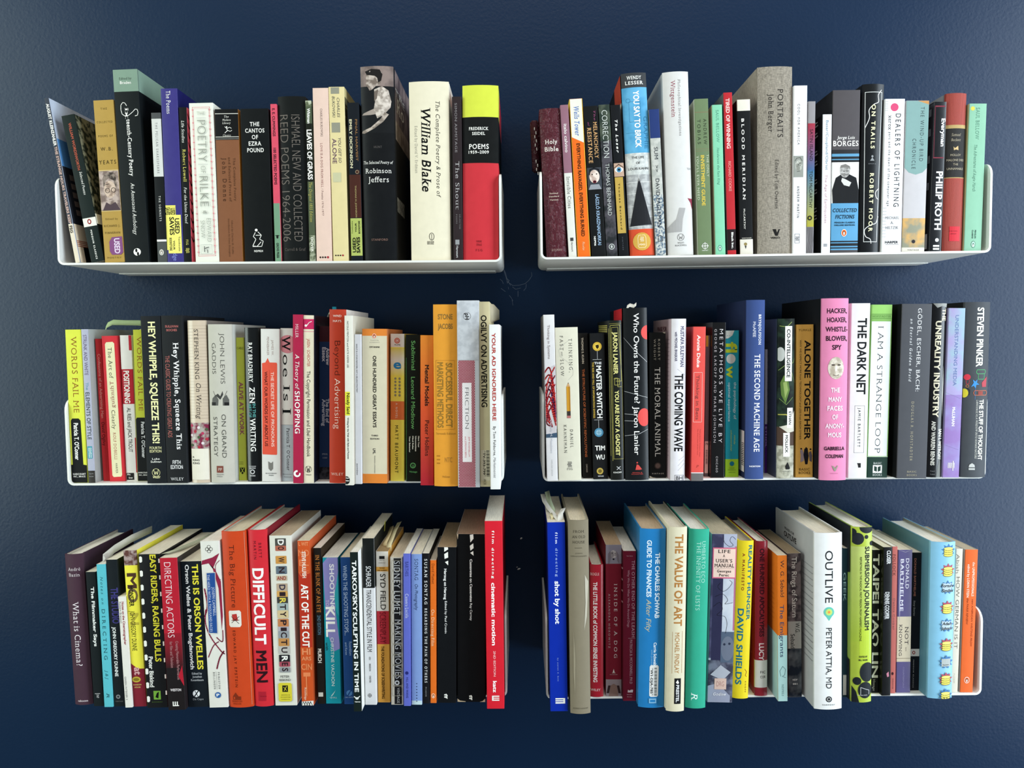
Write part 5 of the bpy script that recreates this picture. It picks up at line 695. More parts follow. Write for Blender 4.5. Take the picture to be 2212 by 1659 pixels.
  [('c',.48,.091,.31,.31,'#c9a63c','badge',''),('c',.48,.091,.2,.2,'#e0c050','badge',''),('p', [(.36,.082),(.58,.078),(.6,.095),(.5,.108),(.4,.099)], '#2b2412','badge',''),('l', [(.48,.124),(.48,.177)], .02,'#ccc',CA,''),('l', [(.15,.179),(.75,.179)], .02,'#ccc',CA,''),('h',.204,.5,.15,'THE','#ddd','b',.5,''),('v',.221,.58,.55,.34,'MASTER SWITCH','#ecece6','b',''),('v',.196,.579,.16,.12,'THE RISE AND FALL OF INFORMATION EMPIRES','#b5963c','b',''),('l', [(.15,.591),(.75,.591)], .02,'#ccc',CA,''),('l', [(.45,.591),(.45,.65)], .02,'#ccc',CA,''),('c',.45,.678,.31,.31,'#4c86a4','badge',''),('c',.45,.678,.2,.2,'#8ab2c4','badge',''),('l', [(.3,.678),(.6,.678)], .015,'#27566f','badge',''),('l', [(.45,.661),(.45,.695)], .015,'#27566f','badge',''),('h',.785,.7,.32,'TIM','#ecebe4','b',.5,''),('h',.848,.62,.32,'WU','#ecebe4','b',.5,''),('c',.46,.944,.23,.23,'#b9a04c',EM,''),('c',.46,.944,.13,.13,'#6e5f2c',EM,''),('h',.979,.4,.08,'VINTAGE','#ccc','b',.5,'')]),
 ('middle right',.1010,-.0095,.0184,.2151,.1420,-.0173,'h','#191b18',{'gloss':1},'black hardcover with nested thin yellow line frames on its spine, middle right shelf',
  [('l', [(.18,.878),(.15,.032),(.85,.028),(.92,.378),(.5,.378)], .02,'#d0c768',CA,''),('l', [(.25,.867),(.25,.044),(.7,.042),(.98,.386),(.98,.867),(.25,.867)], .014,'#c9c060',CA,''),('l', [(.05,.049),(.05,.848)], .014,'#c9c060',CA,''),('l', [(.35,.363),(.75,.363),(.75,.402),(.4,.402),(.4,.359),(.62,.359),(.62,.413),(.9,.413)], .02,'#d0c768',CA,''),('v',.071,.336,.5,.3,'JARON LANIER','#d5ce84','b',''),('v',.436,.846,.55,.28,'YOU ARE NOT A GADGET','#d5ce84','b',''),('l', [(.45,.915),(.58,.923),(.72,.915)], .04,'#ccc',EM,''),('l', [(.45,.934),(.58,.926),(.72,.934)], .04,'#ccc',EM,''),('h',.952,.6,.1,'KNOPF','#d8d8d0','b',.5,''),('l', [(.1,.021),(.95,.018)], .012,'#c9c060',CA,''),('l', [(.06,.032),(.85,.026)], .012,'#b9b060',CA,'L'),('l', [(.06,.045),(.85,.038)], .012,'#b9b060',CA,'L'),('l', [(.06,.057),(.85,.051)], .012,'#b9b060',CA,'L'),('l', [(.06,.069),(.85,.063)], .012,'#b9b060',CA,'L')]),
 ('middle right',.1271,-.0123,.0318,.2314,.1527,-.0132,'h','#15181a',{'gloss':1,'sl':'#17191b'},'tall black hardcover with torn jacket edge and two glowing pink discs, middle right shelf',
  [('c',1.0,.142,.27,.3,'#d9504c',CA,''),('c',.82,.633,.27,.38,'#d9504c',CA,''),('l', [(.0,.17),(.45,.245),(.98,.313)], .012,'#ccc',CA,''),('l', [(.0,.48),(.98,.519)], .012,'#ccc',CA,''),('l', [(.0,.612),(.5,.617)], .012,'#ccc',CA,''),('l', [(.0,.652),(.4,.654)], .012,'#ccc',CA,''),('l', [(.0,.74),(.6,.729),(.98,.704)], .012,'#ccc',CA,''),('v',.031,.551,.53,.22,'Who Owns the Future?','#efefea','',''),('v',.569,.852,.5,.22,'Jaron Lanier','#efefea','',''),('c',.5,.897,.035,.035,'#c94a44',EM,''),('p', [(.42,.939),(.48,.907),(.56,.911),(.7,.936),(.6,.939)], '#c94a44',EM,''),('h',.955,.42,.035,'SIMON &','#c94a44','',.5,''),('h',.964,.5,.035,'SCHUSTER','#c94a44','',.5,''),('l', [(.25,.16),(.55,.162)], .008,'#6a6c6c',CA,'L'),('l', [(.25,.187),(.55,.189)], .008,'#6a6c6c',CA,'L'),('l', [(.25,.214),(.55,.217)], .008,'#6a6c6c',CA,'L'),('l', [(.25,.241),(.55,.244)], .008,'#6a6c6c',CA,'L'),('l', [(.25,.268),(.55,.271)], .008,'#6a6c6c',CA,'L'),('l', [(.25,.295),(.55,.298)], .008,'#6a6c6c',CA,'L'),('l', [(.25,.322),(.55,.325)], .008,'#6a6c6c',CA,'L'),('l', [(.25,.349),(.55,.352)], .008,'#6a6c6c',CA,'L'),('l', [(.25,.376),(.55,.379)], .008,'#6a6c6c',CA,'L'),('l', [(.25,.403),(.55,.406)], .008,'#6a6c6c',CA,'L'),('l', [(.25,.43),(.55,.433)], .008,'#6a6c6c',CA,'L'),('l', [(.25,.457),(.55,.46)], .008,'#6a6c6c',CA,'L'),('l', [(.25,.484),(.55,.487)], .008,'#6a6c6c',CA,'L'),('l', [(.25,.511),(.55,.514)], .008,'#6a6c6c',CA,'L'),('l', [(.25,.538),(.55,.541)], .008,'#6a6c6c',CA,'L'),('l', [(.25,.566),(.55,.568)], .008,'#6a6c6c',CA,'L'),('l', [(.25,.593),(.55,.595)], .008,'#6a6c6c',CA,'L'),('l', [(.25,.62),(.55,.623)], .008,'#6a6c6c',CA,'L'),('l', [(.25,.647),(.55,.65)], .008,'#6a6c6c',CA,'L'),('l', [(.25,.674),(.55,.677)], .008,'#6a6c6c',CA,'L'),('l', [(.25,.701),(.55,.704)], .008,'#6a6c6c',CA,'L'),('l', [(.25,.728),(.55,.731)], .008,'#6a6c6c',CA,'L'),('l', [(.25,.755),(.55,.758)], .008,'#6a6c6c',CA,'L'),('l', [(.25,.782),(.55,.785)], .008,'#6a6c6c',CA,'L'),('l', [(.25,.809),(.55,.812)], .008,'#6a6c6c',CA,'L'),('l', [(.25,.836),(.55,.839)], .008,'#6a6c6c',CA,'L'),('c',.35,.038,.3,.3,'#b3262c',CA,'L')]),
 ('middle right',.1575,.0049,.0228,.1988,.1312,-.0058,'p','#1a1b1b',{},'black paperback with chipped edges and spaced white serif title, middle right shelf',
  [('v',.046,.19,.6,.12,'ROBERT','#a8a294','w',''),('v',.046,.19,.35,.12,'WRIGHT','#a8a294','w',''),('v',.239,.852,.5,.32,'THE MORAL ANIMAL','#e5e2da','f',''),('c',.5,.916,.2,.2,'#3f3431',EM,''),('c',.5,.916,.14,.14,'#6a5650',EM,''),('h',.97,.7,.07,'VINTAGE','#c8c0b4','w',.5,''),('p', [(.0,1.0),(.0,.985),(.2,.996),(.4,1.0)], '#cfc4ae','worn_corner',''),('p', [(1.0,.0),(.95,.008),(.8,.0)], '#b9b09c','worn_corner','')]),
 ('middle right',.1805,-.0170,.0193,.2164,.1428,.0050,'h','#dcd8dc',{'sl':'#b39ba0'},'white hardcover with heavy black title over thin slanted lines, middle right shelf',
  [('v',.046,.294,.72,.24,'MUSTAFA SULEYMAN','#4a4660','b',''),('v',.08,.261,.3,.16,'with MICHAEL BHASKAR','#55536a','b',''),('v',.338,.817,.52,.55,'THE COMING WAVE','#101012','b',''),('l', [(.4,.308),(.95,.346)], .01,'#888',CA,''),('l', [(.55,.873),(.95,.846)], .01,'#888',CA,''),('l', [(.5,.937),(.95,.892)], .01,'#888',CA,''),('l', [(.5,.907),(.9,.869)], .01,'#888',CA,''),('l', [(.28,.966),(.9,.966),(.9,.998),(.28,.998),(.28,.966)], .02,'#333',CA,''),('h',.983,.45,.26,'BH','#222','',.6,''),('h',.059,.5,.3,'PRAISE FOR','#5a2a38','b',.5,'L'),('r',.1,.35,.126,.128,'#7a666c',CA,'L'),('r',.1,.35,.151,.153,'#7a666c',CA,'L'),('r',.1,.35,.176,.178,'#7a666c',CA,'L'),('r',.1,.35,.201,.203,'#7a666c',CA,'L'),('r',.1,.35,.226,.228,'#7a666c',CA,'L'),('r',.1,.35,.251,.253,'#7a666c',CA,'L'),('r',.1,.35,.276,.278,'#7a666c',CA,'L'),('r',.1,.35,.301,.303,'#7a666c',CA,'L'),('r',.1,.35,.326,.328,'#7a666c',CA,'L'),('r',.1,.35,.351,.353,'#7a666c',CA,'L'),('r',.1,.35,.376,.378,'#7a666c',CA,'L'),('r',.1,.35,.401,.403,'#7a666c',CA,'L'),('r',.1,.35,.426,.428,'#7a666c',CA,'L'),('r',.1,.35,.451,.453,'#7a666c',CA,'L'),('r',.1,.35,.476,.478,'#7a666c',CA,'L'),('r',.1,.35,.501,.503,'#7a666c',CA,'L'),('r',.1,.35,.526,.528,'#7a666c',CA,'L'),('r',.1,.35,.551,.553,'#7a666c',CA,'L'),('r',.1,.35,.576,.578,'#7a666c',CA,'L'),('r',.1,.35,.601,.603,'#7a666c',CA,'L'),('r',.1,.35,.626,.629,'#7a666c',CA,'L'),('r',.1,.35,.651,.654,'#7a666c',CA,'L'),('r',.1,.35,.676,.679,'#7a666c',CA,'L'),('r',.1,.35,.701,.704,'#7a666c',CA,'L'),('r',.1,.35,.726,.729,'#7a666c',CA,'L'),('r',.1,.35,.751,.754,'#7a666c',CA,'L'),('r',.1,.35,.776,.779,'#7a666c',CA,'L'),('r',.1,.35,.801,.804,'#7a666c',CA,'L'),('r',.1,.35,.826,.829,'#7a666c',CA,'L'),('r',.1,.35,.851,.854,'#7a666c',CA,'L')]),
 ('middle right',.2056,-.0200,.0164,.2056,.1357,.0107,'p','#d9514a',{'sl':'#8e2428'},'coral paperback with a thin pale title frame and grey foot, middle right shelf',
  [('v',.053,.262,.45,.25,'Annie Duke','#f0dcd5','b',''),('l', [(.1,.294),(.78,.294),(.78,.615),(.1,.615),(.1,.294)], .025,'#eec6bd',CA,''),('v',.311,.6,.42,.25,'Thinking in Bets','#7e3f3c','',''),('v',.662,.841,.68,.06,'Making Smarter Decisions When','#a03a36','',''),('v',.658,.829,.5,.06, "You Don't Have All the Facts", '#a03a36','',''),('h',.904,.22,.2,'P','#a03a36','if',.5,''),('r',0,1,.944,.95,'#d8cccc',CA,''),('r',0,1,.95,1.0,'#6a6665',CA,'')]),
 ('middle right',.2257,.0132,.0053,.1940,.1280,.0061,'p','#5d6066',{},'grey library paperback mostly hidden left of the glossy black metaphors volume',
  [('r',0,.6,.0,.078,'#b39a3a',CA,''),('r',0,.9,.749,.976,'#d5d2c8','sticker',''),('h',.767,.7,.5,'73','#222','b',.5,''),('r',.25,.75,.81,.814,'#222','sticker',''),('r',.25,.75,.82,.823,'#222','sticker',''),('r',.25,.75,.829,.833,'#222','sticker',''),('r',.25,.75,.839,.842,'#222','sticker',''),('r',.25,.75,.848,.852,'#222','sticker',''),('r',.25,.75,.858,.861,'#222','sticker',''),('r',.25,.75,.868,.871,'#222','sticker',''),('r',.25,.75,.877,.881,'#222','sticker',''),('r',.25,.75,.887,.89,'#222','sticker',''),('r',.25,.75,.896,.9,'#222','sticker',''),('r',.25,.75,.906,.909,'#222','sticker','')]),
 ('middle right',.2384,.0033,.0187,.2115,.1396,.0039,'p','#131415',{'gloss':2},'glossy black paperback with thin spaced white letters in two columns, middle right shelf',
  [('v',.043,.772,.68,.25,'METAPHORS WE LIVE BY','#ececec','tw',''),('v',.043,.771,.27,.17,'GEORGE LAKOFF AND MARK JOHNSON','#c4c4c4','tw',''),('v',.861,.966,.45,.14,'CHICAGO','#b5b5b5','w','')]),
 ('middle right',.2594,.0081,.0184,.2005,.1323,-.0044,'p','#1f8592',{},'teal paperback with lime lettering and a lime foot, middle right shelf',
  [('p', [(.0,.0),(.65,.0),(.5,.034),(.2,.053),(.0,.055)], '#c2c4bc',CA,''),('h',.036,.3,.08,'P.S.','#5a7a80','',.25,''),('v',.078,.15,.4,.85,'fl','#a9b82c','b',''),('c',.4,.192,.34,.36,'#bcbfb6',CA,''),('v',.24,.324,.4,.6,'w','#a9b82c','b',''),('v',.351,.604,.72,.18,'the psychology of','#b5cdd0','',''),('v',.353,.619,.3,.18,'optimal experience','#b5cdd0','',''),('v',.713,.776,.7,.1,'mihaly','#9fbf6a','',''),('v',.678,.821,.45,.1,'csikszentmihalyi','#9fbf6a','',''),('r',0,1,.877,1.0,'#8fb62c',CA,''),('c',.5,.908,.17,.17,'#1c6a7c',EM,''),('h',.938,.4,.05,'HARPER','#4a6a20','',.5,''),('h',.951,.6,.05,'PERENNIAL','#4a6a20','',.5,''),('h',.968,.5,.05,'MODERN CLASSICS','#4a6a20','',.5,'')]),
 ('middle right',.2853,-.0105,.0245,.2406,.1588,-.0003,'h','#35497c',{'mat':'cloth','sl':'#1b2542'},'tall navy blue hardcover with white block letters, middle right shelf',  # sl: same navy, with the left side's shade painted into it
  [('v',.081,.248,.7,.14,'BRYNJOLFSSON','#dfe0e6','bf',''),('v',.12,.205,.4,.14,'McAFEE','#b9bccb','b',''),('v',.3,.845,.58,.3,'THE SECOND MACHINE AGE','#dfe0e6','fb',''),('h',.927,.6,.08,'NORTON','#dfe0e6','b',.5,''),('r',.0,.2,.732,.965,'#cfcfcb','sticker','L'),('r',.06,.13,.801,.805,'#0b0d0e','sticker','L'),('r',.06,.13,.811,.815,'#0b0d0e','sticker','L'),('r',.06,.13,.821,.825,'#0b0d0e','sticker','L'),('r',.06,.13,.832,.836,'#0b0d0e','sticker','L'),('r',.06,.13,.842,.846,'#0b0d0e','sticker','L'),('r',.06,.13,.852,.856,'#0b0d0e','sticker','L'),('r',.06,.13,.862,.867,'#0b0d0e','sticker','L'),('r',.06,.13,.873,.877,'#0b0d0e','sticker','L'),('r',.06,.13,.883,.887,'#0b0d0e','sticker','L'),('r',.06,.13,.893,.897,'#0b0d0e','sticker','L'),('r',.06,.13,.903,.908,'#0b0d0e','sticker','L'),('r',.06,.13,.914,.918,'#0b0d0e','sticker','L'),('r',.06,.13,.924,.928,'#0b0d0e','sticker','L')]),
 ('middle right',.3148,.0367,.0033,.1740,.1148,-.0044,'p','#b9b6bd',{},'very thin pale and violet paperback squeezed right of the tall navy hardcover',
  [('r',0,1,.603,1.0,'#4b1f6c',CA,''),('v',.623,.791,.5,.6,'ETHOL','#c9b0d8','','')]),
 ('middle right',.3281,-.0066,.0227,.2154,.1422,-.0044,'h','#1d241e',{'sl':'#4e525e'},'dark leafy hardcover with white title strips, middle right shelf',
  [('r',0,1,.0,.674,'N#141a17,#26352a,30',CA,''),('c',.15,.22,.25,.42,'#b4b6b0',CA,''),('l', [(.1,.044),(.5,.051),(.8,.021)], .03,'#8fa052',CA,''),('l', [(.05,.32),(.4,.29),(.9,.274),(1.0,.243)], .03,'#7c9450',CA,''),('p', [(.15,.397),(.35,.351),(.6,.382),(.7,.443),(.45,.528),(.2,.474)], '#5a7438',CA,''),('p', [(.3,.397),(.5,.389),(.6,.443),(.42,.497)], '#8a9c5a',CA,''),('l', [(.7,.29),(1.0,.397)], .03,'#9cb060',CA,''),('l', [(.1,.497),(.5,.535),(.9,.489)], .03,'#6c8448',CA,''),('l', [(.05,.597),(.5,.597),(.9,.635)], .06,'#a7a24c',CA,''),('r',0,1,.674,.793,'#4b3a30',CA,''),('p', [(.1,.674),(.7,.658),(1.0,.574),(1.0,.704),(.6,.712)], '#c9c4b4',CA,''),('r',0,1,.793,1.0,'N#b9b6a4,#8f8d7c,60',CA,''),('r',.4,.82,.046,.388,'#e6e4dc','title_panel',''),('v',.065,.366,.61,.2,'CO-INTELLIGENCE','#16181a','b',''),('r',.55,.9,.555,.681,'#e6e4dc','title_panel',''),('v',.578,.66,.73,.15,'ETHAN','#16181a','b',''),('r',.33,.72,.712,.862,'#e6e4dc','title_panel',''),('v',.726,.839,.53,.15,'MOLLICK','#16181a','b',''),('p', [(.45,.923),(.6,.896),(.75,.935),(.7,.942),(.5,.942)], '#1c1c1c',EM,''),('h',.954,.4,.05,'PORTFOLIO','#444','',.5,''),('r',.25,.6,.144,.147,'#363840',CA,'L'),('r',.25,.6,.187,.19,'#363840',CA,'L'),('r',.25,.6,.231,.234,'#363840',CA,'L'),('r',.25,.6,.275,.278,'#363840',CA,'L'),('r',.25,.6,.319,.322,'#363840',CA,'L'),('r',.25,.6,.363,.366,'#363840',CA,'L'),('r',.25,.6,.406,.409,'#363840',CA,'L'),('r',.25,.6,.45,.453,'#363840',CA,'L'),('r',.25,.6,.494,.497,'#363840',CA,'L'),('r',.25,.6,.538,.541,'#363840',CA,'L'),('r',.25,.6,.581,.584,'#363840',CA,'L'),('r',.25,.6,.625,.628,'#363840',CA,'L'),('r',.25,.6,.669,.672,'#363840',CA,'L'),('r',.25,.6,.713,.716,'#363840',CA,'L'),('r',.25,.6,.757,.76,'#363840',CA,'L'),('r',.25,.6,.8,.803,'#363840',CA,'L')]),
 ('middle right',.3558,.0015,.0237,.2075,.1369,-.0085,'p','#c9994a',{},'ochre paperback with big black title and tiny dancing figures, middle right shelf',
  [('h',.036,.72,.12,'TURKLE','#5c4418','',.5,''),('v',.102,.753,.66,.32,'ALONE TOGETHER','#141210','b',''),('v',.1,.751,.26,.1,'WHY WE EXPECT MORE from TECHNOLOGY and LESS from EACH OTHER','#4a3814','',''),('p', [(.28,.9),(.3,.851),(.25,.827),(.35,.807),(.45,.835),(.48,.891)], '#8a7a80',CA,''),('c',.32,.811,.05,.05,'#1c1512',CA,''),('p', [(.45,.851),(.5,.811),(.68,.807),(.75,.859),(.68,.914),(.55,.914)], '#16151a',CA,''),('c',.6,.807,.05,.05,'#16120f',CA,''),('p', [(.75,.835),(.88,.827),(.95,.859),(.92,.9),(.8,.891)], '#554a50',CA,''),('c',.85,.815,.05,.05,'#1c1512',CA,''),('h',.947,.62,.13,'BASIC','#3c2c10','f',.5,''),('h',.97,.66,.13,'BOOKS','#3c2c10','f',.5,'')]),
 ('middle right',.3862,-.0221,.0351,.2412,.1592,-.0005,'h','#d580a4',{'sl':'#141517'},'tall pink hardcover with black and white stacked capitals and a pale mask, middle right shelf',
  [('h',.068,.76,.17,'HACKER,','#2b1722','b',.55,''),('h',.117,.74,.17,'HOAXER,','#2b1722','b',.55,''),('h',.168,.84,.17,'WHISTLE-','#2b1722','b',.55,''),('h',.218,.8,.17,'BLOWER,','#2b1722','b',.55,''),('h',.267,.36,.17,'SPY','#2b1722','b',.55,''),('c',.53,.38,.3,.42,'N#d2c8b8,#a89c8a,70','mask_picture',''),('c',.42,.363,.07,.03,'#4a4038','mask_picture',''),('c',.64,.363,.07,.03,'#4a4038','mask_picture',''),('p', [(.5,.366),(.56,.366),(.57,.396),(.49,.396)], '#ded6c8','mask_picture',''),('l', [(.42,.417),(.53,.423),(.64,.417)], .02,'#5a4a40','mask_picture',''),('h',.501,.34,.17,'THE','#ead2dd','b',.52,''),('h',.552,.5,.17,'MANY','#ead2dd','b',.52,''),('h',.601,.58,.17,'FACES','#ead2dd','b',.52,''),('h',.649,.22,.17,'OF','#ead2dd','b',.52,''),('h',.699,.7,.17,'ANONY-','#ead2dd','b',.52,''),('h',.748,.5,.17,'MOUS','#ead2dd','b',.52,''),('h',.823,.78,.13,'GABRIELLA','#2b1722','b',.52,''),('h',.866,.68,.13,'COLEMAN','#2b1722','b',.52,''),('p', [(.42,.918),(.5,.922),(.55,.933),(.62,.918),(.66,.918),(.56,.949),(.52,.949)], '#8f8a7a',EM,''),('h',.961,.32,.03,'VERSO','#b5658a','',.5,'')]),
 ('middle right',.4237,-.0073,.0251,.2349,.1550,.0046,'p','#dbd9d6',{'gloss':0},'white paperback with glitched heavy black title and a boxed author name, middle right shelf',
  [('v',.084,.518,.6,.45,'THE DARK NET','#141516','b',''),('l', [(.3,.583),(.82,.583),(.82,.853),(.3,.853),(.3,.583)], .012,'#333',CA,''),('v',.595,.82,.55,.14,'JAMIE BARTLETT','#222','w',''),('p', [(.48,.913),(.68,.913),(.68,.939),(.55,.939),(.52,.923)], '#222',EM,'')]),
 ('middle right',.4516,-.0047,.0275,.2328,.1536,.0110,'p','#7fab5c',{},'paperback with a long white panel between green top and dark green foot, middle right shelf',
  [('r',0,1,.0,.053,'#8fbf66',CA,''),('r',.03,.97,.053,.055,'#4a7a34',CA,''),('h',.067,.9,.1,'HOFSTADTER','#4f7f3a','f',.5,''),('r',.03,.97,.078,.08,'#4a7a34',CA,''),('r',.02,.94,.096,.874,'#dcdedd','title_panel',''),('v',.121,.856,.47,.26,'I AM A STRANGE LOOP','#1d1f20','tf',''),('r',0,1,.879,1.0,'#22382f',CA,''),('r',0,1,.876,.879,'#cfe0c0',CA,''),('h',.916,.4,.1,'BASIC','#cfd5cf','f',.5,''),('r',.28,.72,.927,.973,'#ecebe4',EM,''),('p', [(.34,.932),(.48,.938),(.48,.966),(.34,.96)], '#22382f',EM,''),('p', [(.52,.938),(.66,.932),(.66,.96),(.52,.966)], '#22382f',EM,''),('h',.984,.45,.1,'BOOKS','#cfd5cf','f',.5,'')]),
 ('middle right',.4939,-.0127,.0397,.2330,.1538,.0112,'p','#4a4b4f',{'sl':'#121315'},'thick charcoal paperback with white serif title and gold author name, middle right shelf',  # black cover; window glare is put into the spine's grey
  [('v',.025,.498,.6,.13,'GÖDEL, ESCHER, BACH:','#dcdcdc','f',''),('v',.085,.442,.34,.09,'an Eternal Golden Braid','#d0d0d0','iw',''),('v',.557,.899,.46,.09,'DOUGLAS R. HOFSTADTER','#a59c84','fw',''),('h',.961,.32,.06,'BASIC','#a59c84','f',.5,''),('h',.981,.34,.06,'BOOKS','#a59c84','f',.5,'')]),
 ('middle right',.5279,-.0067,.0196,.2339,.1544,.0116,'h','#17181a',{'gloss':2},'battered black hardcover with cream condensed title and torn film, middle right shelf',
  [('v',.03,.1,.78,.26,'THE','#d8d0b4','b',''),('v',.1,.653,.42,.36,'UNREALITY INDUSTRY','#d8d0b4','b',''),('v',.72,.896,.78,.22,'IAN I. MITROFF','#d5d2c6','b',''),('v',.674,.93,.32,.24,'AND WARREN BENNIS','#d5d2c6','b',''),('p', [(.05,.0),(1.0,.0),(.95,.023),(.6,.016),(.3,.026)], '#8f908c','torn_film',''),('p', [(.86,.354),(.92,.452),(.9,.65),(.82,.523)], '#b9b9b2','torn_film',''),('p', [(.6,.995),(.7,.932),(.85,.875),(.95,1.0)], '#6f706c','torn_film',''),('h',.963,.3,.08,'Carol','#888','f',.35,''),('h',.981,.3,.08,'Lane','#888','f',.35,'')]),
 ('middle right',.5491,-.0076,.0221,.2272,.1499,.0135,'p','#8f86ae',{},'lavender and pale teal clouded paperback near the right end, middle right shelf',
  [('r',0,1,.0,.509,'N#8fa6b4,#9c92b8,14',CA,''),('r',0,1,.509,1.0,'N#8a6ea6,#8f86b4,12',CA,''),('v',.041,.455,.52,.2,'UNDERSTANDING MEDIA','#5b6a96','',''),('v',.582,.694,.52,.17,'McLUHAN','#e4e4ec','b',''),('l', [(.0,.495),(.9,.531)], .006,'#5a5672',CA,''),('l', [(.05,.806),(.9,.835)], .006,'#5a5672',CA,''),('r',.3,.33,.912,.944,'#ecebe4',EM,''),('r',.37,.4,.912,.944,'#ecebe4',EM,''),('r',.44,.47000000000000003,.912,.944,'#ecebe4',EM,''),('r',.51,.54,.912,.944,'#ecebe4',EM,''),('r',.5800000000000001,.6100000000000001,.912,.944,'#ecebe4',EM,''),('r',.65,.68,.912,.944,'#ecebe4',EM,''),('r',.58,.62,.901,.959,'#ecebe4',EM,'')]),
 ('middle right',.5794,-.0088,.0335,.2351,.1552,.0039,'h','#43464a',{'sl':'#17191b'},'charcoal hardcover with coloured line icons, right end of the middle right shelf',
  [('v',.031,.367,.58,.25,'STEVEN PINKER','#e9e7d8','b',''),('v',.553,.899,.72,.17,'THE STUFF OF THOUGHT','#e9e7d8','b',''),('v',.556,.892,.54,.08,'LANGUAGE AS A WINDOW INTO HUMAN NATURE','#c4c2b8','if',''),('l', [(.5,.383),(.82,.383),(.86,.394),(.82,.406),(.5,.406),(.47,.395),(.5,.383)], .018,'#4fa868','line_icon',''),('l', [(.55,.406),(.55,.437),(.8,.437),(.8,.406)], .016,'#4fa868','line_icon',''),('c',.14,.425,.12,.12,'#c93a48','line_icon',''),('l', [(.1,.443),(.12,.464),(.2,.464),(.22,.443)], .014,'#c93a48','line_icon',''),('p', [(.38,.457),(.34,.439),(.44,.45),(.52,.437),(.5,.457),(.6,.467),(.48,.469),(.46,.49),(.38,.474),(.28,.481)], '#3f86c4','line_icon',''),('p', [(.7,.457),(.92,.422),(.9,.481),(.72,.481)], '#a8404a','line_icon',''),('l', [(.42,.502),(.9,.502),(.94,.515),(.9,.528),(.42,.528),(.38,.515),(.42,.502)], .018,'#c9684a','line_icon',''),('r',.56,.76,.506,.525,'#8a4038','line_icon',''),('c',.05,.516,.14,.18,'#c9bc3a','line_icon',''),('l', [(.12,.485),(.24,.499),(.22,.527)], .02,'#2a2a20','line_icon',''),('o',.15,.476,.05,.05,.014,'#c97a4a','line_icon',''),('l', [(.45,.485),(.44,.553)], .008,'#3f86c4','line_icon',''),('p', [(.28,.941),(.3,.927),(.4,.917),(.5,.927),(.52,.941)], '#b9b9b5',EM,''),('r',.28,.52,.946,.956,'#b9b9b5',EM,''),('p', [(.0,.558),(.3,.551),(.3,.597),(.0,.59)], '#c2543e','line_icon','L')]),
 ('lower left',.0208,-.0243,.0252,.2090,.1379,-.0252,'h','#452f3b',{'sr':'#3c2935'},'large plum hardcover with white serif title, leftmost on the lower left shelf',
  [('h',.099,.66,.17,'André','#cfc4c8','f',.5,''),('h',.136,.6,.17,'Bazin','#cfc4c8','f',.5,''),('v',.312,.738,.46,.33,'What is Cinema?','#ddd4d8','f',''),('h',.972,.55,.1,'caboose','#c4b8bd','b',.5,'')]),
 ('lower left',.0441,-.0274,.0138,.1858,.1226,-.0180,'p','#161d1f',{},'black paperback with white sans title, second on the lower left shelf',
  [('v',.111,.553,.58,.3,'The Filmmaker Says','#e4e6e2','b',''),('l', [(.2,.906),(.7,.906)], .05,'#bbb',EM,''),('v',.914,.938,.45,.25,'PAP','#bbb','','')]),
 ('lower left',.0589,-.0299,.0121,.1969,.1300,-.0130,'p','#58b4c0',{},'slim turquoise paperback, third on the lower left shelf',
  [('v',.088,.278,.5,.28,'Notes on','#2c6872','iw',''),('v',.313,.667,.5,.36,'DIRECTING','#1f4a55','fw',''),('v',.74,.804,.5,.3,'J & J','#2c6872','i',''),('v',.901,.938,.5,.3,'R','#1f4a55','if','')]),
 ('lower left',.0732,-.0285,.0148,.2027,.1338,-.0159,'p','#161c20',{},'black paperback with dark purple ghosted title, right of the turquoise one',
  [('v',.19,.433,.62,.62,'THE STUDIO','#3d3a78','b',''),('v',.456,.794,.4,.28,'JOHN GREGORY DUNNE','#dfe2e0','b',''),('c',.42,.933,.2,.2,'#7a7d80',EM,''),('c',.42,.933,.1,.1,'#2a2d30',EM,''),('h',.965,.7,.1,'VINTAGE','#777','w',.5,'')]),
 ('lower left',.0875,-.0318,.0099,.1528,.1008,-.0265,'p','#dedbd2',{},'small thin white paperback with dark red title, short one on the lower left shelf',
  [('v',.045,.433,.62,.3,'Notes on the Cinematographer','#8e2430','b',''),('v',.045,.237,.25,.28,'Robert Bresson','#6e6e6e','',''),('v',.719,.931,.3,.22,'GREEN INTEGER 2','#777','','')]),
 ('lower left',.1017,-.0292,.0180,.2153,.1421,-.0265,'p','#e6dc48',{},'yellow paperback with camouflage-like giant letters and a red foot, lower left shelf',
  [('r',0,1,.0,.095,'N#5d3a34,#a3908c,70',CA,''),('v',.144,.242,.5,.7,'M','#4b3325','b',''),('v',.242,.332,.5,.7,'O','#6b5a3a','b',''),('v',.399,.475,.5,.6,'N','#b5a83c','b',''),('v',.227,.357,.38,.32,'MONSTER','#181710','b',''),('v',.385,.64,.38,.34,'JOHN GREGORY DUNNE','#3a3714','',''),('r',0,1,.756,1.0,'#7c2230',CA,''),('p', [(.0,.756),(.0,.72),(.2,.734),(.5,.756)], '#7c2230',CA,''),('v',.747,.796,.5,.5,'at','#cfa0a0','b',''),('c',.35,.825,.33,.22,'#b9a53c',EM,''),('c',.35,.825,.22,.12,'#7d6a20',EM,''),('h',.859,.6,.09,'RANDOM','#cbb46a','b',.4,''),('h',.875,.45,.09,'HOUSE','#cbb46a','b',.4,'')]),
 ('lower left',.1272,-.0327,.0284,.2109,.1392,-.0176,'p','#16181a',{'gloss':1},'black paperback with film-perforation squares and yellow title, lower left shelf',
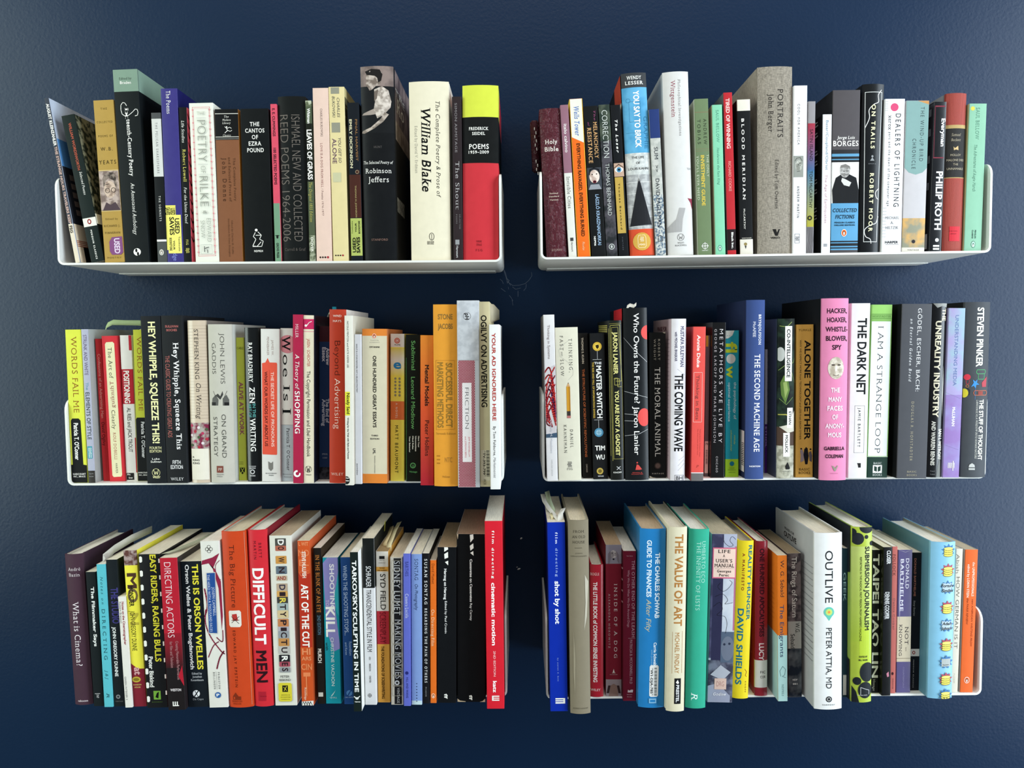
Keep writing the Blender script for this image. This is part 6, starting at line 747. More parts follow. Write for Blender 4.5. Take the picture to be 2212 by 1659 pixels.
  [('v',.004,.699,.66,.27,'EASY RIDERS, RAGING BULLS','#d8d03a','b',''),('v',.665,.865,.3,.19,'Peter Biskind','#e0e0da','b',''),('r',.34,.68,.89,.947,'#6fa23c',EM,''),('p', [(.42,.931),(.5,.904),(.6,.896),(.56,.94)], '#0b0d0e',EM,''),('h',.963,.5,.04,'BLOOMSBURY','#4c6a2c','',.5,''),('p', [(.02,.017),(.1,.013),(.16,.02),(.16,.047),(.1,.054),(.02,.051)], '#e4e4dc','film_hole',''),('p', [(.02,.108),(.1,.104),(.16,.111),(.16,.138),(.1,.145),(.02,.142)], '#e4e4dc','film_hole',''),('p', [(.02,.199),(.1,.195),(.16,.202),(.16,.229),(.1,.235),(.02,.233)], '#e4e4dc','film_hole',''),('p', [(.02,.29),(.1,.285),(.16,.293),(.16,.32),(.1,.326),(.02,.324)], '#e4e4dc','film_hole',''),('p', [(.02,.381),(.1,.376),(.16,.384),(.16,.411),(.1,.417),(.02,.415)], '#e4e4dc','film_hole',''),('p', [(.02,.472),(.1,.467),(.16,.475),(.16,.502),(.1,.508),(.02,.505)], '#e4e4dc','film_hole',''),('p', [(.02,.563),(.1,.558),(.16,.565),(.16,.593),(.1,.599),(.02,.596)], '#e4e4dc','film_hole',''),('p', [(.02,.654),(.1,.649),(.16,.656),(.16,.684),(.1,.69),(.02,.687)], '#e4e4dc','film_hole',''),('p', [(.02,.745),(.1,.74),(.16,.747),(.16,.775),(.1,.781),(.02,.778)], '#e4e4dc','film_hole',''),('p', [(.02,.835),(.1,.831),(.16,.838),(.16,.865),(.1,.872),(.02,.869)], '#e4e4dc','film_hole',''),('p', [(.02,.926),(.1,.922),(.16,.929),(.16,.956),(.1,.963),(.02,.96)], '#e4e4dc','film_hole',''),('r',.93,1,.031,.058,'#e4e4dc','film_hole',''),('r',.93,1,.138,.165,'#e4e4dc','film_hole',''),('r',.93,1,.245,.273,'#e4e4dc','film_hole',''),('r',.93,1,.353,.38,'#e4e4dc','film_hole',''),('r',.93,1,.46,.487,'#e4e4dc','film_hole',''),('r',.93,1,.567,.595,'#e4e4dc','film_hole',''),('r',.93,1,.675,.702,'#e4e4dc','film_hole',''),('r',.93,1,.782,.809,'#e4e4dc','film_hole',''),('r',.93,1,.889,.916,'#e4e4dc','film_hole','')]),
 ('lower left',.1565,-.0397,.0233,.2077,.1371,-.0197,'p','#b01f30',{'sr':'#241d1f','gloss':1},'red paperback fading to black with thin condensed white title, lower left shelf',
  [('r',0,1,.493,.722,'G#941c2a,#33191c',CA,''),('r',0,1,.722,1.0,'#1c1819',CA,''),('v',.03,.521,.42,.38,'DIRECTING ACTORS','#e9dfe0','t',''),('v',.546,.8,.72,.16,'Creating Memorable Performances','#a9787a','',''),('v',.548,.72,.38,.16,'for Film and Television','#a9787a','',''),('p', [(.7,.777),(.95,.704),(1.0,.823),(1.0,.841)], '#b01f30',CA,''),('h',.867,.62,.14,'WESTON','#d8d0d0','b',.5,''),('r',.28,.34,.944,.974,'#ecebe4',EM,''),('r',.4,.46,.944,.974,'#ecebe4',EM,''),('r',.52,.58,.944,.974,'#ecebe4',EM,''),('r',.28,.64,.968,.974,'#ecebe4',EM,'')]),
 ('lower left',.1827,-.0317,.0285,.2004,.1322,-.0197,'p','#141a20',{},'black paperback with fat rounded yellow title and white author names, lower left shelf',
  [('v',.021,.741,.68,.27,'THIS IS ORSON WELLES','#ddd23c','b',''),('v',.023,.739,.3,.17,'Orson Welles & Peter Bogdanovich','#e9e9e6','b',''),('h',.768,.48,.1,'Edited by','#b9bcc0','',.5,''),('h',.79,.45,.1,'Jonathan','#b9bcc0','',.5,''),('h',.813,.6,.1,'Rosenbaum','#b9bcc0','',.5,''),('c',.42,.907,.17,.17,'#e4e6e8',EM,''),('l', [(.3,.931),(.54,.885)], .05,'#141a20',EM,''),('l', [(.36,.888),(.5,.929)], .03,'#141a20',EM,''),('h',.945,.5,.09,'Da Capo','#8c9094','',.5,'')]),
 ('lower left',.2105,-.0332,.0253,.2280,.1505,-.0225,'p','#d9d7ce',{},'white paperback with crimson swirls and a tilted blue title box, lower left shelf',
  [('o',.45,.035,.09,.09,.02,'#222',EM,''),('o',.45,.06,.09,.09,.02,'#222',EM,''),('o',.35,.048,.09,.09,.02,'#222',EM,''),('o',.55,.048,.09,.09,.02,'#222',EM,''),('p', [(1.0,.073),(.6,.098),(.05,.115),(.0,.14),(.4,.132),(.7,.165),(1.0,.241),(1.0,.451),(.9,.534),(.85,.283),(.6,.165)], '#8b2440',CA,''),('l', [(1.0,.115),(.75,.148),(.8,.216),(1.0,.232)], .03,'#8b2440','swirl_line',''),('l', [(.1,.409),(.05,.492),(.3,.576),(.8,.66),(1.0,.677)], .06,'#8b2440','swirl_line',''),('l', [(.1,.283),(.2,.383),(.02,.451)], .07,'#8b2440','swirl_line',''),('l', [(.7,.602),(.4,.627),(.1,.694)], .05,'#8b2440','swirl_line',''),('l', [(.95,.66),(.7,.702),(.52,.765)], .07,'#8b2440','swirl_line',''),('l', [(.6,.576),(.9,.602),(.95,.534)], .05,'#8b2440','swirl_line',''),('p', [(.23,.186),(.73,.185),(.68,.555),(.18,.551)], '#c9c8c0','title_panel',''),('p', [(.26,.19),(.7,.189),(.65,.551),(.21,.547)], '#244b8c','title_panel',''),('v',.274,.446,.56,.14,'JOSEPH CAMPBELL','#cfd6e4','f',''),('v',.199,.541,.34,.13,'THE HERO WITH A THOUSAND FACES','#cfd6e4','f',''),('v',.786,.887,.6,.09,'PRINCETON','#444','w',''),('v',.786,.887,.35,.09,'BOLLINGEN','#444','w',''),('l', [(.47,.782),(.47,.891)], .01,'#444',CA,''),('c',.5,.924,.16,.16,'#2b5c9c',EM,''),('h',.924,.16,.14,'P','#ecebe4','b',.5,'')]),
 ('lower left',.2409,-.0339,.0330,.2409,.1590,-.0154,'h','#c4441f',{'gloss':1,'sr':'#a83a1c'},'orange-red hardcover with dark serif title and a small director chair badge, lower left shelf',
  [('v',.076,.429,.42,.2,'The Big Picture','#571f12','f',''),('p', [(.2,.447),(.62,.445),(.68,.455),(.68,.529),(.62,.54),(.22,.54),(.17,.529),(.17,.455)], '#ded6cc','badge',''),('p', [(.3,.468),(.5,.464),(.55,.504),(.33,.504)], '#b03430','badge',''),('l', [(.28,.516),(.6,.48)], .02,'#222','badge',''),('l', [(.28,.48),(.58,.52)], .02,'#222','badge',''),('l', [(.28,.502),(.6,.5)], .02,'#222','badge',''),('v',.559,.883,.36,.1,'EDWARD JAY EPSTEIN','#5a2012','w',''),('p', [(.18,.956),(.18,.936),(.3,.914),(.42,.936),(.52,.936),(.52,.956)], '#7a2c16',EM,''),('r',.22,.27,.94,.952,'#c4441f',EM,''),('h',.964,.42,.07,'RANDOM','#7a2c16','f',.35,''),('h',.978,.34,.07,'HOUSE','#7a2c16','f',.35,''),('r',.93,.94,.005,.987,'#e0a890',CA,'')]),
 ('lower left',.2705,-.0311,.0257,.2420,.1597,-.0106,'h','#cc2c36',{'gloss':1,'sr':'#7c1a28'},'crimson hardcover with huge white and black condensed title, lower left shelf',
  [('v',.073,.156,.65,.14,'BRETT','#5a1420','w',''),('v',.062,.164,.38,.14,'MARTIN','#5a1420','w',''),('v',.215,.646,.48,.55,'DIFFICULT','#f1ecea','b',''),('v',.681,.863,.48,.55,'MEN','#2a1218','b',''),('r',.25,.65,.915,.968,'#a82030',EM,''),('h',.942,.35,.05,'THE PENGUIN','#7c1424','',.5,''),('r',.0,.4,.251,.67,'#d5cfcc',CA,'R')]),
 ('lower left',.3003,-.0282,.0294,.2335,.1541,-.0072,'p','#d5d4c8',{'sr':'#cfcec2','pages':'#b09d84'},'thick white paperback whose title runs down in coloured letter tiles, lower left shelf',
  [('p', [(.26,.017),(.3,.016),(.72,.016),(.76,.017),(.76,.06),(.72,.062),(.3,.062),(.26,.06)], '#4b4a46','letter_tile',''),('v',.023,.055,.52,.26,'D','#ecebe4','b',''),('p', [(.26,.061),(.3,.059),(.72,.059),(.76,.061),(.76,.087),(.72,.089),(.3,.089),(.26,.087)], '#a9604c','letter_tile',''),('v',.064,.084,.52,.26,'O','#2c2024','b',''),('p', [(.26,.12),(.3,.118),(.72,.118),(.76,.12),(.76,.163),(.72,.164),(.3,.164),(.26,.163)], '#c08a44','letter_tile',''),('v',.125,.157,.52,.26,'W','#2c2024','b',''),('p', [(.26,.179),(.3,.177),(.72,.177),(.76,.179),(.76,.222),(.72,.224),(.3,.224),(.26,.222)], '#5d6a74','letter_tile',''),('v',.184,.217,.52,.26,'N','#2c2024','b',''),('p', [(.26,.235),(.3,.233),(.72,.233),(.76,.235),(.76,.261),(.72,.263),(.3,.263),(.26,.261)], '#b9a88c','letter_tile',''),('h',.248,.42,.16,'AND','#8c2c2c','b',.5,''),('p', [(.26,.28),(.3,.279),(.72,.279),(.76,.28),(.76,.323),(.72,.325),(.3,.325),(.26,.323)], '#b09c86','letter_tile',''),('v',.286,.318,.52,.26,'D','#2b2a3c','b',''),('p', [(.26,.325),(.3,.323),(.72,.323),(.76,.325),(.76,.357),(.72,.359),(.3,.359),(.26,.357)], '#c99a54','letter_tile',''),('v',.329,.353,.52,.26,'I','#2c2024','b',''),('p', [(.26,.358),(.3,.357),(.72,.357),(.76,.358),(.76,.401),(.72,.403),(.3,.403),(.26,.401)], '#3b3a38','letter_tile',''),('v',.364,.396,.52,.26,'R','#d8c44a','b',''),('p', [(.26,.395),(.3,.394),(.72,.394),(.76,.395),(.76,.438),(.72,.44),(.3,.44),(.26,.438)], '#9aa8a4','letter_tile',''),('v',.401,.433,.52,.26,'T','#2c2024','b',''),('p', [(.26,.438),(.3,.436),(.72,.436),(.76,.438),(.76,.481),(.72,.482),(.3,.482),(.26,.481)], '#c9b488','letter_tile',''),('v',.443,.475,.52,.26,'Y','#2c2024','b',''),('p', [(.26,.488),(.3,.486),(.72,.486),(.76,.488),(.76,.531),(.72,.532),(.3,.532),(.26,.531)], '#b9794c','letter_tile',''),('v',.493,.525,.52,.26,'P','#2c2024','b',''),('p', [(.26,.533),(.3,.532),(.72,.532),(.76,.533),(.76,.566),(.72,.568),(.3,.568),(.26,.566)], '#a9a5ac','letter_tile',''),('v',.537,.562,.52,.26,'I','#2c2024','b',''),('p', [(.26,.56),(.3,.558),(.72,.558),(.76,.56),(.76,.602),(.72,.604),(.3,.604),(.26,.602)], '#8f9498','letter_tile',''),('v',.565,.597,.52,.26,'C','#2c2024','b',''),('p', [(.26,.602),(.3,.601),(.72,.601),(.76,.602),(.76,.645),(.72,.647),(.3,.647),(.26,.645)], '#b8844c','letter_tile',''),('v',.608,.64,.52,.26,'T','#2c2024','b',''),('p', [(.26,.648),(.3,.647),(.72,.647),(.76,.648),(.76,.691),(.72,.693),(.3,.693),(.26,.691)], '#b3b0aa','letter_tile',''),('v',.654,.686,.52,.26,'U','#2c2024','b',''),('p', [(.26,.699),(.3,.698),(.72,.698),(.76,.699),(.76,.742),(.72,.744),(.3,.744),(.26,.742)], '#222226','letter_tile',''),('v',.705,.737,.52,.26,'R','#ecebe4','b',''),('p', [(.26,.74),(.3,.739),(.72,.739),(.76,.74),(.76,.767),(.72,.768),(.3,.768),(.26,.767)], '#a04a58','letter_tile',''),('v',.744,.763,.52,.26,'E','#2c2024','b',''),('p', [(.26,.773),(.3,.772),(.72,.772),(.76,.773),(.76,.8),(.72,.801),(.3,.801),(.26,.8)], '#8f9092','letter_tile',''),('v',.776,.796,.52,.26,'S','#2c2024','b',''),('h',.827,.42,.1,'PETER','#333','',.5,''),('h',.847,.52,.1,'BISKIND','#333','',.5,''),('p', [(.18,.873),(.24,.864),(.74,.864),(.8,.873),(.8,.967),(.74,.975),(.24,.975),(.18,.967)], '#cfc238','badge',''),('r',.36,.62,.879,.918,'#1c1c14','badge',''),('l', [(.44,.911),(.56,.885)], .03,'#cfc238','badge',''),('l', [(.42,.889),(.56,.91)], .02,'#cfc238','badge',''),('h',.936,.4,.04,'SIMON &','#55501c','',.5,''),('h',.949,.45,.04,'SCHUSTER','#55501c','',.5,''),('h',.962,.4,.03,'PAPERBACKS','#55501c','',.5,'')]),
 ('lower left',.3298,-.0286,.0162,.2265,.1495,-.0000,'p','#c65124',{'sr':'#c2542c'},'orange paperback with ghost lettering, white title and black zigzags at the foot, lower left shelf',
  [('h',.019,.8,.3,'L WIT','#e08a5c','b',.5,''),('h',.073,.9,.5,'NO','#d9774a','b',.5,''),('h',.132,.8,.5,'EL','#d9774a','b',.5,''),('r',0,1,.196,.644,'#b0321f',CA,''),('h',.196,.8,.5,'OF','#cf5c3c','b',.5,''),('v',.065,.223,.5,.3,'STEVE HULLFISH','#ecdfd0','b',''),('v',.262,.644,.5,.55,'ART OF THE CUT','#f3ece4','b',''),('h',.67,.7,.5,'HI','#e08a5c','b',.5,''),('h',.712,.8,.3,'ARS','#e08a5c','b',.5,''),('h',.763,.9,.5,'CIN','#dd8050','b',.5,''),('r',.4,.5,.797,.941,'#dd8050',CA,''),('r',.2,.8,.797,.822,'#dd8050',CA,''),('v',.89,.966,.35,.16,'Routledge','#eecab0','',''),('p', [(.0,.975),(1.0,.97),(1.0,1.0),(.0,1.0)], '#e2e0da',CA,''),('l', [(.02,1.0),(.14,.976),(.3,1.0)], .05,'#1c1a1a','zigzag',''),('l', [(.22,1.0),(.34,.976),(.5,1.0)], .05,'#1c1a1a','zigzag',''),('l', [(.42,1.0),(.54,.976),(.7,1.0)], .05,'#1c1a1a','zigzag',''),('l', [(.62,1.0),(.74,.976),(.9,1.0)], .05,'#1c1a1a','zigzag','')]),
 ('lower left',.3473,-.0240,.0105,.2153,.1421,-.0031,'p','#1d1916',{'sr':'#3a2c1c'},'narrow black paperback with orange title and grey-blue edition text, lower left shelf',
  [('v',.044,.411,.5,.5,'IN THE BLINK OF AN EYE','#cf8038','f',''),('v',.429,.554,.5,.4,'2ND EDITION','#4c6a7c','b',''),('v',.644,.735,.45,.45,'MURCH','#e0ddd4','b',''),('r',.15,.75,.926,.953,'#c9c6bc',EM,'')]),
 ('lower left',.3638,-.0233,.0209,.2020,.1333,.0006,'p','#188c9c',{},'teal and violet paperback with oversized bold title, lower left shelf',
  [('p', [(.0,.039),(.3,.001),(1.0,.001),(1.0,.116),(.75,.354),(.9,.498),(1.0,.593),(1.0,.622),(.6,.641),(.15,.498),(.1,.307)], '#8682bb',CA,''),('p', [(1.0,.096),(1.0,.402),(.8,.364),(.7,.268),(.9,.154)], '#2f9aa6',CA,''),('v',.044,.364,.58,.28,'SHOOTING','#e4e2ea','b',''),('v',.287,.33,.25,.2,'TO','#cdb9cf','',''),('v',.335,.541,.42,.55,'KILL','#f3f2ee','b',''),('v',.579,.633,.15,.17,'with','#1a2c30','',''),('v',.545,.878,.5,.2,'CHRISTINE VACHON','#d5e2e2','',''),('p', [(.35,.945),(.65,.908),(.5,.937),(.38,.951)], '#b5d4d6',EM,''),('h',.958,.45,.1,'QUILL','#b5d4d6','',.5,'')]),
 ('lower left',.3860,-.0252,.0144,.2027,.1338,-.0037,'p','#1c3f74',{},'blue paperback with pale condensed title and double stars at foot, lower left shelf',
  [('v',.055,.53,.4,.36,'WHEN THE SHOOTING STOPS...','#a9b9d4','',''),('v',.573,.666,.72,.24,'Rosenblum','#8fa5c8','',''),('v',.577,.663,.32,.2,'and Karen','#8fa5c8','',''),('c',.5,.924,.28,.28,'#4c78ac',EM,''),('l', [(.3,.948),(.7,.9)], .1,'#1c3f74',EM,''),('h',.953,.75,.12,'DA CAPO','#8fa5c8','',.5,'')]),
 ('lower left',.4015,-.0462,.0107,.2154,.1421,-.0022,'p','#15201e',{'sr':'#dcdcd6'},'slim dark paperback with wide white title and a white front cover, lower left shelf',
  [('v',.052,.371,.5,.5,'TARKOVSKY','#eef0ec','b',''),('v',.374,.877,.45,.48,'SCULPTING IN TIME','#eef0ec','b',''),('c',.45,.917,.2,.15,'#eef0ec',EM,''),('l', [(.1,.905),(.45,.919),(.8,.903)], .1,'#eef0ec',EM,''),('h',.939,.7,.13,'TEXAS','#eef0ec','b',.5,'')]),
 ('lower left',.4154,-.0275,.0156,.2288,.1510,.0044,'p','#dcdddc',{'gloss':1,'sr':'#ccc'},'white paperback whose upper third is black, lower left shelf',
  [('r',0,1,.0,.296,'#141817',CA,''),('r',0,1,.0,.296,'#141817',CA,'R'),('v',.166,.29,.48,.42,'SCHRADER','#e4e6e4','',''),('v',.307,.679,.48,.4,'TRANSCENDENTAL STYLE IN FILM','#1e2020','',''),('v',.709,.729,.48,.14,'OZU','#777','b',''),('v',.751,.796,.48,.14,'BRESSON','#777','b',''),('v',.824,.866,.48,.14,'DREYER','#777','b',''),('o',.42,.943,.15,.15,.03,'#333',EM,''),('l', [(.3,.943),(.54,.943)], .03,'#333',EM,''),('l', [(.42,.933),(.42,.954)], .03,'#333',EM,'')]),
 ('lower left',.4322,-.0207,.0167,.2089,.1379,.0052,'p','#dba046',{'sr':'#dba046','pages':'#a88f66'},'white, red and ochre paperback with paper slips sticking out, lower left shelf',
  [('r',0,1,.0,.101,'#d8d3c6',CA,''),('r',.28,.72,.03,.05,'#1d1d1d',EM,''),('h',.058,.4,.06,'DELTA','#333','',.5,''),('h',.075,.55,.05,'NONFICTION','#333','',.5,''),('r',0,1,.101,.131,'#dba046',CA,''),('h',.108,.4,.08,'Revised','#4a2c10','b',.5,''),('h',.123,.75,.08,'and Updated','#4a2c10','b',.5,''),('r',0,1,.131,.392,'#ddd9cd',CA,''),('v',.147,.383,.55,.42,'SYD FIELD','#1c1a18','',''),('r',0,1,.392,.612,'#b3303a',CA,''),('v',.4,.603,.5,.5,'SCREENPLAY','#5d161c','t',''),('v',.625,.975,.45,.22,'THE FOUNDATIONS OF SCREENWRITING','#4a2f10','b','')]),
 ('lower left',.4513,-.0278,.0165,.2026,.1337,.0126,'p','#b3ada2',{},'worn paperback with drawn film frames and jumbled silver title over black, lower left shelf',
  [('r',.28,.88,.006,.996,'#17171a','film_strip',''),('l', [(.1,.039),(.15,.02),(.85,.02),(.92,.039),(.92,.072),(.85,.086),(.15,.086),(.1,.072),(.1,.039)], .03,'#8c877c','film_strip',''),('l', [(.1,.11),(.15,.091),(.85,.091),(.92,.11),(.92,.143),(.85,.157),(.15,.157),(.1,.143),(.1,.11)], .03,'#8c877c','film_strip',''),('l', [(.1,.181),(.15,.162),(.85,.162),(.92,.181),(.92,.214),(.85,.228),(.15,.228),(.1,.214),(.1,.181)], .03,'#8c877c','film_strip',''),('l', [(.1,.252),(.15,.233),(.85,.233),(.92,.252),(.92,.285),(.85,.3),(.15,.3),(.1,.285),(.1,.252)], .03,'#8c877c','film_strip',''),('l', [(.1,.323),(.15,.304),(.85,.304),(.92,.323),(.92,.356),(.85,.371),(.15,.371),(.1,.356),(.1,.323)], .03,'#8c877c','film_strip',''),('l', [(.1,.394),(.15,.375),(.85,.375),(.92,.394),(.92,.427),(.85,.442),(.15,.442),(.1,.427),(.1,.394)], .03,'#8c877c','film_strip',''),('l', [(.1,.465),(.15,.446),(.85,.446),(.92,.465),(.92,.499),(.85,.513),(.15,.513),(.1,.499),(.1,.465)], .03,'#8c877c','film_strip',''),('l', [(.1,.536),(.15,.518),(.85,.518),(.92,.536),(.92,.57),(.85,.584),(.15,.584),(.1,.57),(.1,.536)], .03,'#8c877c','film_strip',''),('l', [(.1,.608),(.15,.589),(.85,.589),(.92,.608),(.92,.641),(.85,.655),(.15,.655),(.1,.641),(.1,.608)], .03,'#8c877c','film_strip',''),('l', [(.1,.679),(.15,.66),(.85,.66),(.92,.679),(.92,.712),(.85,.726),(.15,.726),(.1,.712),(.1,.679)], .03,'#8c877c','film_strip',''),('l', [(.1,.75),(.15,.731),(.85,.731),(.92,.75),(.92,.783),(.85,.797),(.15,.797),(.1,.783),(.1,.75)], .03,'#8c877c','film_strip',''),('l', [(.1,.821),(.15,.802),(.85,.802),(.92,.821),(.92,.854),(.85,.868),(.15,.868),(.1,.854),(.1,.821)], .03,'#8c877c','film_strip',''),('l', [(.1,.892),(.15,.873),(.85,.873),(.92,.892),(.92,.925),(.85,.939),(.15,.939),(.1,.925),(.1,.892)], .03,'#8c877c','film_strip',''),('v',.025,.388,.55,.5,'SIDNEY LUMET','#b5b5b8','f',''),('v',.416,.821,.6,.5,'MAKING MOVIES','#a8a8ac','f',''),('c',.5,.849,.2,.2,'#a8a8ac',EM,''),('c',.5,.849,.1,.1,'#222',EM,''),('v',.882,.987,.6,.2,'VINTAGE','#b5b5b8','f','')]),
 ('lower left',.4654,-.0315,.0093,.2088,.1378,.0148,'p','#5a63b8',{},'narrow violet-blue paperback, left of the pale blue one, lower left shelf',
  [('v',.052,.147,.5,.45,'BARTHES','#23286a','f',''),('v',.263,.42,.5,.5,'Camera Lucida','#cdd2ee','f',''),('c',.45,.782,.24,.25,'#23286a',EM,''),('v',.81,.947,.5,.28,'HILL AND WANG','#262b66','','')]),
 ('lower left',.4778,-.0281,.0140,.2070,.1366,.0146,'p','#7891c4',{},'pale blue paperback with dark spaced author name, lower left shelf',
  [('v',.032,.171,.5,.34,'SONTAG','#27365c','f',''),('v',.199,.371,.5,.3,'On Photography','#27365c','i',''),('r',0,1,.973,1.0,'#b9ced2',CA,''),('c',.5,.859,.05,.05,'#1c2440',EM,''),('c',.5,.879,.05,.05,'#1c2440',EM,''),('c',.5,.898,.05,.05,'#1c2440',EM,''),('c',.5,.918,.05,.05,'#1c2440',EM,''),('c',.5,.937,.05,.05,'#1c2440',EM,''),('c',.5,.956,.05,.05,'#1c2440',EM,''),('c',.5,.976,.05,.05,'#1c2440',EM,'')]),
 ('lower left',.4898,-.0246,.0093,.2069,.1365,.0158,'p','#17171a',{},'narrow black paperback with white serif capitals, between pale blue and thin orange ones',
  [('v',.037,.337,.5,.42,'SUSAN SONTAG','#e2e2de','bfw',''),('v',.363,.86,.5,.38,'REGARDING THE PAIN OF OTHERS','#e2e2de','bfw',''),('v',.888,.956,.5,.2,'PICADOR','#999','f','')]),
 ('lower left',.4997,-.0235,.0083,.1973,.1302,.0149,'p','#d96a22',{},'thin orange paperback, left of the two black director interview volumes',
  [('v',.026,.166,.5,.42,'David Mamet','#5a220c','f',''),('v',.344,.6,.45,.5,'On Directing Film','#f0cfa8','f',''),('c',.5,.949,.299,.39,'#ecebe4',EM,''),('c',.5,.949,.26,.338,'#e27c34',EM,''),('c',.5,.95,.13,.234,'#0b0d0e',EM,''),('c',.5,.952,.083,.182,'#ecebe4',EM,'')]),
 ('lower left',.5180,-.0233,.0254,.2147,.1417,.0162,'p','#101215',{'pages':'#9c8468'},'black paperback with slanted white dashes, left of the very thick black one',
  [('p', [(.34,-.002),(.55,-.002),(.57,.014),(.36,.03),(.36,.002)], '#ecebe4','slash',''),('p', [(.36,.044),(.56,.03),(.57,.066),(.38,.075)], '#ecebe4','slash',''),('p', [(.4,.095),(.57,.086),(.57,.116)], '#ecebe4','slash',''),('v',.138,.334,.42,.13,'Herzog on Herzog','#ececea','b',''),('v',.344,.551,.45,.11,'Edited by Paul Cronin','#ececea','',''),('v',.941,.974,.45,.16,'ff','#ecebe4','b','')]),
 ('lower left',.5512,-.0213,.0385,.2317,.1529,.0118,'p','#0d0d0f',{'pages':'#8c7460'},'very thick black paperback with scuffed corners and small white title, lower left shelf',
  [('p', [(.46,.005),(.58,.0),(.59,.027),(.48,.05)], '#ecebe4','slash',''),('p', [(.46,.069),(.58,.055),(.59,.083),(.48,.098)], '#ecebe4','slash',''),('p', [(.47,.111),(.58,.1),(.59,.127)], '#ecebe4','slash',''),('v',.148,.401,.5,.08,'Cassavetes on Cassavetes','#ececea','b',''),('v',.41,.512,.5,.075,'Ray Carney','#ececea','',''),('v',.958,.989,.48,.1,'ff','#ecebe4','b',''),('p', [(.0,1.0),(.0,.979),(.1,.992),(.3,.996),(.3,1.0)], '#b9a488','worn_corner',''),('p', [(1.0,1.0),(1.0,.979),(.9,.994),(.8,1.0)], '#b9a488','worn_corner',''),('p', [(.0,.0),(.06,.0),(.04,.032)], '#b9a488','worn_corner','')]),
 ('lower left',.5850,-.0403,.0232,.2541,.1677,.0004,'p','#cf2230',{'sr':'#8e1822'},'tall bright red paperback with rounded white title, right end of the lower left shelf',
  [('v',.051,.12,.47,.13,'film','#ecebe4','bw',''),('v',.142,.303,.45,.13,'directing','#ecebe4','bw',''),('v',.326,.66,.45,.22,'cinematic motion','#fbf3f0','b',''),('v',.69,.826,.47,.12,'2ND EDITION','#f3c9c6','',''),('v',.851,.913,.47,.2,'katz','#fbf3f0','b',''),('r',.3,.72,.93,.936,'#ecebe4',EM,''),('r',.3,.72,.941,.946,'#ecebe4',EM,''),('r',.3,.72,.951,.957,'#ecebe4',EM,''),('r',.3,.38,.93,.957,'#ecebe4',EM,'')]),
 ('lower right',.0159,-.0410,.0233,.2555,.1686,-.0045,'p','#0d2ca0',{'sl':'#081a5c'},'tall royal blue paperback with torn paper slips on top, leftmost on the lower right shelf',
  [('v',.053,.112,.5,.13,'film','#d8def4','bw',''),('v',.136,.285,.5,.13,'directing','#8ea2d8','bw',''),('v',.309,.535,.5,.26,'shot by shot','#f2f4fb','b',''),('v',.716,.839,.48,.08,'by steven d. katz','#8ea2d8','w',''),('r',.3,.85,.93,.937,'#ecebe4',EM,''),('r',.3,.85,.941,.947,'#ecebe4',EM,''),('r',.3,.85,.951,.959,'#ecebe4',EM,''),('r',.75,.85,.93,.959,'#ecebe4',EM,'')]),
 ('lower right',.0441,-.0492,.0269,.2597,.1714,-.0023,'h','#837a66',{'gloss':2,'mat':'cloth'},'old grey-tan hardcover in crinkled clear film, second on the lower right shelf',
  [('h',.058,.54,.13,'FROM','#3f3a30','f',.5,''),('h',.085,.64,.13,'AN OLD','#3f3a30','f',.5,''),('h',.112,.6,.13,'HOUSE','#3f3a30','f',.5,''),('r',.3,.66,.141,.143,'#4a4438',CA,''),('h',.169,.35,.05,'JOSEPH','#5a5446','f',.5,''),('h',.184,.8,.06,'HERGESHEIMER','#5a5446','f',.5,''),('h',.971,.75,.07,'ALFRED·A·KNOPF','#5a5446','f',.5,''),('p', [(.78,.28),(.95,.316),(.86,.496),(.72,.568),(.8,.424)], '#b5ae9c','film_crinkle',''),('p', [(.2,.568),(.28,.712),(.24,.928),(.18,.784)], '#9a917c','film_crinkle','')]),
 ('lower right',.0702,-.0015,.0186,.1860,.1228,.0073,'h','#a81c2c',{'gloss':2},'short glossy red hardcover with white condensed title, third on the lower right shelf',
  [('h',.07,.65,.2,'BOGLE','#e6c9c4','f',.35,''),('v',.13,.887,.38,.28,'THE LITTLE BOOK of COMMON SENSE INVESTING','#efe4e0','b',''),('h',.946,.75,.17,'WILEY','#efe4e0','f',.4,'')]),
 ('lower right',.0936,.0005,.0218,.2131,.1407,.0071,'p','#7c1f30',{'pages':'#b39a7c'},'maroon paperback with dog photographs at both ends of its spine, lower right shelf',
  [('r',0,1,.0,.124,'#8e8a98','dog_picture',''),('c',.48,.062,.22,.26,'N#c5bec0,#8d868a,90','dog_picture',''),('p', [(.12,.124),(.14,.057),(.3,.039),(.32,.085),(.25,.122)], '#77707a','dog_picture',''),('p', [(.66,.039),(.82,.066),(.84,.122),(.72,.103)], '#77707a','dog_picture',''),('c',.4,.055,.03,.03,'#0b0d0e','dog_picture',''),('c',.58,.055,.03,.03,'#0b0d0e','dog_picture',''),('c',.49,.094,.06,.05,'#0b0d0e','dog_picture',''),('r',0,1,.888,1.0,'#9a8e94','dog_picture',''),('p', [(.2,1.0),(.3,.928),(.5,.916),(.7,.928),(.8,1.0)], '#8a7068','dog_picture',''),('p', [(.05,.979),(.15,.928),(.3,.928),(.2,.979)], '#3a2a2c','dog_picture',''),('p', [(.95,.979),(.85,.928),(.7,.928),(.8,.979)], '#3a2a2c','dog_picture',''),('v',.255,.744,.62,.2,'INSIDE OF A DOG','#e4d6d8','fw',''),('v',.32,.679,.22,.11,'ALEXANDRA HOROWITZ','#d0b4ba','fw',''),('p', [(.44,.841),(.5,.818),(.56,.841)], '#ecebe4',EM,''),('l', [(.4,.844),(.6,.844)], .02,'#ecebe4',EM,''),('h',.855,.5,.04,'SCRIBNER','#c9a4aa','',.5,'')]),
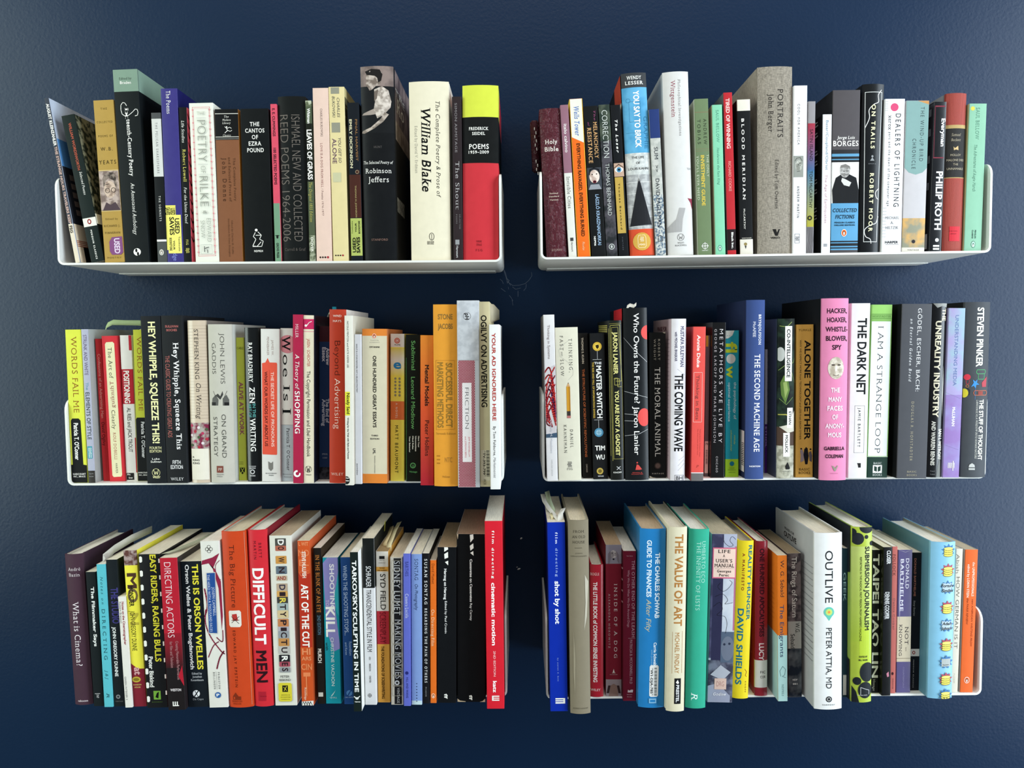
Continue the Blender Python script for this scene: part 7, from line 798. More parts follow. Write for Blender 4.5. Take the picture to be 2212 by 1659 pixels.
 ('lower right',.1135,-.0135,.0174,.2083,.1374,.0071,'p','#6c1a2e',{'sl':'#5c1628'},'wine red paperback with small pale serif lettering, left of the big blue hardcover',
  [('v',.063,.575,.78,.22,'THE OTHER END OF THE LEASH','#c9a2ac','f',''),('v',.127,.506,.42,.16,'Why We Do What We Do Around Dogs','#b98a96','',''),('l', [(.4,.58),(.95,.58)], .02,'#c9a2ac',CA,''),('v',.589,.885,.62,.2,'PATRICIA B. MCCONNELL PH.D','#c9a2ac','f',''),('h',.034,.5,.06,'Two Story','#c9a2ac','',.5,''),('p', [(.35,.943),(.38,.925),(.5,.931),(.62,.925),(.78,.925),(.75,.943)], '#d8c4c8',EM,''),('h',.957,.4,.07,'Ballantine','#c9a2ac','',.5,''),('h',.972,.36,.07,'Books','#c9a2ac','',.5,''),('l', [(.0,.119),(.3,.156)], .02,'#c9a2ac',CA,'L'),('l', [(.0,.194),(.3,.231)], .02,'#c9a2ac',CA,'L'),('l', [(.0,.268),(.3,.305)], .02,'#c9a2ac',CA,'L'),('l', [(.0,.343),(.3,.38)], .02,'#c9a2ac',CA,'L')]),
 ('lower right',.1399,-.0344,.0348,.2430,.1604,.0146,'h','#2377b4',{'gloss':1,'sl':'#2a6c98','pages':'#b9a286'},'big sky blue hardcover with a white barcode sticker, lower right shelf',
  [('v',.132,.496,.68,.17,'THE CHARLES SCHWAB','#dceaf4','b',''),('v',.062,.378,.36,.17,'GUIDE TO FINANCES','#dceaf4','b',''),('v',.39,.573,.36,.18,'After Fifty','#b9b49a','i',''),('v',.632,.76,.62,.11,'Carrie Schwab','#dceaf4','b',''),('v',.671,.76,.5,.06,'with Joanne','#84b4d8','',''),('p', [(.42,.768),(.46,.759),(.72,.759),(.77,.768),(.75,.932),(.7,.938),(.46,.938),(.41,.931)], '#dedfdd','sticker',''),('v',.774,.931,.5,.09,'*W1-DJA-785*','#0b0d0e','b',''),('r',.6,.7,.774,.778,'#0b0d0e','sticker',''),('r',.6,.7,.781,.783,'#0b0d0e','sticker',''),('r',.6,.7,.787,.789,'#0b0d0e','sticker',''),('r',.6,.7,.793,.797,'#0b0d0e','sticker',''),('r',.6,.7,.799,.802,'#0b0d0e','sticker',''),('r',.6,.7,.806,.808,'#0b0d0e','sticker',''),('r',.6,.7,.812,.816,'#0b0d0e','sticker',''),('r',.6,.7,.818,.82,'#0b0d0e','sticker',''),('r',.6,.7,.824,.827,'#0b0d0e','sticker',''),('r',.6,.7,.831,.835,'#0b0d0e','sticker',''),('r',.6,.7,.837,.839,'#0b0d0e','sticker',''),('r',.6,.7,.843,.845,'#0b0d0e','sticker',''),('r',.6,.7,.849,.853,'#0b0d0e','sticker',''),('r',.6,.7,.856,.858,'#0b0d0e','sticker',''),('r',.6,.7,.862,.864,'#0b0d0e','sticker',''),('r',.6,.7,.868,.872,'#0b0d0e','sticker',''),('r',.6,.7,.874,.877,'#0b0d0e','sticker',''),('r',.6,.7,.881,.883,'#0b0d0e','sticker',''),('r',.6,.7,.887,.891,'#0b0d0e','sticker',''),('r',.6,.7,.893,.895,'#0b0d0e','sticker',''),('r',.6,.7,.899,.902,'#0b0d0e','sticker',''),('r',.6,.7,.906,.909,'#0b0d0e','sticker',''),('r',.6,.7,.912,.914,'#0b0d0e','sticker',''),('r',.6,.7,.918,.92,'#0b0d0e','sticker',''),('r',.6,.7,.924,.928,'#0b0d0e','sticker',''),('r',.4,.68,.946,.973,'#7fb2d4',EM,''),('r',.44,.64,.954,.966,'#2377b4',EM,'')]),
 ('lower right',.1698,-.0454,.0241,.2478,.1636,.0189,'h','#d3cbaf',{'sr':'#1b1b1d'},'cream hardcover with ochre block title and a black foot label, lower right shelf',
  [('v',.039,.533,.56,.42,'THE VALUE OF ART','#a8733a','b',''),('l', [(.28,.565),(.28,.792)], .014,'#a8733a',CA,''),('l', [(.82,.561),(.82,.79)], .014,'#a8733a',CA,''),('v',.569,.79,.54,.24,'MICHAEL FINDLAY','#a8733a','',''),('r',.42,.78,.818,.958,'#17181a',EM,''),('p', [(.5,.841),(.6,.826),(.68,.843),(.6,.849)], '#ecebe4',EM,''),('v',.854,.949,.6,.16,'PRESTEL','#ddd','b','')]),
 ('lower right',.1985,-.0375,.0274,.2427,.1602,.0224,'h','#2f9f82',{'mat':'cloth'},'sea green cloth hardcover with pale thin serif lettering, lower right shelf',
  [('v',.065,.296,.72,.18,'UMBERTO ECO','#9fd2bf','f',''),('v',.07,.449,.48,.2,'THE INFINITY OF LISTS','#9fd2bf','f',''),('v',.911,.955,.42,.3,'R','#d8ede4','if','')]),
 ('lower right',.2344,-.0212,.0340,.2316,.1529,.0284,'p','#a5a8b4',{'pages':'#b0a48c'},'thick paperback with a jigsaw-cut street picture and pink title label, lower right shelf',
  [('r',0,.48,.0,.735,'N#38364e,#4c4a66,25',CA,''),('r',.48,1,.0,.08,'#a4a7b8',CA,''),('r',.1,.5,.263,.747,'#2c2b45',CA,''),('r',.5,.95,.263,.577,'N#a9afbd,#c2c5cc,12',CA,''),('r',.93,1,.072,.569,'#a5607c',CA,''),('r',.48,1,.577,.76,'#4e5a6c',CA,''),('c',.75,.677,.26,.5,'#656b7a',CA,''),('c',.62,.652,.05,.05,'#2b3040',CA,''),('c',.82,.648,.05,.05,'#2b3040',CA,''),('r',0,1,.747,1.0,'N#6d7080,#363646,25',CA,''),('p', [(.1,.834),(.5,.776),(.9,.818),(.6,.867)], '#a3a5ae',CA,''),('p', [(.0,.901),(.4,.884),(.9,.959),(.9,1.0),(.0,1.0)], '#8c8fa0',CA,''),('l', [(.95,.031),(.8,.014),(.72,.039),(.85,.064),(.7,.072),(.5,.047),(.45,.006)], .012,'#22222c','puzzle_line',''),('l', [(.4,.287),(.3,.312),(.5,.337),(.7,.321),(.85,.287),(.75,.271)], .012,'#22222c','puzzle_line',''),('l', [(.2,.37),(.5,.354),(.7,.387),(.6,.412),(.9,.403)], .012,'#22222c','puzzle_line',''),('l', [(.15,.428),(.4,.403),(.5,.445),(.3,.478),(.6,.486),(.7,.528),(.65,.586)], .012,'#22222c','puzzle_line',''),('r',.06,.99,.08,.261,'#c9607a','title_panel',''),('r',.1,.95,.087,.254,'#e3c4b4','title_panel',''),('h',.102,.5,.13,'LIFE','#1c1a1a','bf',.5,''),('h',.128,.1,.1,'A','#1c1a1a','bf',.5,''),('h',.157,.66,.13, "USER'S", '#1c1a1a','bf',.5,''),('h',.185,.78,.14,'MANUAL','#1c1a1a','bf',.52,''),('l', [(.15,.203),(.92,.203)], .006,'#333',CA,''),('h',.218,.55,.1,'Georges','#1c1a1a','bf',.52,''),('h',.241,.4,.1,'Perec','#1c1a1a','bf',.52,''),('r',.27,.74,.855,.921,'#c9aa9c',EM,''),('h',.888,.3,.2,'DRG','#8a5a58','t',.5,''),('h',.949,.5,.12,'Godine','#dedce0','ifb',.48,'')]),
 ('lower right',.2659,-.0108,.0218,.2192,.1447,.0330,'h','#e2cb26',{'pages':'#b0a48c'},'yellow hardcover with teal letters and dark red subtitle, lower right shelf',
  [('v',.027,.502,.78,.22,'REALITY HUNGER','#1f6c7a','b',''),('v',.078,.312,.38,.15,'A MANIFESTO','#8a3c1c','bw',''),('v',.427,.911,.32,.34,'DAVID SHIELDS','#1f6c7a','b',''),('l', [(.7,.812),(.82,.829),(.75,.851),(.82,.86)], .03,'#8a3c1c',EM,''),('v',.889,.96,.78,.09,'KNOPF','#7a3c14','w','')]),
 ('lower right',.2967,-.0028,.0174,.2165,.1429,-.0007,'h','#87202c',{'gloss':2},'dark red library hardcover with a white call label, lower right shelf',
  [('v',.047,.615,.52,.34,'ONE HUNDRED APOCALYPSES','#33101a','b',''),('v',.657,.768,.5,.36,'LUCY','#e0cfcf','b',''),('r',0,1,.768,.946,'#d0cfc8','call_label',''),('h',.845,.42,.2,'FIC','#222','',.62,''),('h',.876,.42,.2,'COR','#222','',.62,'')]),
 ('lower right',.3209,-.0188,.0129,.2013,.1329,-.0109,'p','#cf6c20',{'sl':'#cf6c20'},'paperback with orange top and ice-blue lower half carrying dark slender title, lower right shelf',
  [('r',0,1,.546,1.0,'#a3c6c2',CA,''),('r',0,1,.546,1.0,'#9dbdbb',CA,'L'),('v',.034,.283,.5,.36,'W. G. Sebald','#4a2f28','',''),('v',.336,.696,.45,.4,'The Emigrants','#33405c','',''),('l', [(.3,.828),(.2,.79),(.5,.759),(.8,.78),(.7,.818),(.45,.828),(.8,.837)], .04,'#4a6a6c',EM,''),('v',.883,.962,.5,.2,'NDP853','#5f7f80','f',''),('r',.1,.4,.216,.218,'#a05820',CA,'L'),('r',.1,.4,.25,.251,'#a05820',CA,'L'),('r',.1,.4,.283,.285,'#a05820',CA,'L'),('r',.1,.4,.316,.318,'#a05820',CA,'L'),('r',.1,.4,.35,.352,'#a05820',CA,'L'),('r',.1,.4,.383,.385,'#a05820',CA,'L'),('r',.1,.4,.417,.419,'#a05820',CA,'L'),('r',.1,.4,.45,.452,'#a05820',CA,'L')]),
 ('lower right',.3415,-.0078,.0186,.2006,.1324,-.0142,'p','#5f5656',{'pages':'#8f7f66'},'grey-brown paperback with landscape photos and white condensed title, lower right shelf',
  [('r',0,1,.0,.47,'N#6e6262,#3c3538,40',CA,''),('r',0,1,.47,.659,'#a5a39c',CA,''),('r',0,1,.659,1.0,'N#1d2430,#5e6266,18',CA,''),('v',.024,.441,.5,.36,'The Rings of Saturn','#d8d2ca','',''),('v',.48,.552,.7,.3,'W.G.','#222','',''),('v',.557,.657,.35,.3,'Sebald','#222','',''),('h',.877,.35,.12,'NDP','#ccc','b',.5,''),('h',.906,.35,.12,'881','#ccc','b',.5,'')]),
 ('lower right',.3733,-.0436,.0365,.2372,.1565,-.0081,'h','#dcdcda',{'gloss':1,'sl':'#a9a9a8'},'very thick white hardcover with wide black title and a teal map-pin mark, lower right shelf',
  [('v',.099,.393,.5,.27,'OUTLIVE','#1d1e20','',''),('c',.5,.445,.19,.19,'#5fb8a4',EM,''),('p', [(.33,.455),(.67,.455),(.5,.494)], '#5fb8a4',EM,''),('c',.5,.445,.12,.12,'#b9cf6c',EM,''),('c',.5,.445,.05,.05,'#e08a44',EM,''),('v',.534,.88,.5,.2,'PETER ATTIA, MD','#1d1e20','',''),('c',.5,.941,.11,.11,'#2b2c2e',EM,''),('o',.5,.941,.06,.06,.014,'#ecebe4',EM,''),('h',.973,.46,.05,'HARMONY','#333','w',.5,''),('h',.089,.25,.1,'PRAISE FOR','#4c4c4c','',.62,'L'),('h',.124,.32,.2,'OUTLIVE','#333','b',.6,'L'),('r',.05,.3,.202,.205,'#8a8a8c',CA,'L'),('r',.05,.3,.237,.24,'#8a8a8c',CA,'L'),('r',.05,.3,.273,.276,'#8a8a8c',CA,'L'),('r',.05,.3,.308,.311,'#8a8a8c',CA,'L'),('r',.05,.3,.344,.347,'#8a8a8c',CA,'L'),('r',.05,.3,.379,.383,'#8a8a8c',CA,'L'),('r',.05,.3,.415,.418,'#8a8a8c',CA,'L'),('r',.05,.3,.451,.454,'#8a8a8c',CA,'L'),('r',.05,.3,.486,.489,'#8a8a8c',CA,'L'),('r',.05,.3,.522,.525,'#8a8a8c',CA,'L'),('r',.05,.3,.557,.56,'#8a8a8c',CA,'L'),('r',.05,.3,.593,.596,'#8a8a8c',CA,'L'),('r',.05,.3,.628,.632,'#8a8a8c',CA,'L'),('r',.05,.3,.664,.667,'#8a8a8c',CA,'L'),('r',.05,.3,.7,.703,'#8a8a8c',CA,'L'),('r',.05,.3,.735,.738,'#8a8a8c',CA,'L')]),
 ('lower right',.4089,-.0092,.0057,.2073,.1368,-.0063,'p','#1b3138',{},'dark teal paperback almost hidden between the thick white and the lime polka-dot hardcovers',
  [('v',.161,.353,.3,.6,'GEEK','#8aa4a8','',''),('r',0,.8,.848,.984,'#b9b6aa','sticker','')]),
 ('lower right',.4256,-.0245,.0271,.2398,.1583,-.0062,'h','#a3b43e',{'sl':'#7f9440','gloss':1},'lime green hardcover with large black polka dots, lower right shelf',
  [('r',0,1,.11,.651,'G#b3c06a,#9fb43c',CA,''),('r',.35,.85,.571,.778,'#a8bc38',CA,''),('c',.7,.002,.38,.3,'#1e2226','polka_dot',''),('c',.25,.066,.3,.3,'#23272b','polka_dot',''),('c',.67,.056,.1,.1,'#1e2226','polka_dot',''),('c',.0,.03,.2,.2,'#1e2226','polka_dot',''),('c',.97,.094,.12,.12,'#1e2226','polka_dot',''),('v',.11,.586,.72,.22,'SUBMERSION JOURNALISM','#181a14','b',''),('v',.169,.647,.4,.09, "REPORTING IN THE RADICAL FIRST PERSON FROM HARPER'S MAGAZINE", '#2c3014','',''),('h',.737,.42,.08,'EDITED BY','#222','b',.55,''),('h',.756,.46,.08,'BILL WASIK','#222','b',.55,''),('c',.75,.826,.38,.5,'#1e2226','polka_dot',''),('c',.25,.877,.2,.2,'#1e2226','polka_dot',''),('c',.65,.929,.36,.42,'#1e2226','polka_dot',''),('l', [(.42,.955),(.42,.913),(.85,.931),(.85,.955)], .02,'#ccc',EM,''),('h',.958,.5,.04,'THE NEW PRESS','#ccc','',.5,''),('p', [(.0,.905),(.2,.937),(.35,1.0),(.0,1.0)], '#1e2226','polka_dot',''),('c',.15,.03,.22,.22,'#1c2024','polka_dot','L'),('c',.55,.022,.22,.22,'#1c2024','polka_dot','L'),('c',.85,.038,.22,.22,'#1c2024','polka_dot','L'),('c',.1,.126,.22,.22,'#1c2024','polka_dot','L'),('c',.35,.07,.22,.22,'#1c2024','polka_dot','L'),('c',.1,.905,.22,.22,'#1c2024','polka_dot','L'),('c',.4,.826,.22,.22,'#1c2024','polka_dot','L')]),
 ('lower right',.4550,.0032,.0104,.2010,.1327,-.0008,'p','#1d1e20',{},'black paperback with big white boxy letters, right of the polka-dot hardcover',
  [('v',.029,.893,.5,.75,'TAIPEI TAO LIN','#dcdcdc','b',''),('c',.2,.634,.3,.3,'#0b0d0e',CA,''),('v',.902,.985,.4,.3,'Vintage','#aaa','i','')]),
 ('lower right',.4666,-.0054,.0122,.2071,.1367,-.0008,'p','#121315',{'gloss':1},'black creased paperback with doubled white lettering, left of the thin pink one',
  [('v',.023,.113,.6,.4,'CLOSER','#d8d8d8','b',''),('v',.3,.482,.5,.42,'DENNIS COOPER','#cfcfcf','b',''),('v',.31,.484,.3,.3,'DENNIS COOPER','#8a8a8a','',''),('p', [(.5,.85),(.75,.836),(.8,.869),(.6,.873)], '#b9788a',EM,'')]),
 ('lower right',.4791,.0018,.0074,.2059,.1359,.0016,'p','#b5645c',{},'thin salmon pink paperback with faint dark lettering, lower right shelf',
  [('v',.052,.2,.4,.5,'FOLLOCK','#4a2420','f',''),('v',.352,.566,.5,.35,'Dennis Cooper','#7c5454','f',''),('c',.4,.865,.22,.3,'#3c1c20',EM,''),('v',.898,.97,.5,.16,'GROVE','#6a3a38','','')]),
 ('lower right',.4941,.0032,.0196,.2007,.1325,.0012,'p','#5d5680',{'gloss':2},'worn purple paperback with a cream title panel, lower right shelf',
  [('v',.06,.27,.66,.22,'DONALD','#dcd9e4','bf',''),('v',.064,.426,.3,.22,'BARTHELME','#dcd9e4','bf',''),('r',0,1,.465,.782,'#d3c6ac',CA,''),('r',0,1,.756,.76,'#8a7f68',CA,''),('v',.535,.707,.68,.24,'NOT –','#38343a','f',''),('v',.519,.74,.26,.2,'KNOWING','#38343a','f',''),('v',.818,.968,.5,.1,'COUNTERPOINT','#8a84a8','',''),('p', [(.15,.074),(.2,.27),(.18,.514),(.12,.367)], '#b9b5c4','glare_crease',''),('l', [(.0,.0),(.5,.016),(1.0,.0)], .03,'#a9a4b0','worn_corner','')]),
 ('lower right',.5116,.0095,.0147,.1950,.1287,.0048,'p','#171a20',{'sl':'#14171c'},'black paperback with orange-brown name, white band and seabird oval, lower right shelf',
  [('v',.042,.315,.42,.18,'DONALD BARTHELME','#a06a58','b',''),('v',.346,.457,.42,.16,'Sixty Stories','#b9b9b5','if',''),('r',0,1,.697,.75,'#d9d8d2',CA,''),('c',.45,.723,.14,.17,'#8e2f2b',EM,''),('c',.45,.723,.06,.1,'#ecebe4',EM,''),('v',.776,.978,.45,.09,'PENGUIN CLASSICS','#b9b9b5','w','')]),
 ('lower right',.5358,-.0158,.0332,.2158,.1424,.0048,'h','#7db0c9',{'gloss':1,'sl':'#5b8698'},'light blue hardcover dotted with coin stacks on starbursts, lower right shelf',
  [('p', [(.68,.009),(.746,.027),(.879,.019),(.846,.04),(.985,.046),(.869,.058),(.948,.076),(.804,.075),(.786,.095),(.68,.081),(.574,.095),(.556,.075),(.412,.076),(.491,.058),(.375,.046),(.514,.04),(.481,.019),(.614,.027)], '#3f6fa0','starburst',''),('c',.68,.083,.21,.075,'#4a4418','coin_icon',''),('c',.68,.082,.195,.062,'#cfc35a','coin_icon',''),('c',.68,.07,.21,.075,'#4a4418','coin_icon',''),('c',.68,.069,.195,.062,'#cfc35a','coin_icon',''),('c',.68,.056,.21,.075,'#4a4418','coin_icon',''),('c',.68,.055,.195,.062,'#cfc35a','coin_icon',''),('c',.68,.043,.21,.075,'#4a4418','coin_icon',''),('c',.68,.042,.195,.062,'#ded26c','coin_icon',''),('p', [(.68,.134),(.746,.152),(.879,.144),(.846,.164),(.985,.171),(.869,.183),(.948,.201),(.804,.199),(.786,.22),(.68,.206),(.574,.22),(.556,.199),(.412,.201),(.491,.183),(.375,.171),(.514,.164),(.481,.144),(.614,.152)], '#a34a5c','starburst',''),('c',.68,.208,.21,.075,'#4a4418','coin_icon',''),('c',.68,.207,.195,.062,'#cfc35a','coin_icon',''),('c',.68,.194,.21,.075,'#4a4418','coin_icon',''),('c',.68,.193,.195,.062,'#cfc35a','coin_icon',''),('c',.68,.181,.21,.075,'#4a4418','coin_icon',''),('c',.68,.18,.195,.062,'#cfc35a','coin_icon',''),('c',.68,.168,.21,.075,'#4a4418','coin_icon',''),('c',.68,.167,.195,.062,'#ded26c','coin_icon',''),('p', [(.68,.242),(.746,.261),(.879,.253),(.846,.273),(.985,.279),(.869,.292),(.948,.309),(.804,.308),(.786,.329),(.68,.315),(.574,.329),(.556,.308),(.412,.309),(.491,.292),(.375,.279),(.514,.273),(.481,.253),(.614,.261)], '#3f6fa0','starburst',''),('r',.46,.9,.26,.316,'#a9b9c0','badge',''),('h',.276,.55,.12,'Fortune','#17191b','bi',.68,''),('h',.307,.5,.12,'Smiles','#17191b','bi',.68,''),('p', [(.68,.37),(.746,.388),(.879,.38),(.846,.401),(.985,.407),(.869,.419),(.948,.437),(.804,.436),(.786,.456),(.68,.442),(.574,.456),(.556,.436),(.412,.437),(.491,.419),(.375,.407),(.514,.401),(.481,.38),(.614,.388)], '#a34a5c','starburst',''),('c',.68,.444,.21,.075,'#4a4418','coin_icon',''),('c',.68,.443,.195,.062,'#cfc35a','coin_icon',''),('c',.68,.43,.21,.075,'#4a4418','coin_icon',''),('c',.68,.43,.195,.062,'#cfc35a','coin_icon',''),('c',.68,.417,.21,.075,'#4a4418','coin_icon',''),('c',.68,.416,.195,.062,'#cfc35a','coin_icon',''),('c',.68,.404,.21,.075,'#4a4418','coin_icon',''),('c',.68,.403,.195,.062,'#ded26c','coin_icon',''),('p', [(.68,.483),(.746,.502),(.879,.493),(.846,.514),(.985,.52),(.869,.532),(.948,.55),(.804,.549),(.786,.57),(.68,.555),(.574,.57),(.556,.549),(.412,.55),(.491,.532),(.375,.52),(.514,.514),(.481,.493),(.614,.502)], '#3f6fa0','starburst',''),('r',.46,.9,.501,.556,'#a9b9c0','badge',''),('h',.517,.42,.12,'Adam','#17191b','bi',.68,''),('h',.547,.5,.12,'Johnson','#17191b','bi',.68,''),('p', [(.68,.608),(.746,.626),(.879,.618),(.846,.639),(.985,.645),(.869,.657),(.948,.675),(.804,.674),(.786,.694),(.68,.68),(.574,.694),(.556,.674),(.412,.675),(.491,.657),(.375,.645),(.514,.639),(.481,.618),(.614,.626)], '#a34a5c','starburst',''),('c',.68,.682,.21,.075,'#4a4418','coin_icon',''),('c',.68,.681,.195,.062,'#cfc35a','coin_icon',''),('c',.68,.668,.21,.075,'#4a4418','coin_icon',''),('c',.68,.668,.195,.062,'#cfc35a','coin_icon',''),('c',.68,.655,.21,.075,'#4a4418','coin_icon',''),('c',.68,.654,.195,.062,'#cfc35a','coin_icon',''),('c',.68,.642,.21,.075,'#4a4418','coin_icon',''),('c',.68,.641,.195,.062,'#ded26c','coin_icon',''),('p', [(.68,.717),(.746,.736),(.879,.728),(.846,.748),(.985,.754),(.869,.767),(.948,.784),(.804,.783),(.786,.804),(.68,.79),(.574,.804),(.556,.783),(.412,.784),(.491,.767),(.375,.754),(.514,.748),(.481,.728),(.614,.736)], '#3f6fa0','starburst',''),('r',.48,.86,.742,.791,'#a3a8a4','badge',''),('h',.78,.26,.04,'Random','#222','b',.66,''),('p', [(.68,.827),(.746,.846),(.879,.837),(.846,.858),(.985,.864),(.869,.876),(.948,.894),(.804,.893),(.786,.914),(.68,.899),(.574,.914),(.556,.893),(.412,.894),(.491,.876),(.375,.864),(.514,.858),(.481,.837),(.614,.846)], '#a34a5c','starburst',''),('c',.68,.901,.21,.075,'#4a4418','coin_icon',''),('c',.68,.9,.195,.062,'#cfc35a','coin_icon',''),('c',.68,.888,.21,.075,'#4a4418','coin_icon',''),('c',.68,.887,.195,.062,'#cfc35a','coin_icon',''),('c',.68,.874,.21,.075,'#4a4418','coin_icon',''),('c',.68,.873,.195,.062,'#cfc35a','coin_icon',''),('c',.68,.861,.21,.075,'#4a4418','coin_icon',''),('c',.68,.86,.195,.062,'#ded26c','coin_icon',''),('p', [(.68,.931),(.746,.95),(.879,.942),(.846,.962),(.985,.968),(.869,.981),(.948,.998),(.804,.997),(.786,1.018),(.68,1.004),(.574,1.018),(.556,.997),(.412,.998),(.491,.981),(.375,.968),(.514,.962),(.481,.942),(.614,.95)], '#3f6fa0','starburst',''),('c',.68,1.005,.21,.075,'#4a4418','coin_icon',''),('c',.68,1.004,.195,.062,'#cfc35a','coin_icon',''),('c',.68,.992,.21,.075,'#4a4418','coin_icon',''),('c',.68,.991,.195,.062,'#cfc35a','coin_icon',''),('c',.68,.979,.21,.075,'#4a4418','coin_icon',''),('c',.68,.978,.195,.062,'#cfc35a','coin_icon',''),('c',.68,.965,.21,.075,'#4a4418','coin_icon',''),('c',.68,.964,.195,.062,'#ded26c','coin_icon','')]),
 ('lower right',.5642,.0026,.0094,.2014,.1329,.0175,'p','#cfc6b4',{'pages':'#c9bca4'},'narrow cream paperback with thin dark capitals, between the light blue and the bright orange books',
  [('v',.037,.168,.3,.45,'Abish','#4a443c','t',''),('v',.195,.693,.45,.5,'HOW GERMAN IS IT','#35302a','t',''),('v',.868,.936,.4,.2,'NDP','#bbb09a','','')]),
 ('lower right',.5806,.0023,.0175,.2001,.1321,.0172,'p','#d9622c',{'sl':'#a9a5a2','pages':'#b9aa90'},'bright orange paperback with small white script title, right end of the lower right shelf',
  [('v',.087,.325,.7,.18,'the UNPROFESSIONALS','#f3dcc8','bf',''),('v',.103,.334,.32,.18,'edited by LORIN STEIN','#f3dcc8','bf',''),('v',.344,.676,.72,.13,'new AMERICAN WRITING FROM','#9c4018','bi',''),('v',.339,.525,.34,.13,'the PARIS REVIEW','#9c4018','bi',''),('c',.5,.914,.196,.255,'#ecebe4',EM,''),('c',.5,.914,.17,.221,'#d9622c',EM,''),('c',.5,.915,.085,.153,'#0b0d0e',EM,''),('c',.5,.918,.054,.119,'#ecebe4',EM,'')]),
]
for key, (x, z, t) in SHELVES.items():
    shelf_tray(key, x, z, t, 'white bent-steel wall shelf holding the %s row of books' % key)
ROOTS = {}
for rec in BOOKS:
    sx, sz, t = SHELVES[rec[0]]
    ROOTS[rec[10]] = (make_book(rec, t, sx, sz), rec)
def find(key):
    r = [v for k, v in ROOTS.items() if key in k]
    return r[0]
def ribbon(verts_a, verts_b, th=.00025):
    """A thin curved sheet between two edge lines."""
    bm = bmesh.new(); n = len(verts_a); V = [[bm.verts.new(p) for p in L] for L in (verts_a, verts_b)]
    for i in range(n - 1): bm.faces.new((V[0][i], V[0][i + 1], V[1][i + 1], V[1][i]))
    bm.normal_update(); r = bmesh.ops.solidify(bm, geom=list(bm.faces), thickness=th); bmesh.ops.recalc_face_normals(bm, faces=bm.faces)
    return bm
def sheet_obj(name, bm, col, parent=None, mat='card_matt'):
    me = bpy.data.meshes.new(name); bm.to_mesh(me); bm.free()
    n = len(me.loops)
    for a in ('Col', 'Col2'):
        me.attributes.new(a, 'FLOAT_COLOR', 'CORNER'); me.attributes[a].data.foreach_set('color', list(srgb(col)) * n)
    me.attributes.new('Sc', 'FLOAT', 'CORNER')
    me.polygons.foreach_set('use_smooth', [True] * len(me.polygons))
    return link(name, me, parent, mat)
def slip(key, line, wv, col, label, name='paper_slip'):
    """A paper slip sticking out of a book: centre line (x across the spine, y depth, z above the book's top edge) and half-width vector."""
    root, rec = find(key); H = rec[4]; wv = Vector(wv)
    M = Matrix.Translation(root.location) @ root.rotation_euler.to_matrix().to_4x4()
    c = [M @ Vector((x, y, z + H)) for x, y, z in line]; w = M.to_3x3() @ wv; o = c[0].copy()
    k = [1, .96, 1.04, .94, 1.0, .8, .9, .7]
    bm = ribbon([p - w * k[i % 8] - o for i, p in enumerate(c)], [p + w * k[(i + 3) % 8] - o for i, p in enumerate(c)])
    ob = sheet_obj(name, bm, col); ob.location = o
    return tag(ob, label, 'bookmark')
slip('slim silver paperback', [(.002, .05, -.012), (.002, .05, .001), (.004, .052, .007), (.010, .056, .0105), (.022, .062, .0105), (.040, .07, .009), (.056, .078, .007)], (0, .002, .0042), '#a9bd8c', 'pale green paper flag curling out of the slim silver paperback')
slip('white paperback with a red block', [(-.006, .04, -.012), (-.005, .04, .003), (-.003, .045, .0075), (.002, .05, .006), (.008, .055, .002)], (.004, .002, .003), '#cfc9b8', 'small folded white paper flag above the white paperback with a red block')
slip('cream paperback with a magenta', [(.004, .09, -.015), (.004, .09, .004), (.006, .09, .008), (.013, .09, .0075), (.022, .095, .006)], (.001, .002, .0035), '#b3bfae', 'crumpled pale paper above the cream paperback with the magenta square')
slip('cream paperback with a magenta', [(.0085, .11, -.012), (.0085, .11, .006), (.0085, .11, .016)], (.0032, 0, 0), '#2f9ab0', 'small teal sticky tab on the middle left shelf')
slip('picturing a man in dark', [(-.004, .045, -.012), (-.004, .045, .001), (-.001, .046, .0055), (.004, .048, .005), (.008, .05, .001)], (.001, .003, .0025), '#cfc29a', 'tan curled paper on top of the book picturing a man in dark jacket')
slip('tall black hardcover with torn', [(-.010, .02, -.004), (-.008, .02, .002), (-.004, .022, .005), (.001, .02, .003), (.004, .018, .006)], (.0005, .002, .0026), '#d8d6d0', 'torn white paper scrap on the tall black hardcover with pink discs')
K2 = 'tall royal blue'
slip(K2, [(.004, .012, -.006), (.003, .014, .001), (-.001, .03, .003), (-.007, .06, .005), (-.012, .09, .009), (-.0145, .115, .014)], (.0035, .001, 0), '#c9c6bb', 'long torn paper strip lying back over the tall royal blue paperback')
slip(K2, [(.006, .010, -.006), (.006, .012, .001), (.008, .03, .004), (.010, .045, .003), (.013, .055, .006)], (.004, .004, 0), '#d8d6cd', 'ragged white paper strip on top of the tall royal blue paperback')
slip(K2, [(-.002, .05, -.006), (-.002, .06, .002), (-.005, .09, .009), (-.0075, .12, .017)], (.0035, .001, .001), '#a9b394', 'pale green paper strip rising from the tall royal blue paperback')
slip(K2, [(-.004, .015, -.005), (-.004, .02, .002), (-.0055, .035, .004)], (.002, .002, 0), '#cfc49a', 'small yellowish paper tab on the tall royal blue paperback')
slip('white, red and ochre', [(.006, .02, -.006), (.006, .022, .002), (.007, .04, .006), (.006, .07, .010), (.009, .10, .016)], (.0035, .001, .001), '#d4cba0', 'cream paper slip standing out of the white, red and ochre paperback')
slip('white, red and ochre', [(-.001, .03, -.006), (-.001, .032, .003), (.001, .05, .008), (-.001, .09, .012)], (.003, .001, .001), '#cbb98c', 'buff paper slip left of the cream one in the ochre paperback')
slip('whose upper third is black', [(.008, .08, -.01), (.009, .08, .004), (.0105, .085, .006)], (0, .004, .0), '#b9b64c', 'yellow tab beside the white paperback whose upper third is black')
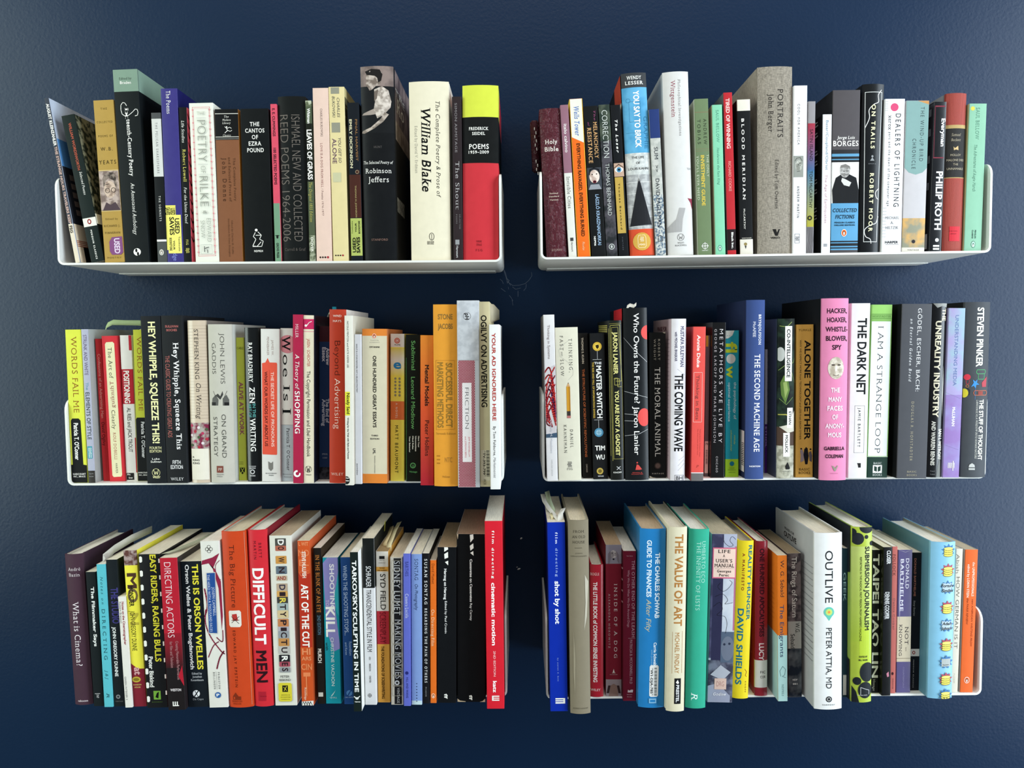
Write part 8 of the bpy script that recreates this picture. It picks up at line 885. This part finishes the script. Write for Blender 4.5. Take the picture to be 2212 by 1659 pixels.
slip('red paperback fading to black', [(-.012, .012, .0022), (-.002, .03, .0028), (.006, .06, .0032), (.014, .09, .0036), (.017, .11, .004)], (.0055, .002, .0003), '#a9ab93', 'pale green note lying on the red paperback fading to black')
slip('slim turquoise', [(-.0035, .010, -.02), (-.0035, .012, .004), (-.002, .04, .0105), (.002, .08, .014), (.008, .13, .016)], (0, .001, .006), '#cfcfca', 'white paper sheet standing up behind the slim turquoise paperback')
slip('white paperback with pink scalloped', [(.012, .05, -.008), (.012, .05, .002), (.014, .05, .0035)], (.003, 0, 0), '#d4d2c8', 'tiny white paper tip above the pink scalloped white paperback')
# the khaki paperback's pages flare open at the top right
root, rec = find('worn khaki'); w, H = rec[3], rec[4]
for i in range(7):
    x0 = w / 2 - .0004; x1 = w / 2 + .002 + i * .0013
    bm = ribbon([(x0, .02, H - .026 + i * .0006), (x0 + (x1 - x0) * .4, .06, H - .026 + i * .0006), (x1, .11, H - .024 + i * .0006)], [(x0, .02, H - .0015), (x0 + (x1 - x0) * .4, .06, H - .001), (x1, .11, H - .0025 - i * .0008)], .0002)
    sheet_obj('page', bm, '#a39a82', root)
# the bible's strap flap with white stitching on its left side
root, rec = find('burgundy leather'); w, H = rec[3], rec[4]
fl = bmesh.new(); bmesh.ops.create_cube(fl, size=1)
zt, zb = H - .006, .125
for v in fl.verts: v.co = Vector((-w / 2 - .0062 + v.co.x * .0118, .045 + v.co.y * .03, (zt + zb) / 2 + v.co.z * (zt - zb)))
bmesh.ops.bevel(fl, geom=list(fl.edges), offset=.002, segments=3, affect='EDGES')
flap = sheet_obj('strap_flap', fl, '#3a141b', root, 'book_leather')
for k in range(12):
    zz = zt - .012 - k * .0055
    if 5 < k < 8: continue
    sb = bmesh.new(); bmesh.ops.create_cube(sb, size=1)
    for v in sb.verts: v.co = Vector((-w / 2 - .0065 + (.0016 if k % 2 else -.0002) + v.co.x * .0011, .0296 + v.co.y * .0008, zz + v.co.z * .0042))
    bmesh.ops.bevel(sb, geom=list(sb.edges), offset=.0003, segments=1, affect='EDGES')
    sheet_obj('stitch', sb, '#d8d4cc', flap)
# an old cobweb hanging between the shelves, and two bare flecks of plaster on the wall
WEB = [[(-0.0254, 0.12, 0.1066), (-0.0213, 0.12, 0.0976), (-0.0194, 0.12, 0.0887), (-0.0139, 0.12, 0.0789)], [(-0.0241, 0.12, 0.1018), (-0.02, 0.12, 0.09), (-0.0159, 0.12, 0.0866), (-0.0187, 0.12, 0.0824), (-0.0207, 0.12, 0.0907)], [(-0.0194, 0.12, 0.0852), (-0.0104, 0.12, 0.0789), (-0.0007, 0.12, 0.0795), (0.0076, 0.12, 0.0814), (0.0139, 0.12, 0.0869), (0.0181, 0.12, 0.0931), (0.0175, 0.12, 0.0986)], [(-0.0112, 0.12, 0.0768), (-0.0063, 0.12, 0.0733), (0.0013, 0.12, 0.0753)], [(-0.0298, 0.12, 0.0888), (-0.0263, 0.12, 0.086), (-0.025, 0.12, 0.0818)], [(-0.0285, 0.12, 0.075), (-0.0217, 0.12, 0.07)], [(-0.0174, 0.12, 0.0769), (-0.0168, 0.12, 0.0734)], [(-0.0162, 0.12, 0.0645), (-0.0134, 0.12, 0.061), (-0.0107, 0.12, 0.0561)], [(-0.0029, 0.12, 0.0712), (-0.003, 0.12, 0.0622)], [(0.0097, 0.12, 0.0814), (0.009, 0.12, 0.0752), (0.0054, 0.12, 0.0711)], [(-0.0121, 0.12, 0.0575), (-0.0108, 0.12, 0.0492)]]
FLECKS = [(-0.0019, 0.1671, -0.3179), (-0.0061, 0.1671, -0.3672), (-0.009, 0.1671, -0.3642)]
wv_, wf_ = [], []
for ln in WEB:
    ln = [Vector(p_) for p_ in ln]; R3 = .00022
    for a, b in zip(ln[:-1], ln[1:]):
        n1 = (b - a).normalized().cross(Vector((0, 1, 0))).normalized(); n2 = Vector((0, 1, 0)); k0 = len(wv_)
        for p_ in (a, b):
            for q in range(3): an = 2.0944 * q; wv_.append(tuple(p_ + n1 * R3 * math.cos(an) + n2 * R3 * math.sin(an)))
        wf_ += [(k0 + q, k0 + (q + 1) % 3, k0 + 3 + (q + 1) % 3, k0 + 3 + q) for q in range(3)]
wme = bpy.data.meshes.new('cobweb'); wme.from_pydata(wv_, [], wf_)
wb = link('cobweb', wme, None, 'web_silk')
tag(wb, 'faint grey cobweb hanging in the gap below the upper shelves', 'cobweb', kind='stuff')
wallo = bpy.data.objects['wall_back']
for i, p_ in enumerate(FLECKS):
    bm = bmesh.new(); r = .0022 if i < 2 else .001
    bmesh.ops.create_icosphere(bm, subdivisions=1, radius=1)
    for v in bm.verts: v.co = Vector((p_[0] + v.co.x * r * (1.3 if i else .9), p_[1] + v.co.y * .0009, p_[2] + (v.co.z + .4 * v.co.x) * r * .7))
    me = bpy.data.meshes.new('plaster_fleck'); bm.to_mesh(me); bm.free(); o = link('plaster_fleck', me, wallo, 'white_steel')
